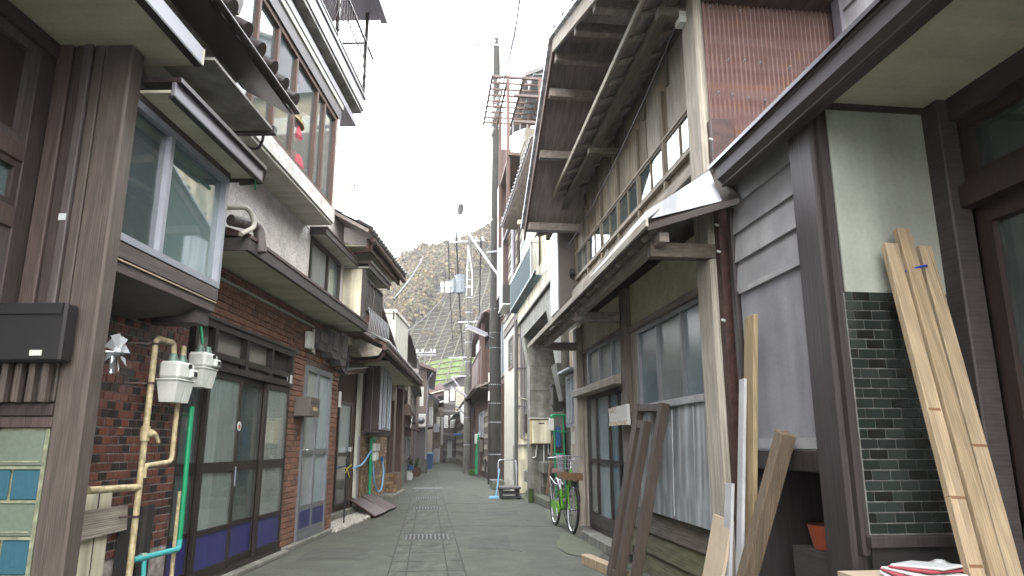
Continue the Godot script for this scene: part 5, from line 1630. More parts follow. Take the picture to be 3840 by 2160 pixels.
func boards_z(x: float, y0: float, y1: float, z0: float, z1: float, w: float) -> void:
	var n := int(round((z1 - z0) / w))
	for i in n:
		var a := lerpf(z0, z1, float(i) / n)
		var b := lerpf(z0, z1, float(i + 1) / n)
		box("balcony_board", Vector3(x - 0.02, y0, a + 0.004), Vector3(x + rng.randf_range(-0.004, 0.004), y1, b - 0.004), M.wood_brown)

func far_houses() -> void:
	var s: SurfaceTool
	# brown timber house with oriel, past the open brown porch
	thing("oriel_house", "brown timber house with grey framed oriel windows and small red canopy beyond the brown porch", "house", FM, Vector3(8, 0, 0))
	box("wall", Vector3(4.0, 0, -4), Vector3(13.5, 3.6, 0.2), M.wood_dark_y)
	box("oriel_panel", Vector3(4.2, 2.15, 0.201), Vector3(13.0, 2.42, 0.34), M.wood_brown_x)
	window(4.2, 13.0, 2.42, 3.0, 0.36, [6.2, 8.2, 10.6], 0.09, M.wood_grey_x, [M.frost_grey, M.glass_dark, M.frost_grey, M.frost], 0.05, "oriel_window")
	box("oriel_shelf", Vector3(4.1, 2.08, 0.201), Vector3(13.1, 2.149, 0.40), M.wood_brown_x)
	box("plank_wall", Vector3(4.1, 1.5, 0.201), Vector3(13.4, 2.079, 0.215), M.wood_brown)
	s = ns()
	hexa(s, [Vector3(5.0, 1.62, 0.7), Vector3(9.5, 1.66, 0.62), Vector3(9.5, 1.8, 0.2), Vector3(5.0, 1.78, 0.2), Vector3(5.0, 1.66, 0.7), Vector3(9.5, 1.70, 0.62), Vector3(9.5, 1.84, 0.2), Vector3(5.0, 1.82, 0.2)])
	add("canopy", s, M.rust_pipe)
	window(7.0, 11.5, 0.75, 1.5, 0.26, [8.5, 10.0], 0.07, M.alu_grey, [M.frost, M.curtain_grey], 0.05, "lower_window")
	box("base_wall", Vector3(4.0, 0, 0.201), Vector3(13.4, 0.7, 0.24), M.concrete_dark)
	s = ns()
	tube(s, [Vector3(13.3, 0.1, 0.36), Vector3(13.3, 3.4, 0.36)], 0.05, 8)
	add("downpipe", s, M.fascia)
	box("eave", Vector3(3.5, 3.3, 0.0), Vector3(14.0, 3.42, 0.62), M.wood_dark)
	# star-like driftwood ornament on the wall
	thing("star_ornament", "pale star shaped ornament of crossed sticks on the brown plank wall", "ornament", FM, Vector3(5.2, 1.9, 0.42))
	for k in 5:
		var a := TAU * k / 5 + 0.3
		s = ns()
		bar(s, Vector3(5.2, 1.9, 0.42), Vector3(5.2, 1.9, 0.42) + Vector3(cos(a) * 0.75, sin(a) * 0.2, sin(a) * 0.02), 0.05, 0.02)
		add("stick", s, M.bag)
	# rooftop balcony house above
	thing("balcony_top_house", "upper storey with white wall, brown sheet awning and cluttered balcony above the oriel house", "house", FM, Vector3(8, 3.6, 0))
	box("wall", Vector3(5.5, 3.4, -5), Vector3(14.0, 4.9, -0.1), M.fascia)
	box("white_panel", Vector3(5.0, 3.6, -0.099), Vector3(7.0, 4.55, 0.0), M.white_wall)
	window(8.0, 12.0, 3.7, 4.5, 0.0, [9.5, 11.0], 0.07, M.wood_dark_y, M.glass_dark, 0.05, "balcony_window")
	s = ns()
	hexa(s, [Vector3(5.0, 5.0, -0.1), Vector3(14.0, 4.95, -0.1), Vector3(14.0, 4.6, 0.5), Vector3(6.0, 4.75, 0.3), Vector3(5.0, 5.06, -0.1), Vector3(14.0, 5.01, -0.1), Vector3(14.0, 4.66, 0.5), Vector3(6.0, 4.81, 0.3)])
	add("awning", s, M.rust_pipe)
	box("parapet", Vector3(6.5, 3.42, 0.2), Vector3(14.5, 3.75, 0.55), M.fascia)
	for k in 12:
		box("balcony_bar", Vector3(7.0 + k * 0.6, 3.751, 0.5), Vector3(7.05 + k * 0.6, 4.1, 0.54), M.wire_grey)
	box("balcony_rail", Vector3(6.5, 4.101, 0.49), Vector3(14.2, 4.14, 0.55), M.balustrade)
	s = ns()
	hexa(s, [Vector3(4.5, 5.0, -0.3), Vector3(14.5, 5.0, -0.3), Vector3(14.5, 5.8, -3), Vector3(4.5, 5.8, -3), Vector3(4.5, 5.1, -0.3), Vector3(14.5, 5.1, -0.3), Vector3(14.5, 5.9, -3), Vector3(4.5, 5.9, -3)])
	add("roof", s, M.roof_grey)
	# next timber house
	thing("timber_house", "dark timber house with purple grey end wall behind the air conditioner on the left", "house", FM, Vector3(20, 0, 0.6))
	box("wall", Vector3(16.0, 0, -4), Vector3(26.0, 4.7, 0.80), M.wood_dark_y)
	box("end_panel", Vector3(15.95, 0, 0.42), Vector3(15.999, 2.0, 0.80), M.box_grey)
	box("upper_end_panel", Vector3(15.95, 2.1, 0.3), Vector3(15.999, 4.3, 0.8), M.wood_dark_y)
	boards(16.0, 26.0, 2.2, 4.3, 0.82, 1.0, [M.wood_dark_y, M.wood_grey], "wall_board")
	window(17.0, 20.5, 3.0, 4.0, 0.87, [18.7], 0.08, M.alu_grey, [M.frost, M.curtain_grey], 0.045, "upper_window")
	window(17.5, 21.5, 1.2, 1.9, 0.87, [19.5], 0.08, M.alu_grey, [M.frost, M.curtain_grey], 0.05, "lower_window")
	box("gable_window", Vector3(15.93, 3.0, 0.5), Vector3(15.949, 3.9, 0.68), M.white)
	s = ns()
	hexa(s, [Vector3(15.2, 4.55, 1.25), Vector3(27.0, 4.55, 1.25), Vector3(27.0, 5.6, -1.5), Vector3(15.2, 5.6, -1.5), Vector3(15.2, 4.68, 1.25), Vector3(27.0, 4.68, 1.25), Vector3(27.0, 5.75, -1.5), Vector3(15.2, 5.75, -1.5)])
	add("roof", s, M.roof_brown)
	s = ns()
	tube(s, path([Vector3(15.4, 4.5, 1.1), Vector3(15.6, 4.3, 0.95), Vector3(15.9, 4.1, 0.86), Vector3(15.9, 0.1, 0.86)], 0.15), 0.05, 8)
	add("downpipe", s, M.fascia)
	box("canopy", Vector3(16.0, 2.05, 0.83), Vector3(22.0, 2.12, 1.15), M.wood_dark)
	# and the last on the left
	thing("grey_end_house", "grey weathered house last on the left before the road bends", "house", FM, Vector3(30, 0, 1))
	box("wall", Vector3(26.2, 0, -4), Vector3(36.0, 3.9, 1.2), M.wood_grey)
	siding(26.2, 36.0, 2.2, 3.9, 1.2, 0.3, [M.wood_old, M.wood_grey_x], "siding_board", 0.04)
	box("white_sheet", Vector3(26.15, 2.4, 0.95), Vector3(26.199, 3.5, 1.18), M.zinc)
	box("grey_tank", Vector3(26.5, 2.0, 1.25), Vector3(29.0, 2.5, 1.6), M.grey_sheet)
	s = ns()
	hexa(s, [Vector3(25.8, 3.85, 1.6), Vector3(37.0, 3.85, 1.6), Vector3(37.0, 5.2, -1.0), Vector3(25.8, 5.2, -1.0), Vector3(25.8, 3.98, 1.6), Vector3(37.0, 3.98, 1.6), Vector3(37.0, 5.35, -1.0), Vector3(25.8, 5.35, -1.0)])
	add("roof", s, M.roof_grey)
	box("door", Vector3(28.0, 0, 1.201), Vector3(30.0, 1.9, 1.23), M.door_dark)
	# end of the alley: tall black house
	thing("black_board_house", "tall black boarded house with white windows closing the end of the alley", "house", ID, Vector3(-4.4, 0, -50))
	var fa := -4.87
	box("wall", Vector3(-4.87, 0, -58), Vector3(-3.2, 5.4, -50.0), M.black)
	s = ns()
	hexa(s, [Vector3(-4.95, 5.35, -49.7), Vector3(-3.3, 6.2, -49.7), Vector3(-3.3, 6.2, -58), Vector3(-4.95, 5.35, -58), Vector3(-4.95, 5.47, -49.7), Vector3(-3.3, 6.32, -49.7), Vector3(-3.3, 6.32, -58), Vector3(-4.95, 5.47, -58)])
	add("roof", s, M.roof_grey)
	s = ns()
	prism(s, [Vector2(-4.87, 5.4), Vector2(-3.2, 5.4), Vector2(-3.2, 6.22)], Vector3(0, 0, -50.1), Vector3(1, 0, 0), Vector3(0, 1, 0), Vector3(0, 0, 0.1))
	add("gable", s, M.black)
	var y := 0.1
	var i := 0
	while y < 5.3:
		box("lap_board", Vector3(-4.87, y, -50.0), Vector3(-4.05, y + 0.16, -49.97 - 0.004 * (i % 3)), [M.bronze_dark, M.box_grey, M.bronze_dark][i % 3])
		box("lap_board", Vector3(-4.03, y, -50.0), Vector3(-3.2, y + 0.16, -49.96 - 0.004 * (i % 2)), M.wood_grey_x if y > 3.4 else M.bronze_dark)
		y += 0.18
		i += 1
	for w in [[-4.84, 4.15, -4.56, 5.0], [-4.40, 4.3, -4.12, 5.15], [-4.80, 2.4, -4.56, 3.25], [-4.36, 2.4, -4.09, 3.3]]:
		window(w[0], w[2], w[1], w[3], -49.92, [(w[0] + w[2]) / 2], 0.04, M.white, [M.frost, M.curtain_grey], 0.04, "window", [w[1] + 0.3])
	box("door", Vector3(-4.56, 0.2, -49.96), Vector3(-4.22, 1.55, -49.93), M.frost_grey)
	box("door_hood", Vector3(-4.65, 1.6, -49.96), Vector3(-4.1, 1.66, -49.6), M.box_grey)
	# pale low house left of it with bracket roofs
	thing("pale_shed_house", "small weathered house with stacked sheet roofs left of the black house", "house", ID, Vector3(-5.4, 0, -51))
	box("wall", Vector3(-6.2, 0, -57), Vector3(-4.95, 3.9, -51.0), M.wood_old)
	for q in [[4.3, 4.9, 0], [4.9, 5.3, 1], [5.3, 5.9, 2]]:
		s = ns()
		hexa(s, [Vector3(-6.4, q[0] - 0.4, -50.6 - q[2]), Vector3(-4.9, q[0], -50.6 - q[2]), Vector3(-4.9, q[0] + 0.2, -53 - q[2]), Vector3(-6.4, q[0] - 0.2, -53 - q[2]), Vector3(-6.4, q[0] - 0.32, -50.6 - q[2]), Vector3(-4.9, q[0] + 0.08, -50.6 - q[2]), Vector3(-4.9, q[0] + 0.28, -53 - q[2]), Vector3(-6.4, q[0] - 0.12, -53 - q[2])])
		add("sheet_roof", s, [M.zinc, M.rust_pipe, M.wood_grey_x][q[2]])
	box("upper_back", Vector3(-6.4, 3.9, -57), Vector3(-4.9, 5.4, -53.0), M.rust_pipe)
	for k in 6:
		s = ns()
		bar(s, Vector3(-5.75 + k * 0.08, 2.1, -50.9), Vector3(-5.6 + k * 0.13, 2.35, -50.0), 0.03, 0.03)
		add("roof_batten", s, M.wood_grey_x)
	box("window_box", Vector3(-5.45, 2.5, -50.99), Vector3(-5.2, 3.2, -50.7), M.white_wall)
	box("door", Vector3(-5.5, 0.2, -50.99), Vector3(-5.2, 1.4, -50.97), M.wood_dark_y)
	window(-5.12, -4.98, 1.2, 3.2, -50.95, [], 0.03, M.white, M.frost, 0.04, "tall_window")
	# dark roof houses on the slope behind
	var hz := [[-9.5, 6.2, -60.0, 3.6, "grey roofed house behind the sheet roofs", M.roof_grey], [-6.6, 6.6, -64.0, 2.6, "brown roofed house half hidden under the grassy slope", M.roof_brown], [-11.0, 7.4, -56.0, 2.4, "narrow ochre walled house above the left eaves", M.roof_brown]]
	for h in hz:
		thing("hillside_house", h[4], "house", ID, Vector3(h[0], 0, h[2]))
		box("wall", Vector3(h[0] - h[3] / 2, 0, h[2] - 4), Vector3(h[0] + h[3] / 2, h[1] - 0.8, h[2]), M.wood_old)
		s = ns()
		prism(s, [Vector2(-h[3] / 2 - 0.3, -0.9), Vector2(h[3] / 2 + 0.3, -0.9), Vector2(0, 0.2)], Vector3(h[0], h[1], h[2] + 0.4), Vector3(1, 0, 0), Vector3(0, 1, 0), Vector3(0, 0, -4.8))
		add("roof", s, h[5])
		window(h[0] - 0.5, h[0] + 0.5, h[1] - 2.2, h[1] - 1.3, h[2] + 0.05, [h[0]], 0.06, M.white, M.frost, 0.045, "window")
	# right side, beyond the second pole
	thing("shack", "low timber shack with blue tarpaulin between the two utility poles", "house", FR, Vector3(-34, 0, 0))
	box("wall", Vector3(-42, 0, -4), Vector3(-32.2, 3.0, 0.2), M.wood_grey)
	siding(-42, -32.2, 0.1, 2.8, 0.2, 0.25, [M.wood_old, M.wood_grey_x], "siding_board", 0.04)
	s = ns()
	hexa(s, [Vector3(-42.5, 2.9, 0.7), Vector3(-32, 2.9, 0.7), Vector3(-32, 3.9, -3), Vector3(-42.5, 3.9, -3), Vector3(-42.5, 3.0, 0.7), Vector3(-32, 3.0, 0.7), Vector3(-32, 4.0, -3), Vector3(-42.5, 4.0, -3)])
	add("roof", s, M.roof_grey)
	box("tarpaulin", Vector3(-33.5, 1.75, 0.26), Vector3(-32.3, 1.85, 0.7), M.blue)
	box("roof_upper", Vector3(-42, 3.8, -4), Vector3(-35, 6.0, -1.0), M.wood_dark_y)

func pole_band(y: float, r: float) -> void:
	var s := ns()
	tube(s, [Vector3(0, y, 0), Vector3(0, y + 0.035, 0)], r, 18, false)
	add("steel_band", s, M.alu)

func street_poles() -> void:
	var s: SurfaceTool
	var F := Transform3D(Basis(), Vector3(-0.56, 0, -22.65))
	thing("utility_pole", "tall grey concrete utility pole beside the cream house, tallest of the poles", "utility pole", F)
	s = ns()
	tube(s, [Vector3(0, 0, 0), Vector3(0, 5, 0), Vector3(0, 10, 0), Vector3(0, 15.7, 0)], [0.215, 0.185, 0.155, 0.115], 24)
	add("shaft", s, M.pole)
	for y in [0.9, 1.9, 2.5, 3.1, 4.3, 4.8, 5.6, 6.7, 7.9, 8.4, 8.8, 10.6, 11.4]:
		pole_band(y, 0.217 - y * 0.0064)
	box("number_plate", Vector3(-0.21, 2.6, 0.09), Vector3(-0.16, 2.9, 0.16), M.white)
	box("number_plate", Vector3(-0.21, 3.2, 0.08), Vector3(-0.17, 3.5, 0.14), M.white)
	s = ns()
	bar(s, Vector3(-0.85, 15.45, 0.1), Vector3(0.6, 15.35, 0.1), 0.07, 0.07)
	add("crossarm", s, M.alu_grey)
	for x in [-0.8, -0.1, 0.1, 0.35, 0.55]:
		s = ns()
		lathe(s, Vector3(x, 15.45, 0.1), Vector3.UP, [Vector2(0.02, 0), Vector2(0.05, 0.04), Vector2(0.05, 0.09), Vector2(0.07, 0.1), Vector2(0.05, 0.16), Vector2(0.02, 0.18)], 10)
		add("insulator", s, M.white)
	s = ns()
	tube(s, [Vector3(0.12, 12.9, 0.12), Vector3(0.14, 14.4, 0.12), Vector3(0.1, 15.4, 0.1)], 0.03, 6)
	add("riser", s, M.wire_grey)
	for q in [[0.02, 13.2, 0.14], [-0.05, 12.9, 0.12], [0.15, 13.5, 0.1], [0.1, 14.0, 0.1], [-0.1, 12.5, 0.12], [0.12, 12.3, 0.14], [-0.15, 12.0, 0.1], [0.0, 12.7, 0.16]]:
		s = ns()
		lathe(s, Vector3(q[0], q[1], q[2]), Vector3(0.3, 1, 0).normalized(), [Vector2(0.05, -0.16), Vector2(0.08, -0.1), Vector2(0.06, 0.1), Vector2(0.03, 0.18)], 8)
		add("cable_fitting", s, M.wire_grey)
	s = ns()
	bar(s, Vector3(-0.5, 11.95, 0.1), Vector3(0.2, 12.15, 0.1), 0.06, 0.05)
	add("bracket_arm", s, M.alu_grey)
	s = ns()
	bar(s, Vector3(-0.3, 7.55, 0.18), Vector3(0.25, 7.6, 0.18), 0.06, 0.05)
	add("bracket_arm", s, M.alu_grey)
	s = ns()
	bar(s, Vector3(-1.15, 8.75, 0.1), Vector3(0.25, 8.72, 0.1), 0.06, 0.06)
	add("side_arm", s, M.alu_grey)
	for x in [-0.9, -0.5, -0.3]:
		s = ns()
		lathe(s, Vector3(x, 8.76, 0.1), Vector3.UP, [Vector2(0.04, 0), Vector2(0.03, 0.1), Vector2(0.05, 0.12), Vector2(0.01, 0.2)], 8)
		add("insulator", s, M.white)
	s = ns()
	bar(s, Vector3(-1.25, 8.7, 0.12), Vector3(0.1, 6.75, 0.16), 0.07, 0.05)
	add("brace", s, M.alu)
	street_lamp("street_lamp", "white fluorescent street lamp tilted up on the near utility pole", Vector3(-0.80, 4.72, -22.42), Vector3(-1.5, 5.0, -22.2), 0.13)

	F = Transform3D(Basis(), Vector3(-2.0, 0, -31.6))
	thing("utility_pole", "second utility pole farther down the alley carrying a grey transformer", "utility pole", F)
	s = ns()
	tube(s, [Vector3(0, 0, 0), Vector3(0, 6, 0), Vector3(0, 11.0, 0)], [0.185, 0.155, 0.12], 20)
	add("shaft", s, M.pole_pale)
	for y in [1.2, 2.4, 3.3, 4.9, 5.8, 6.4, 7.2, 7.9]:
		pole_band(y, 0.187 - y * 0.0052)
	s = ns()
	lathe(s, Vector3(-0.42, 8.1, 0.2), Vector3.UP, [Vector2(0.2, 0), Vector2(0.22, 0.04), Vector2(0.22, 0.78), Vector2(0.24, 0.8), Vector2(0.22, 0.86), Vector2(0.1, 0.9)], 18)
	add("transformer", s, M.transformer)
	s = ns()
	lathe(s, Vector3(-0.75, 8.15, 0.1), Vector3.UP, [Vector2(0.16, 0), Vector2(0.17, 0.04), Vector2(0.17, 0.55), Vector2(0.1, 0.62)], 14)
	add("transformer", s, M.transformer)
	for y in [8.45, 8.75, 9.2]:
		pole_band(y, 0.15)
	s = ns()
	bar(s, Vector3(-1.3, 8.45, 0.1), Vector3(0.1, 8.4, 0.1), 0.08, 0.08)
	add("crossarm", s, M.alu_grey)
	for x in [-1.25, -1.05, -0.95, -0.8]:
		s = ns()
		lathe(s, Vector3(x, 8.25, 0.2), Vector3.UP, [Vector2(0.05, -0.12), Vector2(0.06, 0.02), Vector2(0.04, 0.1), Vector2(0.08, 0.2), Vector2(0.07, 0.36), Vector2(0.02, 0.42)], 10)
		add("cutout", s, M.white)
	s = ns()
	bar(s, Vector3(-1.0, 10.6, 0.05), Vector3(0.7, 10.7, 0.05), 0.07, 0.07)
	add("crossarm", s, M.alu_grey)
	for x in [-0.9, -0.5, 0.3, 0.6]:
		s = ns()
		lathe(s, Vector3(x, 10.68, 0.05), Vector3.UP, [Vector2(0.03, 0), Vector2(0.06, 0.05), Vector2(0.04, 0.12), Vector2(0.06, 0.14), Vector2(0.01, 0.24)], 8)
		add("insulator", s, M.white)
	for q in [[-0.5, 6.75], [-0.9, 5.1], [-0.7, 4.25]]:
		s = ns()
		bar(s, Vector3(q[0] * 1.0, q[1], 0.12), Vector3(0.55 if q[1] > 6 else 0.1, q[1] + 0.02, 0.12), 0.05, 0.05)
		add("bracket_arm", s, M.alu)
	s = ns()
	bar(s, Vector3(-0.75, 4.25, 0.12), Vector3(-0.02, 3.3, 0.15), 0.05, 0.04)
	add("brace", s, M.alu)
	for q in [[-0.12, 0.0], [0.12, 0.03]]:
		s = ns()
		tube(s, [Vector3(q[0], 8.0, 0.14), Vector3(q[0] + 0.02, 9.0, 0.16), Vector3(-0.08, 10.4, 0.12)], 0.025, 6)
		add("riser", s, M.white)
	street_lamp("street_lamp", "thin white tube lamp on second pole, upper of its pair", Vector3(-2.24, 3.46, -31.45), Vector3(-2.75, 3.78, -31.3), 0.06)
	street_lamp("street_lamp", "thin white tube lamp on second pole, lower of its pair", Vector3(-2.2, 2.62, -31.45), Vector3(-2.55, 2.95, -31.3), 0.06)

	thing("antenna_mast", "small white crossarm mast rising behind the left roofs", "utility pole", ID, Vector3(-5.05, 0, -40))
	s = ns()
	tube(s, [Vector3(-5.05, 0, -40), Vector3(-5.05, 6.6, -40)], 0.07, 10)
	add("shaft", s, M.pole_pale)
	for y in [6.3, 6.45]:
		s = ns()
		bar(s, Vector3(-5.6, y, -39.9), Vector3(-4.4, y, -39.9), 0.05, 0.05)
		add("crossarm", s, M.alu_grey)
	for x in [-5.5, -5.2, -4.7, -4.5]:
		s = ns()
		lathe(s, Vector3(x, 6.48, -39.9), Vector3.UP, [Vector2(0.06, 0), Vector2(0.05, 0.12), Vector2(0.02, 0.18)], 8)
		add("insulator", s, M.white)

	# cables
	var W := [
		["thick cable bundle passing the tall pole top towards the viewer", [Vector3(0.2, 8.6, -9.5), Vector3(0.06, 10.25, -14), Vector3(-0.45, 12.2, -21), Vector3(-0.68, 12.4, -22.7), Vector3(-2.33, 11.84, -30), Vector3(-2.7, 11.6, -31.6)], 0.022, M.wire],
		["thin cable twisting beside the thick bundle", [Vector3(0.35, 9.2, -9.5), Vector3(-0.38, 12.4, -21), Vector3(-0.55, 12.8, -22.7), Vector3(-0.9, 12.3, -25), Vector3(-2.5, 11.75, -30.5)], 0.012, M.wire],
		["black cable hanging left of the second pole, thickest of those before the hill", sag(Vector3(-2.67, 11.4, -31.4), Vector3(-3.9, 8.16, -55), 0.6), 0.05, M.wire],
		["thin black cable farthest left across the hillside wires", sag(Vector3(-3.05, 10.8, -31.6), Vector3(-4.6, 8.6, -54), 0.5), 0.03, M.wire],
		["black cable running behind the tall pole down to the right houses", sag(Vector3(-1.26, 9.41, -27), Vector3(-1.98, 8.6, -41), 0.2), 0.035, M.wire],
		["slanting black service cable from the left roofs up to the sky", sag(Vector3(-2.45, 4.15, -14), Vector3(-3.2, 7.8, -24), 0.1), 0.02, M.wire],
		["pale sagging service cable crossing in front of the wooded slope", sag(Vector3(-2.9, 8.3, -31.5), Vector3(-5.4, 5.6, -30), 0.3), 0.012, M.wire_grey],
		["pale cable drooping from pole to the white house", sag(Vector3(-0.4, 5.35, -22.5), Vector3(0.12, 5.6, -19), 0.15), 0.012, M.white],
	]
	for w in W:
		thing("overhead_cable", w[0], "cable", ID, w[1][0])
		s = ns()
		tube(s, w[1], w[2], 6)
		add("cable", s, w[3])
	thing("cable_closure", "dark oval splice box hanging on the thick cable bundle", "cable box", ID, Vector3(-2.38, 11.7, -30))
	s = ns()
	lathe(s, Vector3(-2.38, 11.45, -30), Vector3(0.12, 1, 0).normalized(), [Vector2(0.02, 0), Vector2(0.12, 0.05), Vector2(0.15, 0.2), Vector2(0.15, 0.42), Vector2(0.08, 0.52), Vector2(0.01, 0.55)], 14)
	add("case", s, M.black)
	thing("service_wire", "thin twisted service wire sloping across the old wooden house front", "cable", FR, Vector3(2.5, 4.4, 0.15))
	s = ns()
	tube(s, sag(Vector3(2.45, 4.62, 0.16), Vector3(-5.2, 4.3, 0.12), 0.35, 16), 0.007, 5)
	tube(s, sag(Vector3(2.45, 4.63, 0.16), Vector3(-5.2, 4.31, 0.12), 0.36, 16), 0.004, 5)
	add("wire", s, M.wire)
	box("anchor", Vector3(2.4, 4.58, 0.111), Vector3(2.5, 4.68, 0.17), M.meter_white)

func street_lamp(called: String, label: String, a: Vector3, b: Vector3, w: float) -> void:
	thing(called, label, "street lamp", ID, a, "")
	var s := ns()
	bar(s, a, b, w, w * 0.6, Vector3.UP, w * 0.15)
	add("housing", s, M.alu)
	s = ns()
	var d := (b - a).normalized()
	tube(s, [a + d * 0.08 - Vector3(0, w * 0.52, 0), b - d * 0.05 - Vector3(0, w * 0.52, 0)], w * 0.28, 10)
	add("tube", s, M.white)
	s = ns()
	bar(s, a + d * 0.1, a - d * 0.28 - Vector3(0, 0.02, 0), 0.03, 0.03)
	add("arm", s, M.alu_grey)

func gas_meter(label: String, at: Vector3, sc := 1.0) -> void:
	thing("gas_meter", label, "gas meter", FL, at, "gas meters")
	var w := 0.125 * sc
	var d := 0.08 * sc
	var s := ns()
	bx(s, at + Vector3(-w, 0.17 * sc, -d), at + Vector3(w, 0.30 * sc, d), 0.02)
	add("upper_case", s, M.meter_white)
	s = ns()
	var P := func(x: float, y: float, z: float) -> Vector3: return at + Vector3(x, y * sc, z)
	for k in [-1, 1]:
		hexa(s, [P.call(k * w * 0.5 - w * 0.34, 0.0, -d * 0.7), P.call(k * w * 0.5 + w * 0.34, 0.0, -d * 0.7), P.call(k * w * 0.5 + w * 0.34, 0.0, d * 0.7), P.call(k * w * 0.5 - w * 0.34, 0.0, d * 0.7), P.call(k * w * 0.5 - w * 0.48, 0.155, -d), P.call(k * w * 0.5 + w * 0.48, 0.155, -d), P.call(k * w * 0.5 + w * 0.48, 0.155, d), P.call(k * w * 0.5 - w * 0.48, 0.155, d)])
	add("lower_case", s, M.meter_white)
	box("flange", at + Vector3(-w * 1.07, 0.156 * sc, -d * 1.08), at + Vector3(w * 1.07, 0.169 * sc, d * 1.08), M.meter_white, null, 0.004)
	box("counter", at + Vector3(w * 0.15, 0.185 * sc, d), at + Vector3(w * 0.95, 0.25 * sc, d + 0.03), M.meter_white, null, 0.008)
	box("counter_window", at + Vector3(w * 0.4, 0.2 * sc, d + 0.0301), at + Vector3(w * 0.8, 0.235 * sc, d + 0.033), M.black)
	s = ns()
	lathe(s, at + Vector3(w * 0.25, 0.272 * sc, d), Vector3(0, 0, 1), [Vector2(0.018, 0), Vector2(0.018, 0.012)], 12)
	add("knob", s, M.black)
	for k in [-1, 1]:
		s = ns()
		lathe(s, at + Vector3(k * w * 0.55, 0.30 * sc, 0), Vector3.UP, [Vector2(0.035, 0), Vector2(0.035, 0.03), Vector2(0.026, 0.035), Vector2(0.026, 0.06)], 12)
		add("union_nut", s, M.zinc_fit)

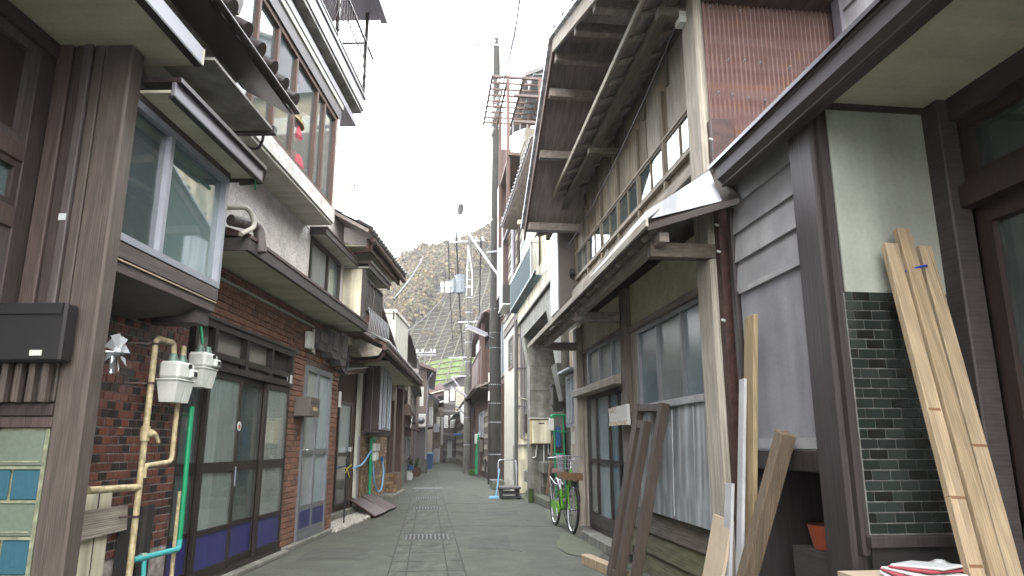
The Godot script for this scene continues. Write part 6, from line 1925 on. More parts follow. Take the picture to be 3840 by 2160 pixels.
func left_things() -> void:
	var s: SurfaceTool
	gas_meter("white gas meter nearest the viewer on the cream pipe loop", Vector3(-1.72, 1.51, 0.17))
	gas_meter("white gas meter half hidden behind the nearer one, on green pipe", Vector3(-1.22, 1.66, 0.12), 0.95)
	thing("gas_pipe", "cream painted gas pipe with elbows in front of the dark red tiles", "pipe", FL, Vector3(-1.9, 0, 0.15))
	s = ns()
	tube(s, path([Vector3(-2.02, 0, 0.15), Vector3(-2.02, 1.95, 0.15), Vector3(-1.79, 1.95, 0.16), Vector3(-1.79, 1.86, 0.17)], 0.05), 0.021, 12)
	add("riser", s, M.cream_pipe)
	s = ns()
	tube(s, path([Vector3(-1.65, 1.85, 0.17), Vector3(-1.65, 1.93, 0.17), Vector3(-1.55, 1.94, 0.1)], 0.03), 0.021, 12)
	add("elbow", s, M.cream_pipe)
	s = ns()
	tube(s, path([Vector3(-1.62, 1.52, 0.15), Vector3(-1.62, 1.08, 0.15), Vector3(-1.98, 1.06, 0.15), Vector3(-1.98, 0.98, 0.15)], 0.05), 0.018, 12)
	add("return_pipe", s, M.cream_pipe)
	s = ns()
	tube(s, [Vector3(-2.55, 0.93, 0.13), Vector3(-2.02, 0.92, 0.15)], 0.023, 12)
	add("branch", s, M.cream_pipe)
	s = ns()
	tube(s, [Vector3(-1.34, 0, 0.1), Vector3(-1.34, 0.85, 0.1)], 0.016, 10)
	add("back_pipe", s, M.cream_pipe)
	s = ns()
	lathe(s, Vector3(-2.02, 1.28, 0.15), Vector3.UP, [Vector2(0.03, -0.05), Vector2(0.034, 0), Vector2(0.03, 0.05)], 12)
	lathe(s, Vector3(-2.02, 1.28, 0.16), Vector3(0.3, 0, 1).normalized(), [Vector2(0.02, 0), Vector2(0.03, 0.03), Vector2(0.012, 0.06)], 10)
	bar(s, Vector3(-2.01, 1.28, 0.215), Vector3(-1.96, 1.22, 0.22), 0.02, 0.015)
	add("valve", s, M.cream_pipe)
	for y in [0.72, 1.62, 1.9]:
		s = ns()
		tube(s, [Vector3(-2.02, y, 0.15), Vector3(-2.02, y + 0.015, 0.15)], 0.025, 12)
		bar(s, Vector3(-2.02, y + 0.007, 0.13), Vector3(-2.1, y + 0.007, 0.0), 0.012, 0.006)
		add("clip", s, M.rust_pipe)
	thing("water_pipe", "bright green water pipe with teal elbow and drain tap at the bottom", "pipe", FL, Vector3(-1.36, 0, 0.15))
	s = ns()
	tube(s, path([Vector3(-1.25, 2.2, 0.08), Vector3(-1.25, 2.02, 0.12)], 0.02), 0.013, 10)
	tube(s, [Vector3(-1.39, 1.5, 0.15), Vector3(-1.37, 0.5, 0.15)], 0.019, 12)
	add("green_run", s, M.green_pipe)
	s = ns()
	tube(s, path([Vector3(-1.37, 0.5, 0.15), Vector3(-1.37, 0.43, 0.15), Vector3(-1.9, 0.43, 0.1)], 0.05), 0.021, 12)
	tube(s, path([Vector3(-1.78, 0.43, 0.11), Vector3(-1.78, 0.3, 0.12)], 0.03), 0.017, 10)
	add("teal_elbow", s, M.teal_pipe)
	s = ns()
	lathe(s, Vector3(-1.78, 0.43, 0.10), Vector3(1, 0, 0), [Vector2(0.027, -0.04), Vector2(0.03, 0), Vector2(0.027, 0.04)], 12)
	add("tee", s, M.zinc_fit)
	thing("weathered_plank", "short weathered plank nailed across the cream panel beside the porch post", "plank", FL, Vector3(-2.5, 0.6, 0.05))
	s = ns()
	hexa(s, [Vector3(-2.75, 0.62, 0.035), Vector3(-1.95, 0.635, 0.035), Vector3(-1.95, 0.635, 0.06), Vector3(-2.75, 0.62, 0.06), Vector3(-2.75, 0.805, 0.035), Vector3(-1.97, 0.795, 0.035), Vector3(-1.97, 0.795, 0.06), Vector3(-2.75, 0.805, 0.06)])
	add("board", s, M.wood_grey_x)
	thing("mailbox", "big black letter box on the porch post, with one white label", "mailbox", FL, Vector3(-3.1, 1.64, 0))
	box("case", Vector3(-3.27, 1.635, -0.42), Vector3(-3.165, 1.955, 0.335), M.black, null, 0.012)
	box("lid", Vector3(-3.282, 1.89, -0.42), Vector3(-3.2705, 1.95, 0.32), M.black)
	box("label", Vector3(-3.275, 1.665, 0.17), Vector3(-3.2705, 1.695, 0.235), M.white)
	thing("pinwheel", "silver foil pinwheel fixed to the porch post near the gas meters", "pinwheel", FL, Vector3(-2.97, 1.72, 0.46))
	for k in 8:
		var a := TAU * k / 8
		s = ns()
		var c := Vector3(-2.97, 1.72, 0.46)
		var u := Vector3(cos(a), sin(a), 0)
		var v := Vector3(-sin(a), cos(a), 0)
		tri(s, c, c + u * 0.11 + v * 0.01 + Vector3(0, 0, 0.012), c + u * 0.09 + v * 0.06 + Vector3(0, 0, -0.012), c - Vector3(0, 0, 1))
		tri(s, c, c + u * 0.11 + v * 0.01 + Vector3(0, 0, 0.010), c + u * 0.09 + v * 0.06 + Vector3(0, 0, -0.014), c + Vector3(0, 0, 1))
		add("blade", s, M.silver)
	s = ns()
	lathe(s, Vector3(-2.97, 1.72, 0.455), Vector3(0, 0, 1), [Vector2(0.03, 0), Vector2(0.035, 0.01), Vector2(0.02, 0.03), Vector2(0.004, 0.035)], 12)
	add("hub", s, M.steel)
	s = ns()
	tube(s, [Vector3(-3.0, 1.72, 0.41), Vector3(-2.97, 1.72, 0.455)], 0.01, 8)
	tube(s, [Vector3(-2.975, 1.7, 0.44), Vector3(-2.97, 1.6, 0.44)], 0.018, 8)
	add("stem", s, M.steel)
	thing("letter_box", "small dark brown letter box on the orange brick pier", "mailbox", FL, Vector3(1.6, 1.53, 0.05))
	box("case", Vector3(1.46, 1.54, -0.01), Vector3(1.83, 1.77, 0.19), M.mail_brown, null, 0.006)
	box("flap", Vector3(1.48, 1.705, 0.1905), Vector3(1.81, 1.75, 0.198), M.mail_brown)
	box("name_slip", Vector3(1.56, 1.61, 0.1905), Vector3(1.72, 1.65, 0.194), M.hat)
	thing("electric_meters", "row of dark electric meter cases with looped cable under the awning", "electric meter", FL, Vector3(2.5, 2.3, 0))
	box("white_box", Vector3(1.66, 2.39, 0.0), Vector3(1.83, 2.60, 0.07), M.meter_white, null, 0.006)
	s = ns()
	tube(s, [Vector3(1.87, 2.36, 0.04), Vector3(1.87, 2.66, 0.04)], 0.02, 8)
	add("conduit", s, M.hose_grey)
	for q in [[1.92, 2.36, 2.42, 2.68, 0.10], [2.36, 2.72, 2.36, 2.74, 0.15], [2.74, 3.08, 2.30, 2.76, 0.17], [3.1, 3.22, 2.36, 2.76, 0.12]]:
		s = ns()
		prism(s, [Vector2(q[0], q[2] + 0.07), Vector2(q[0] + 0.08, q[2]), Vector2(q[1] - 0.08, q[2]), Vector2(q[1], q[2] + 0.07), Vector2(q[1], q[3]), Vector2(q[0], q[3])], Vector3(0, 0, -0.01), Vector3(1, 0, 0), Vector3(0, 1, 0), Vector3(0, 0, q[4]))
		add("meter_case", s, M.box_grey)
		box("cover_plate", Vector3(q[0] + 0.05, q[2] + 0.1, q[4] - 0.0095), Vector3(q[1] - 0.05, q[3] - 0.04, q[4] + 0.012), M.box_grey, null, 0.01)
	s = ns()
	tube(s, path([Vector3(3.1, 2.6, 0.17), Vector3(3.15, 2.3, 0.17), Vector3(3.02, 2.18, 0.16), Vector3(2.9, 2.25, 0.14), Vector3(2.9, 2.35, 0.1)], 0.08), 0.016, 8)
	tube(s, path([Vector3(3.16, 2.5, 0.14), Vector3(3.18, 2.26, 0.15), Vector3(3.04, 2.14, 0.15), Vector3(2.86, 2.24, 0.12)], 0.08), 0.012, 8)
	add("cable_loop", s, M.wire)
	thing("vent_hose", "grey duct elbow and pale hose on the awning end beside the bay window", "duct", FL, Vector3(-1.1, 2.95, 0.4))
	s = ns()
	tube(s, path([Vector3(-1.35, 3.06, 0.30), Vector3(-1.05, 3.10, 0.42), Vector3(-1.04, 2.86, 0.46)], 0.07), 0.05, 12)
	add("duct_elbow", s, M.jamb_grey)
	s = ns()
	tube(s, path([Vector3(-1.5, 3.12, 0.3), Vector3(-1.28, 3.2, 0.42), Vector3(-1.2, 3.05, 0.46), Vector3(-1.4, 2.92, 0.42)], 0.1), 0.022, 10)
	add("hose", s, M.hose_grey)
	box("cream_stub", Vector3(-1.42, 2.55, 0.0), Vector3(-1.2, 2.83, 0.03), M.cream_wall)
	# things behind the big window
	thing("straw_hat", "straw hat hanging inside the big upstairs window", "hat", FL, Vector3(0.1, 4.75, 0.2))
	s = ns()
	lathe(s, Vector3(0.1, 4.7, 0.2), Vector3(0.2, 1, 0.5).normalized(), [Vector2(0.17, 0), Vector2(0.16, 0.02), Vector2(0.09, 0.03), Vector2(0.08, 0.1), Vector2(0.01, 0.12)], 18)
	add("straw", s, M.hat)
	thing("red_cloth_bundle", "pink red cloth bundle behind the upstairs window glass", "cloth", FL, Vector3(0.1, 4.2, 0.2))
	s = ns()
	lathe(s, Vector3(0.15, 4.13, 0.2), Vector3.UP, [Vector2(0.1, 0), Vector2(0.16, 0.06), Vector2(0.13, 0.16), Vector2(0.05, 0.24), Vector2(0.02, 0.27)], 12)
	lathe(s, Vector3(0.1, 4.45, 0.2), Vector3.UP, [Vector2(0.05, 0), Vector2(0.14, 0.05), Vector2(0.11, 0.18), Vector2(0.03, 0.22)], 12)
	add("cloth", s, M.pink)
	thing("teal_box", "small pale teal box at the far corner of the upstairs window", "box", FL, Vector3(0.95, 4.15, 0.2))
	box("carton", Vector3(0.7, 4.14, 0.12), Vector3(0.95, 4.38, 0.26), M.aqua, null, 0.01)
	thing("white_tube_lamp", "white tube standing out in the upstairs window", "lamp", FL, Vector3(0.3, 4.85, 0.25))
	s = ns()
	tube(s, [Vector3(0.35, 4.9, 0.24), Vector3(0.62, 4.95, 0.25)], 0.03, 10)
	add("tube", s, M.white)
	# roof-edge lamp cover by the pillar
	thing("window_post_lantern", "brown lantern shaped box hanging by the window pillar over the near eave", "lantern", FL, Vector3(-2.2, 4.5, 0.55))
	s = ns()
	prism(s, [Vector2(-0.09, 4.62), Vector2(-0.03, 4.5), Vector2(0.05, 4.5), Vector2(0.1, 4.62), Vector2(0.1, 5.3), Vector2(-0.09, 5.3)], Vector3(-2.15, 0, 0.42), Vector3(1, 0, 0), Vector3(0, 1, 0), Vector3(0, 0, 0.14))
	add("case", s, M.jamb)
	box("bracket", Vector3(-2.2, 4.9, 0.365), Vector3(-2.1, 5.0, 0.4195), M.jamb)
	thing("white_downpipe", "thin white pipe left of the brown lantern box", "pipe", FL, Vector3(-2.45, 4.2, 0.45))
	s = ns()
	tube(s, [Vector3(-2.45, 4.22, 0.42), Vector3(-2.45, 5.5, 0.42)], 0.03, 10)
	add("pipe", s, M.bag)
	thing("dry_vine", "dry hanging twig with dead leaves at the edge of the grey stucco wall", "vine", FL, Vector3(3.24, 5.3, 0.1))
	s = ns()
	tube(s, [Vector3(3.23, 5.54, 0.0), Vector3(3.25, 5.52, 0.12), Vector3(3.25, 5.47, 0.2), Vector3(3.25, 5.43, 0.32)], 0.006, 5)
	tube(s, [Vector3(3.25, 5.52, 0.12), Vector3(3.25, 5.45, 0.16), Vector3(3.25, 5.47, 0.24)], 0.005, 5)
	tube(s, [Vector3(3.23, 5.3, 0.0), Vector3(3.25, 5.24, 0.08), Vector3(3.25, 5.2, 0.22)], 0.006, 5)
	add("twig", s, M.wire)
	for q in [[5.2, 0.06], [5.17, 0.17], [5.13, 0.22], [5.16, 0.25]]:
		s = ns()
		for k in 3:
			var a := rng.randf() * TAU
			tri(s, Vector3(3.25, q[0], q[1]), Vector3(3.25 + cos(a) * 0.05, q[0] - 0.06, q[1] + sin(a) * 0.05), Vector3(3.25 + cos(a + 1) * 0.05, q[0] - 0.03, q[1] + sin(a + 1) * 0.06), Vector3(3.25, q[0] + 1, q[1]))
		add("dead_leaf", s, M.wire)
	# gravel yard, boards, stick
	var g := ns()
	var gm := MultiMesh.new()
	gm.transform_format = MultiMesh.TRANSFORM_3D
	obx(g, Vector3.ZERO, Vector3(1, 0, 0), Vector3(0, 1, 0), Vector3(0, 0, 1), Vector3(0.02, 0.014, 0.016), 0.008)
	gm.mesh = g.commit()
	var tr := []
	for i in 3000:
		var x := rng.randf_range(3.2, 6.6)
		var z := rng.randf_range(-0.36, 0.12 - maxf(0, x - 5.2) * 0.25)
		var b := Basis.from_euler(Vector3(rng.randf() * 6, rng.randf() * 6, 0)).scaled(Vector3.ONE * rng.randf_range(0.6, 1.6))
		tr.append(Transform3D(b, Vector3(x, 0.012 + rng.randf() * 0.03, z)))
	gm.instance_count = tr.size()
	for i in tr.size():
		gm.set_instance_transform(i, tr[i])
	var mi := MultiMeshInstance3D.new()
	mi.name = "gravel"
	mi.multimesh = gm
	mi.material_override = M.gravel
	mi.transform = FL
	mi.set_meta("kind", "stuff")
	mi.set_meta("label", "pale gravel bed before the brown door on the left")
	add_child(mi)
	for q in [[5.1, 6.0, "nearer of two reddish boards lying on the gravel", 0.0], [5.95, 6.9, "farther of two reddish boards lying on the gravel", 0.02]]:
		thing("loose_board", q[2], "board", FL, Vector3(q[0], 0.03, 0), "reddish boards on the gravel")
		s = ns()
		hexa(s, [Vector3(q[0], 0.03, 0.22 - q[3]), Vector3(q[1] - 0.03, 0.03, 0.24), Vector3(q[1] + 0.5, 0.24, -0.34), Vector3(q[0] + 0.5, 0.26, -0.34), Vector3(q[0], 0.055, 0.23 - q[3]), Vector3(q[1] - 0.03, 0.055, 0.25), Vector3(q[1] + 0.5, 0.265, -0.33), Vector3(q[0] + 0.5, 0.285, -0.33)])
		add("board", s, M.rust_pipe if q[3] == 0.0 else M.post_brown)
	thing("fallen_pipe", "grey plastic pipe lying behind the reddish boards", "pipe", FL, Vector3(7.2, 0.05, 0))
	s = ns()
	tube(s, [Vector3(8.6, 0.06, -0.85), Vector3(7.9, 0.06, -0.2)], 0.04, 10)
	add("pipe", s, M.alu_grey)
	thing("garden_stake", "thin dark iron stake with yellow string tied near its top", "stake", FL, Vector3(4.0, 0, 0))
	s = ns()
	tube(s, [Vector3(4.0, 0, 0.0), Vector3(3.9, 1.0, 0.02)], 0.012, 8)
	add("rod", s, M.wire)
	for k in 4:
		s = ns()
		bar(s, Vector3(3.9, 0.85, 0.035), Vector3(3.9, 0.85, 0.035) + [Vector3(-0.25, 0.03, 0.02), Vector3(0.2, 0.06, 0.02), Vector3(0.1, -0.13, 0.02), Vector3(-0.15, -0.05, 0.02)][k], 0.012, 0.006)
		add("string", s, M.yellow)
	# meter, hose at the tan base
	thing("garden_tap", "green standpipe with small white gas meter at the tan mosaic wall", "tap", FB, Vector3(-3.1, 0, 0.1))
	s = ns()
	tube(s, path([Vector3(-3.2, 0.1, 0.1), Vector3(-3.25, 1.34, 0.1), Vector3(-2.95, 1.34, 0.12), Vector3(-2.95, 1.22, 0.12)], 0.05), 0.03, 10)
	add("pipe", s, M.green_pipe)
	box("meter_top", Vector3(-3.08, 1.08, 0.03), Vector3(-2.5, 1.24, 0.18), M.meter_white, null, 0.02)
	box("meter_body", Vector3(-3.02, 0.88, 0.03), Vector3(-2.62, 1.075, 0.17), M.meter_white, null, 0.03)
	s = ns()
	tube(s, path([Vector3(-1.1, 0.85, 0.05), Vector3(-1.2, 0.6, 0.1), Vector3(-1.6, 0.25, 0.12), Vector3(-2.3, 0.24, 0.12), Vector3(-2.8, 0.5, 0.12), Vector3(-2.9, 0.9, 0.1)], 0.3), 0.018, 8)
	tube(s, path([Vector3(-3.3, 1.1, 0.12), Vector3(-4.2, 0.85, 0.1), Vector3(-5.0, 0.82, 0.08)], 0.3), 0.018, 8)
	add("hose", s, M.blue_pale)
	box("hose_bib", Vector3(-1.2, 0.84, 0.02), Vector3(-1.0, 0.94, 0.07), M.blue)
	# wall air conditioner on the timber house
	thing("air_conditioner", "white air conditioner hung on the dark end wall down the alley on the left", "air conditioner", FM, Vector3(15.6, 2.1, 0.6))
	box("case", Vector3(15.55, 2.05, 0.48), Vector3(15.94, 2.62, 0.82), M.white, null, 0.02)
	s = ns()
	lathe(s, Vector3(15.549, 2.32, 0.60), Vector3(-1, 0, 0), [Vector2(0.17, 0), Vector2(0.17, 0.01), Vector2(0.02, 0.012)], 18)
	add("grille", s, M.grey_sheet)
	box("shelf", Vector3(15.5, 2.0, 0.45), Vector3(15.96, 2.048, 0.84), M.wood_dark)
	# small things down the left kerb
	var bl := [["blue_tub", "upside down blue tub standing on the clutter past the brown porch", 9.0, 0.30, 0.30, 0.16, M.blue], ["white_bag", "white plastic bag heap on the ground past the brown porch", 8.2, 0.0, 0.25, 0.22, M.bag], ["flower_pot", "brown pot of dry plants near the left kerb", 11.0, 0.0, 0.42, 0.3, M.wood_brown], ["terracotta_block", "small red terracotta pot at the house corner on the left", 13.2, 0.0, 0.38, 0.2, M.rust_pipe]]
	for q in bl:
		thing(q[0], q[1], q[0].replace("_", " "), FM, Vector3(q[2], q[3], q[4]))
		s = ns()
		lathe(s, Vector3(q[2], q[3], q[4]), Vector3.UP, [Vector2(q[5] * 0.8, 0), Vector2(q[5], q[5] * 0.5), Vector2(q[5] * 0.95, q[5]), Vector2(q[5] * 0.6, q[5] * 1.2)], 14)
		add("body", s, q[6])
		if q[0] == "blue_tub":
			box("stand", Vector3(8.85, 0, 0.2), Vector3(9.15, 0.299, 0.4), M.cream_wall)
		if q[0] == "flower_pot":
			for k in 30:
				s = ns()
				var a := rng.randf() * TAU
				bar(s, Vector3(q[2], 0.3, q[4]), Vector3(q[2] + cos(a) * 0.35, 0.45 + rng.randf() * 0.3, q[4] + sin(a) * 0.2), 0.03, 0.005)
				add("stem", s, M.moss_green)
	thing("boulder", "rounded grey stone block standing at the left kerb", "stone", FM, Vector3(14.2, 0, 0.6))
	s = ns()
	lathe(s, Vector3(14.2, 0, 0.60), Vector3.UP, [Vector2(0.33, 0), Vector2(0.36, 0.25), Vector2(0.33, 0.5), Vector2(0.22, 0.62), Vector2(0.05, 0.66)], 12)
	add("stone", s, M.concrete_dark)
	thing("blue_crate", "blue crate against the houses near the bend on the left", "crate", FM, Vector3(20.5, 0, 1.0))
	box("shell", Vector3(20.0, 0.0, 0.88), Vector3(21.0, 0.75, 1.2), M.blue, null, 0.03)
	box("lid", Vector3(19.95, 0.751, 0.86), Vector3(21.05, 0.81, 1.22), M.blue_pale, null, 0.02)
	thing("planter", "low grey planter box before the black house", "planter", ID, Vector3(-4.3, 0, -49.5))
	box("box", Vector3(-4.6, 0, -49.8), Vector3(-3.9, 0.35, -49.4), M.concrete_dark, null, 0.02)
	thing("grey_bin", "grey bin by the pale house at the end of the alley", "bin", ID, Vector3(-5.2, 0, -49))
	box("body", Vector3(-5.45, 0, -49.3), Vector3(-5.0, 1.0, -48.9), M.grey_sheet, null, 0.04)
	box("lid", Vector3(-5.47, 1.001, -49.32), Vector3(-4.98, 1.06, -48.88), M.box_grey, null, 0.02)

func wheel(label_parent: Node3D, c: Vector3, r: float) -> void:
	var u := Vector3(1, 0, 0)
	var v := Vector3(0, 1, 0)
	var s := ns()
	tube(s, arc(c, u, v, r - 0.018, 0, 360, 40), 0.018, 10, false)
	var t := add("tyre", s, M.rubber)
	s = ns()
	tube(s, arc(c, u, v, r - 0.045, 0, 360, 40), 0.016, 8, false)
	add("rim", s, M.steel)
	s = ns()
	tube(s, [c - Vector3(0, 0, 0.045), c + Vector3(0, 0, 0.045)], 0.022, 10)
	add("hub", s, M.steel)
	for k in 18:
		var a := TAU * k / 18
		s = ns()
		tube(s, [c + Vector3(cos(a + 0.5) * 0.02, sin(a + 0.5) * 0.02, 0.03 * (1 if k % 2 else -1)), c + Vector3(cos(a), sin(a), 0) * (r - 0.05)], 0.0018, 4, false)
		add("spoke", s, M.steel)

func bicycle() -> void:
	# x forward, z to the right of the rider
	var yaw := atan2(0.83 - 0.66, 1.12)
	var f := Vector3(sin(yaw), 0, cos(yaw))
	var B := Basis(f, Vector3.UP, f.cross(Vector3.UP))
	B = B * Basis(Vector3(1, 0, 0), deg_to_rad(-3.0))
	var F := Transform3D(B, Vector3(0.66, 0, -11.14))
	var o := thing("bicycle", "lime green step-through bicycle with wire basket parked by the old wooden house", "bicycle", F)
	var R := Vector3(0, 0.33, 0)
	var Fw := Vector3(1.12, 0.33, 0)
	wheel(o, R, 0.335)
	wheel(o, Fw, 0.335)
	var bb := Vector3(0.44, 0.29, 0)
	var seat := Vector3(0.24, 0.74, 0)
	var head := Vector3(0.93, 0.80, 0)
	var hb := Vector3(0.97, 0.66, 0)
	var s := ns()
	tube(s, [bb, bb + (seat - bb) * 0.6], 0.018, 10)
	add("seat_tube", s, M.lime)
	s = ns()
	tube(s, [hb, Vector3(0.75, 0.42, 0), Vector3(0.56, 0.31, 0), bb], 0.022, 10)
	add("down_tube", s, M.lime)
	s = ns()
	tube(s, [head - Vector3(0, 0.03, 0), Vector3(0.72, 0.55, 0), Vector3(0.5, 0.45, 0), Vector3(0.36, 0.45, 0)], 0.016, 10)
	add("top_tube", s, M.lime)
	s = ns()
	tube(s, [head + Vector3(-0.02, 0.06, 0), hb + Vector3(0.02, -0.04, 0)], 0.024, 10)
	add("head_tube", s, M.lime)
	for z in [-0.05, 0.05]:
		s = ns()
		tube(s, [hb + Vector3(0.03, -0.02, z), hb + Vector3(0.06, -0.12, z * 1.1), Fw + Vector3(0, 0, z)], 0.012, 8)
		add("fork_blade", s, M.lime)
		s = ns()
		tube(s, [bb + Vector3(0, 0, z * 0.6), R + Vector3(0, 0, z * 1.1)], 0.011, 8)
		add("chain_stay", s, M.lime)
		s = ns()
		tube(s, [bb + (seat - bb) * 0.5 + Vector3(0, 0, z * 0.5), R + Vector3(0, 0, z * 1.1)], 0.009, 8)
		add("seat_stay", s, M.lime)
	s = ns()
	tube(s, [bb + (seat - bb) * 0.55, seat + Vector3(-0.01, 0.05, 0)], 0.013, 10)
	add("seat_post", s, M.steel)
	s = ns()
	var pr := [Vector2(-0.14, -0.095), Vector2(-0.08, -0.105), Vector2(0.02, -0.06), Vector2(0.12, -0.025), Vector2(0.14, 0), Vector2(0.12, 0.025), Vector2(0.02, 0.06), Vector2(-0.08, 0.105), Vector2(-0.14, 0.095)]
	prism(s, pr, seat + Vector3(0.0, 0.05, 0), Vector3(1, 0, 0), Vector3(0, 0, 1), Vector3(0, 0.06, 0))
	add("saddle", s, M.saddle)
	s = ns()
	tube(s, path([Vector3(0.90, 1.0, -0.28), Vector3(0.72, 1.0, -0.30)], 0.01), 0.014, 8)
	tube(s, path([Vector3(0.90, 1.0, 0.28), Vector3(0.72, 1.0, 0.30)], 0.01), 0.014, 8)
	add("grips", s, M.rubber)
	s = ns()
	tube(s, path([Vector3(0.75, 1.0, -0.3), Vector3(0.93, 1.01, -0.27), Vector3(0.97, 1.04, -0.12), Vector3(0.90, 0.98, 0), Vector3(0.97, 1.04, 0.12), Vector3(0.93, 1.01, 0.27), Vector3(0.75, 1.0, 0.3)], 0.06), 0.012, 8)
	tube(s, [head, Vector3(0.90, 0.99, 0)], 0.013, 8)
	add("handlebar", s, M.steel)
	s = ns()
	lathe(s, Vector3(0.93, 1.05, -0.14), Vector3.UP, [Vector2(0.03, 0), Vector2(0.03, 0.015), Vector2(0.01, 0.035)], 12)
	add("bell", s, M.steel)
	# fenders, rack, guard, stand
	s = ns()
	tube(s, arc(R, Vector3(1, 0, 0), Vector3.UP, 0.362, 20, 200, 20), 0.022, 6, false)
	add("rear_fender", s, M.steel)
	s = ns()
	tube(s, arc(Fw, Vector3(1, 0, 0), Vector3.UP, 0.36, 20, 175, 18), 0.020, 6, false)
	add("front_fender", s, M.black)
	for z in [-0.06, 0.06]:
		s = ns()
		tube(s, path([Vector3(0.2, 0.62, z), Vector3(-0.25, 0.72, z), R + Vector3(-0.02, 0.03, z)], 0.04), 0.006, 6)
		add("rack_rail", s, M.steel)
	s = ns()
	prism(s, [Vector2(0.0, 0.29), Vector2(0.02, 0.37), Vector2(0.42, 0.385), Vector2(0.53, 0.33), Vector2(0.53, 0.24), Vector2(0.42, 0.20), Vector2(0.02, 0.28)], Vector3(0, 0, 0.055), Vector3(1, 0, 0), Vector3(0, 1, 0), Vector3(0, 0, 0.02))
	add("chain_guard", s, M.lime)
	for k in [-1, 1]:
		s = ns()
		tube(s, [bb + Vector3(0, 0, 0.08 * k), bb + Vector3(0.12 * k, -0.1, 0.09 * k)], 0.008, 6)
		bx(s, bb + Vector3(0.12 * k - 0.04, -0.115, 0.09 * k), bb + Vector3(0.12 * k + 0.04, -0.09, 0.09 * k + 0.09 * k))
		add("crank", s, M.steel)
	s = ns()
	tube(s, [R + Vector3(0, 0, -0.08), R + Vector3(-0.04, -0.31, -0.2)], 0.008, 6)
	tube(s, [R + Vector3(-0.04, -0.31, -0.2), R + Vector3(0.1, -0.32, -0.2)], 0.008, 6)
	add("kickstand", s, M.steel)
	s = ns()
	lathe(s, Fw + Vector3(-0.05, 0.34, -0.08), Vector3(1, 0, 0), [Vector2(0.03, -0.03), Vector2(0.045, 0.0), Vector2(0.045, 0.04), Vector2(0.03, 0.05)], 14)
	add("lamp", s, M.steel)
	# basket: wires on a frame with a wooden bottom tray
	var bx0 := Vector3(0.98, 0.75, -0.19)
	var bx1 := Vector3(1.28, 1.05, 0.19)
	var E := func(y: float, q: float) -> Array: return [Vector3(bx0.x - q, y, bx0.z - q), Vector3(bx1.x + q, y, bx0.z - q), Vector3(bx1.x + q, y, bx1.z + q), Vector3(bx0.x - q, y, bx1.z + q), Vector3(bx0.x - q, y, bx0.z - q)]
	for y in [0.82, 0.88, 0.94, 1.0, 1.05]:
		var q: float = (y - 0.75) * 0.12
		s = ns()
		tube(s, E.call(y, q), 0.006 if y == 1.05 else 0.003, 5)
		add("basket_ring", s, M.alu)
	for k in 40:
		var t := k / 40.0 * 4.0
		var e: Array = E.call(0.76, 0.0)
		var e2: Array = E.call(1.05, 0.036)
		var i := int(t)
		var p: Vector3 = e[i].lerp(e[i + 1], t - i)
		var p2: Vector3 = e2[i].lerp(e2[i + 1], t - i)
		s = ns()
		tube(s, [p, p2], 0.003, 4)
		add("basket_wire", s, M.alu)
	s = ns()
	bx(s, bx0 + Vector3(-0.012, -0.02, -0.012), Vector3(bx1.x + 0.012, 0.745, bx1.z + 0.012))
	for q in [[Vector3(bx0.x - 0.014, 0.73, bx0.z - 0.02), Vector3(bx1.x + 0.014, 0.83, bx0.z - 0.008)], [Vector3(bx0.x - 0.014, 0.73, bx1.z + 0.008), Vector3(bx1.x + 0.014, 0.83, bx1.z + 0.02)], [Vector3(bx1.x + 0.002, 0.73, bx0.z - 0.02), Vector3(bx1.x + 0.02, 0.83, bx1.z + 0.02)]]:
		bx(s, q[0], q[1])
	add("basket_tray", s, M.crate)

func leaning_frame(label: String, top: Vector3, bot: Vector3, w: float, infill: Material, called := "window_frame", cat := "frame") -> void:
	thing(called, label, cat, FR, bot)
	var ax := (top - bot).normalized()
	var sx := Vector3(1, 0, 0)
	sx = (sx - ax * sx.dot(ax)).normalized()
	var n := sx.cross(ax).normalized()
	if n.z < 0:
		n = -n
	for k in [-1, 1]:
		var s := ns()
		var o: Vector3 = sx * (w / 2 - 0.055) * k
		obx(s, (top + bot) / 2 + o, sx, ax, n, Vector3(0.055, (top - bot).length() / 2, 0.035), 0.005)
		add("stile", s, M.frame_brown)
	for p in [top - ax * 0.04, bot + ax * 0.05]:
		var s := ns()
		obx(s, p, sx, ax, n, Vector3(w / 2 - 0.1105, 0.035, 0.03), 0.004)
		add("rail", s, M.frame_brown)
	if infill:
		var s := ns()
		obx(s, (top + bot) / 2 - n * 0.01, sx, ax, n, Vector3(w / 2 - 0.111, (top - bot).length() / 2 - 0.1, 0.008))
		add("panel", s, infill)

func leaning_board(called: String, label: String, cat: String, top: Vector3, bot: Vector3, w: float, t: float, m: Material, knots := []) -> void:
	thing(called, label, cat, FR, bot)
	var ax := (top - bot).normalized()
	var sx := Vector3(1, 0, 0) if absf(top.z - bot.z) > absf(top.x - bot.x) or true else Vector3(0, 0, 1)
	if cat == "batten":
		sx = Vector3(0, 0, 1)
	sx = (sx - ax * sx.dot(ax)).normalized()
	var n := sx.cross(ax).normalized()
	var s := ns()
	obx(s, (top + bot) / 2, sx, ax, n, Vector3(w / 2, (top - bot).length() / 2, t / 2), minf(w, t) * 0.08)
	add("plank", s, m)
	for k in knots:
		s = ns()
		var c := bot.lerp(top, k[0])
		obx(s, c + sx * (w * 0.25 * (1.0 - k[1])), sx, (ax + sx * 0.12).normalized(), n, Vector3(w * 0.495 * k[1], 0.009, t * 0.506), 0.003)
		add("knot", s, M.knot)

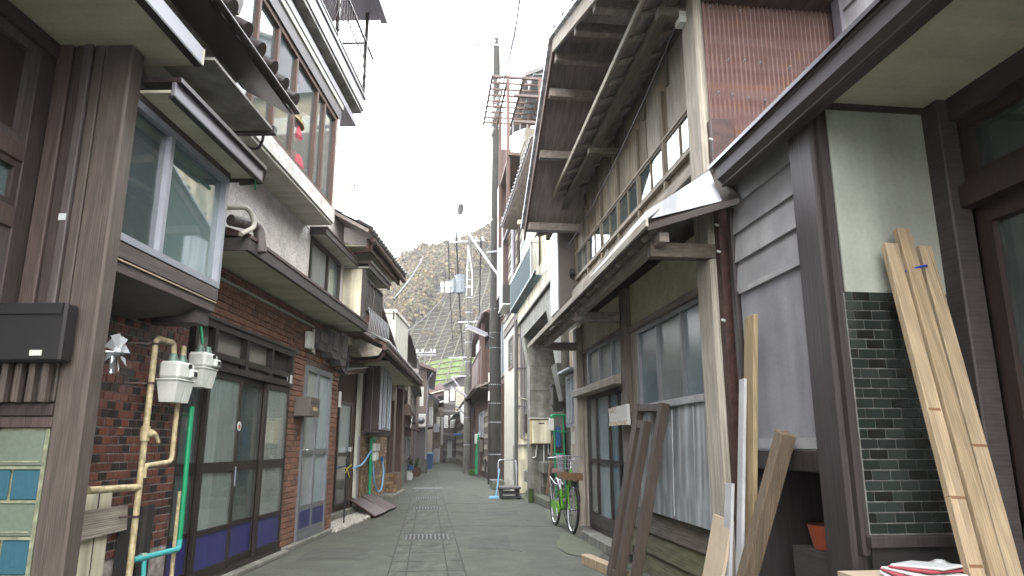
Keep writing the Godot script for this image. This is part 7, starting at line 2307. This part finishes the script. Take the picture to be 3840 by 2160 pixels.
func right_things() -> void:
	var s: SurfaceTool
	bicycle()
	# brown frames leaning at the white sheet
	leaning_frame("large brown door frame leaning at the white metal sheet", Vector3(1.12, 1.57, 0.10), Vector3(1.04, 0.0, 0.42), 0.82, null)
	leaning_frame("narrow brown frame holding a pale green strip inside the larger leaning frame", Vector3(1.06, 1.42, 0.17), Vector3(0.95, 0.03, 0.45), 0.34, M.green_sheet)
	thing("timber_block", "pale squared timber lying on the ground under the leaning frames", "timber", FR, Vector3(0.1, 0, 0.4))
	s = ns()
	bar(s, Vector3(-0.15, 0.05, 0.47), Vector3(1.0, 0.05, 0.3), 0.1, 0.1, Vector3.UP, 0.008)
	add("beam", s, M.cedar)
	thing("rusty_panel", "white enamel panel with rusty lower edge hung at the window corner", "panel", FR, Vector3(0.1, 1.42, 0.12))
	s = ns()
	hexa(s, [Vector3(-0.30, 1.42, 0.10), Vector3(0.42, 1.40, 0.10), Vector3(0.42, 1.40, 0.13), Vector3(-0.30, 1.42, 0.13), Vector3(-0.33, 1.60, 0.10), Vector3(0.40, 1.61, 0.10), Vector3(0.40, 1.61, 0.13), Vector3(-0.33, 1.60, 0.13)])
	add("sheet", s, M.white)
	box("rusty_edge", Vector3(-0.30, 1.405, 0.1305), Vector3(0.41, 1.45, 0.135), M.rust_white)
	box("rusty_edge", Vector3(-0.32, 1.55, 0.1305), Vector3(-0.02, 1.60, 0.134), M.rust_white)
	# planks by the corner post
	leaning_board("plank", "tallest tan plank leaning at the grey sheet wall", "plank", Vector3(3.27, 1.99, 0.13), Vector3(3.27, 0, 0.3), 0.13, 0.03, M.plank_tan)
	leaning_board("plank", "narrow white board leaning before the tan plank", "plank", Vector3(3.22, 1.60, 0.19), Vector3(3.26, 0, 0.36), 0.07, 0.02, M.siding_pale)
	leaning_board("plank", "short white board lower than the narrow one by the corner post", "plank", Vector3(3.08, 0.97, 0.26), Vector3(3.12, 0, 0.38), 0.10, 0.02, M.siding_pale)
	leaning_board("plank", "wide pale brown panel at the foot of the corner post", "panel", Vector3(3.0, 0.76, 0.28), Vector3(2.95, 0.0, 0.46), 0.28, 0.02, M.plank_card)
	leaning_board("old_beam", "squared old timber leaning into the dark doorway opening", "beam", Vector3(3.60, 1.27, 0.14), Vector3(3.17, 0.0, 0.40), 0.09, 0.09, M.beam_old)
	leaning_board("old_beam", "grey timber leaning close behind the squared old timber", "beam", Vector3(3.52, 1.22, 0.11), Vector3(3.06, 0.0, 0.36), 0.06, 0.08, M.wood_grey)
	# pale battens on the tiled return wall
	var kn := [[0.55, 1.0], [0.38, 1.0], [0.22, 0.8]]
	leaning_board("batten", "leftmost of the pale battens tied with blue string", "batten", Vector3(4.25, 2.18, -0.145), Vector3(4.75, 0.0, -0.06), 0.07, 0.04, M.cedar, [[0.45, 1.0], [0.62, 0.9], [0.33, 0.95]])
	leaning_board("batten", "middle batten, longest of the tied pale battens", "batten", Vector3(4.25, 2.26, -0.222), Vector3(4.77, 0.0, -0.137), 0.07, 0.04, M.cedar_b, [])
	leaning_board("batten", "rightmost of the pale battens tied with blue string", "batten", Vector3(4.25, 2.17, -0.325), Vector3(4.75, 0.0, -0.215), 0.07, 0.045, M.cedar, [[0.55, 1.0], [0.30, 0.9]])
	thing("blue_string", "blue string tied round the upper ends of the pale battens", "string", FR, Vector3(4.28, 2.05, -0.2))
	s = ns()
	tube(s, path([Vector3(4.30, 2.03, -0.175), Vector3(4.32, 2.045, -0.22), Vector3(4.315, 2.06, -0.29), Vector3(4.25, 2.06, -0.30), Vector3(4.25, 2.03, -0.175)], 0.02), 0.006, 6)
	add("cord", s, M.blue_string)
	thing("blue_string", "blue string tied round the battens low down near the threshold", "string", FR, Vector3(4.6, 0.66, -0.4))
	s = ns()
	tube(s, path([Vector3(4.63, 0.66, -0.15), Vector3(4.65, 0.665, -0.2), Vector3(4.63, 0.66, -0.26)], 0.02), 0.008, 6)
	add("cord", s, M.blue_string)
	thing("orange_basket", "orange plastic basket in the dark opening beside the corner post", "basket", FR, Vector3(3.8, 0.7, -0.2))
	s = ns()
	lathe(s, Vector3(3.52, 0.64, -0.10), Vector3.UP, [Vector2(0.08, 0), Vector2(0.105, 0.12), Vector2(0.11, 0.13), Vector2(0.095, 0.125), Vector2(0.05, 0.02)], 16)
	add("body", s, M.orange)
	box("shelf", Vector3(3.3, 0.0, -0.35), Vector3(3.7, 0.635, 0.0), M.dark_trim)
	thing("paper_bundle", "pink and white paper bundle on the threshold by the battens", "paper", FR, Vector3(4.65, 0.6, 0.1))
	for k in 5:
		s = ns()
		obx(s, Vector3(4.5, 0.665 + k * 0.012, 0.09 - k * 0.01), Vector3(1, 0.03 * (k - 2), 0.4 - k * 0.22).normalized(), Vector3.UP, Vector3(-0.4 + k * 0.22, 0.02 * (k % 2), 1).normalized(), Vector3(0.10 + 0.01 * (k % 3), 0.005, 0.13 - 0.012 * k), 0.003)
		add("sheet", s, [M.bag, M.pink, M.white, M.pink, M.bag][k])
	box("stand", Vector3(4.25, 0, -0.12), Vector3(4.9, 0.655, 0.3), M.plank_card)
	thing("white_bag", "crumpled pale bag beside the pink paper bundle", "bag", FR, Vector3(4.5, 0.62, -0.05))
	s = ns()
	lathe(s, Vector3(4.42, 0.656, -0.07), Vector3.UP, [Vector2(0.05, 0), Vector2(0.055, 0.025), Vector2(0.05, 0.05), Vector2(0.02, 0.065)], 9)
	add("body", s, M.bag)
	# heater, meter, black box, green pipes by the concrete portal
	thing("water_heater", "cream grey wall water heater on the concrete portal", "water heater", FR, Vector3(-8.2, 1.2, -0.3))
	box("case", Vector3(-8.23, 1.22, -0.56), Vector3(-8.0, 1.77, -0.10), M.hat, null, 0.01)
	box("front", Vector3(-7.999, 1.24, -0.54), Vector3(-7.985, 1.74, -0.12), M.cream_wall, null, 0.006)
	box("lid", Vector3(-8.24, 1.771, -0.58), Vector3(-7.95, 1.79, -0.08), M.meter_white)
	box("slot", Vector3(-7.9845, 1.66, -0.4), Vector3(-7.978, 1.68, -0.27), M.void)
	box("side_panel", Vector3(-8.2, 1.22, -0.62), Vector3(-8.02, 1.75, -0.565), M.box_grey)
	s = ns()
	tube(s, path([Vector3(-8.1, 1.21, -0.25), Vector3(-8.1, 0.95, -0.22), Vector3(-8.1, 0.93, -0.15)], 0.04), 0.015, 8)
	tube(s, path([Vector3(-8.1, 1.21, -0.4), Vector3(-8.1, 0.8, -0.4)], 0.04), 0.015, 8)
	tube(s, path([Vector3(-8.1, 1.21, -0.5), Vector3(-8.1, 1.02, -0.5), Vector3(-8.1, 0.98, -0.6)], 0.04), 0.012, 8)
	add("pipe", s, M.meter_white)
	thing("electric_meter", "dark brown electric meter box on the cream wall", "electric meter", FR, Vector3(-10.9, 1.5, -0.5))
	box("board", Vector3(-10.99, 1.52, -0.60), Vector3(-10.93, 2.0, -0.38), M.door_dark, null, 0.005)
	box("meter", Vector3(-10.93, 1.58, -0.56), Vector3(-10.86, 1.84, -0.42), M.black, null, 0.012)
	box("face", Vector3(-10.859, 1.70, -0.52), Vector3(-10.855, 1.79, -0.46), M.white)
	thing("black_box", "black plastic utility box under the canopy end by green pipes", "utility box", FR, Vector3(-5, 1.8, -0.15))
	s = ns()
	prism(s, [Vector2(-0.07, 2.24), Vector2(-0.27, 2.24), Vector2(-0.27, 1.9), Vector2(-0.24, 1.79), Vector2(-0.12, 1.79), Vector2(-0.07, 1.9)], Vector3(-5.2, 0, 0), Vector3(0, 0, 1), Vector3(0, 1, 0), Vector3(0.22, 0, 0))
	add("case", s, M.black)
	box("lid", Vector3(-5.22, 2.241, -0.29), Vector3(-4.96, 2.27, -0.05), M.black)
	thing("green_pipes", "cluster of bright green water pipes with gas meter behind the bicycle", "pipe", FR, Vector3(-5, 0.3, -0.2))
	for q in [[-0.08, 1.72, 0.015], [-0.25, 1.70, 0.014]]:
		s = ns()
		tube(s, [Vector3(-5.0, 0.3, q[0] - 0.03), Vector3(-5.0, q[1], q[0])], q[2], 10)
		add("upright", s, M.green_pipe)
	s = ns()
	tube(s, path([Vector3(-5.0, 1.6, -0.02), Vector3(-5.0, 1.72, -0.04), Vector3(-5.0, 1.72, -0.3), Vector3(-5.0, 1.6, -0.32)], 0.03), 0.022, 10)
	tube(s, [Vector3(-4.99, 1.45, -0.02), Vector3(-4.99, 1.43, -0.3)], 0.014, 8)
	tube(s, [Vector3(-4.99, 1.05, -0.05), Vector3(-4.99, 1.05, -0.25)], 0.014, 8)
	add("crosspipe", s, M.green_pipe)
	box("meter", Vector3(-5.1, 1.45, -0.08), Vector3(-4.95, 1.66, 0.0), M.meter_white, null, 0.01)
	leaning_board("brown_board", "short brown board leaning behind the bicycle basket", "board", Vector3(-5.3, 1.38, -0.12), Vector3(-5.2, 0.35, 0.02), 0.10, 0.03, M.crate)
	thing("stone_sink", "grey concrete trough on the steps behind the bicycle", "sink", FR, Vector3(-7.4, 0.5, -0.3))
	box("trough", Vector3(-7.9, 0.62, -0.62), Vector3(-7.2, 0.86, -0.25), M.concrete_dark, null, 0.02)
	box("leg", Vector3(-7.8, 0.34, -0.55), Vector3(-7.6, 0.619, -0.3), M.concrete_dark)
	thing("blue_sheet", "blue plastic sheet hanging beside the water heater", "sheet", FR, Vector3(-7.9, 1.2, -0.7))
	box("sheet", Vector3(-8.05, 1.15, -0.76), Vector3(-8.0, 1.6, -0.66), M.blue, null, 0.01)
	thing("planter_box", "weathered planter trough on a block by the cream wall", "planter", FR, Vector3(-9.5, 0.35, -0.3))
	box("trough", Vector3(-9.7, 0.36, -0.42), Vector3(-9.1, 0.62, -0.16), M.concrete, null, 0.02)
	box("soil", Vector3(-9.66, 0.6205, -0.39), Vector3(-9.14, 0.63, -0.19), M.dark_trim)
	# hand cart
	thing("hand_cart", "platform hand cart with bent steel handle parked at the cream house", "cart", FR, Vector3(-9.0, 0, 0.2))
	s = ns()
	tube(s, path([Vector3(-9.55, 0.24, 0.03), Vector3(-9.62, 0.86, 0.03), Vector3(-9.62, 0.86, 0.46), Vector3(-9.55, 0.24, 0.46)], 0.08), 0.014, 10)
	add("handle", s, M.steel)
	box("deck", Vector3(-9.6, 0.22, 0.0), Vector3(-8.9, 0.27, 0.48), M.box_grey, null, 0.01)
	box("lower_frame", Vector3(-9.5, 0.11, 0.03), Vector3(-8.95, 0.15, 0.45), M.black)
	box("base_rail", Vector3(-8.9, 0.03, 0.0), Vector3(-8.86, 0.08, 0.48), M.black)
	for q in [[-9.4, 0.05], [-9.4, 0.43], [-9.0, 0.05], [-9.0, 0.43]]:
		s = ns()
		lathe(s, Vector3(q[0], 0.06, q[1] - 0.02), Vector3(0, 0, 1), [Vector2(0.03, 0), Vector2(0.06, 0.005), Vector2(0.06, 0.035), Vector2(0.03, 0.04)], 14)
		add("wheel", s, M.rubber)
		box("caster", Vector3(q[0] - 0.03, 0.09, q[1] - 0.025), Vector3(q[0] + 0.03, 0.219, q[1] + 0.025), M.black)
	thing("blue_broom", "pale blue plastic broom leaning by the hand cart", "broom", FR, Vector3(-9.2, 0, 0.6))
	s = ns()
	tube(s, [Vector3(-9.3, 0.66, 0.46), Vector3(-9.15, 0.05, 0.55)], 0.016, 8)
	add("handle", s, M.blue_pale)
	box("head", Vector3(-9.2, 0.0, 0.48), Vector3(-9.1, 0.06, 0.72), M.blue_pale, null, 0.01)
	thing("concrete_plinth", "mossy concrete plinth with steel lid next to the pole base", "plinth", FR, Vector3(-12.5, 0, 0))
	box("block", Vector3(-13.3, 0, 0.0), Vector3(-12.4, 0.22, 0.35), M.mossy, null, 0.02)
	box("lid", Vector3(-13.28, 0.221, 0.02), Vector3(-12.42, 0.25, 0.37), M.steel_grate)
	thing("step_stone", "rounded grey stone at the foot of the wooden house doorway", "stone", FR, Vector3(-2.1, 0, 0.02))
	s = ns()
	lathe(s, Vector3(-2.1, 0, 0.03), Vector3.UP, [Vector2(0.105, 0), Vector2(0.11, 0.07), Vector2(0.085, 0.14), Vector2(0.02, 0.165)], 14)
	add("stone", s, M.concrete)
	thing("green_tin", "dark green tin standing on the concrete step edge", "tin", FR, Vector3(-7.95, 0, -0.1))
	s = ns()
	tube(s, [Vector3(-7.9, 0.0, -0.08), Vector3(-7.9, 0.3, -0.08)], 0.06, 14)
	add("body", s, M.moss_green)
	# laundry, hoses by the brown balcony house
	thing("laundry_bag", "white plastic covered bundle hung on the brown house wall", "bundle", FR, Vector3(-26, 2.2, 0.3))
	s = ns()
	lathe(s, Vector3(-26.0, 2.1, 0.35), Vector3.UP, [Vector2(0.1, 0), Vector2(0.3, 0.15), Vector2(0.34, 0.55), Vector2(0.36, 0.7), Vector2(0.25, 0.95), Vector2(0.1, 1.05)], 12)
	add("cover", s, M.bag)
	thing("green_hoses", "bundle of bright green hoses and pipes at the brown house corner", "hose", FR, Vector3(-21, 0, 0.2))
	for k in 5:
		s = ns()
		var x := -21.6 + k * 0.22
		tube(s, path([Vector3(x, 1.7 - 0.08 * k, 0.12), Vector3(x - 0.05, 0.9, 0.2), Vector3(x + 0.1, 0.08, 0.22)], 0.3), 0.03, 8)
		add("hose", s, M.green_pipe)
	box("meter", Vector3(-21.9, 1.25, 0.05), Vector3(-21.5, 1.65, 0.25), M.meter_white, null, 0.02)
	box("tray", Vector3(-22.6, 0, 0.1), Vector3(-21.7, 0.22, 0.45), M.moss_green, null, 0.02)
	thing("grey_cabinet", "brown metal cabinet on the siding beside the green hoses", "cabinet", FR, Vector3(-20, 1, 0.2))
	box("case", Vector3(-20.5, 0.95, 0.04), Vector3(-19.7, 1.4, 0.2), M.mail_brown, null, 0.02)
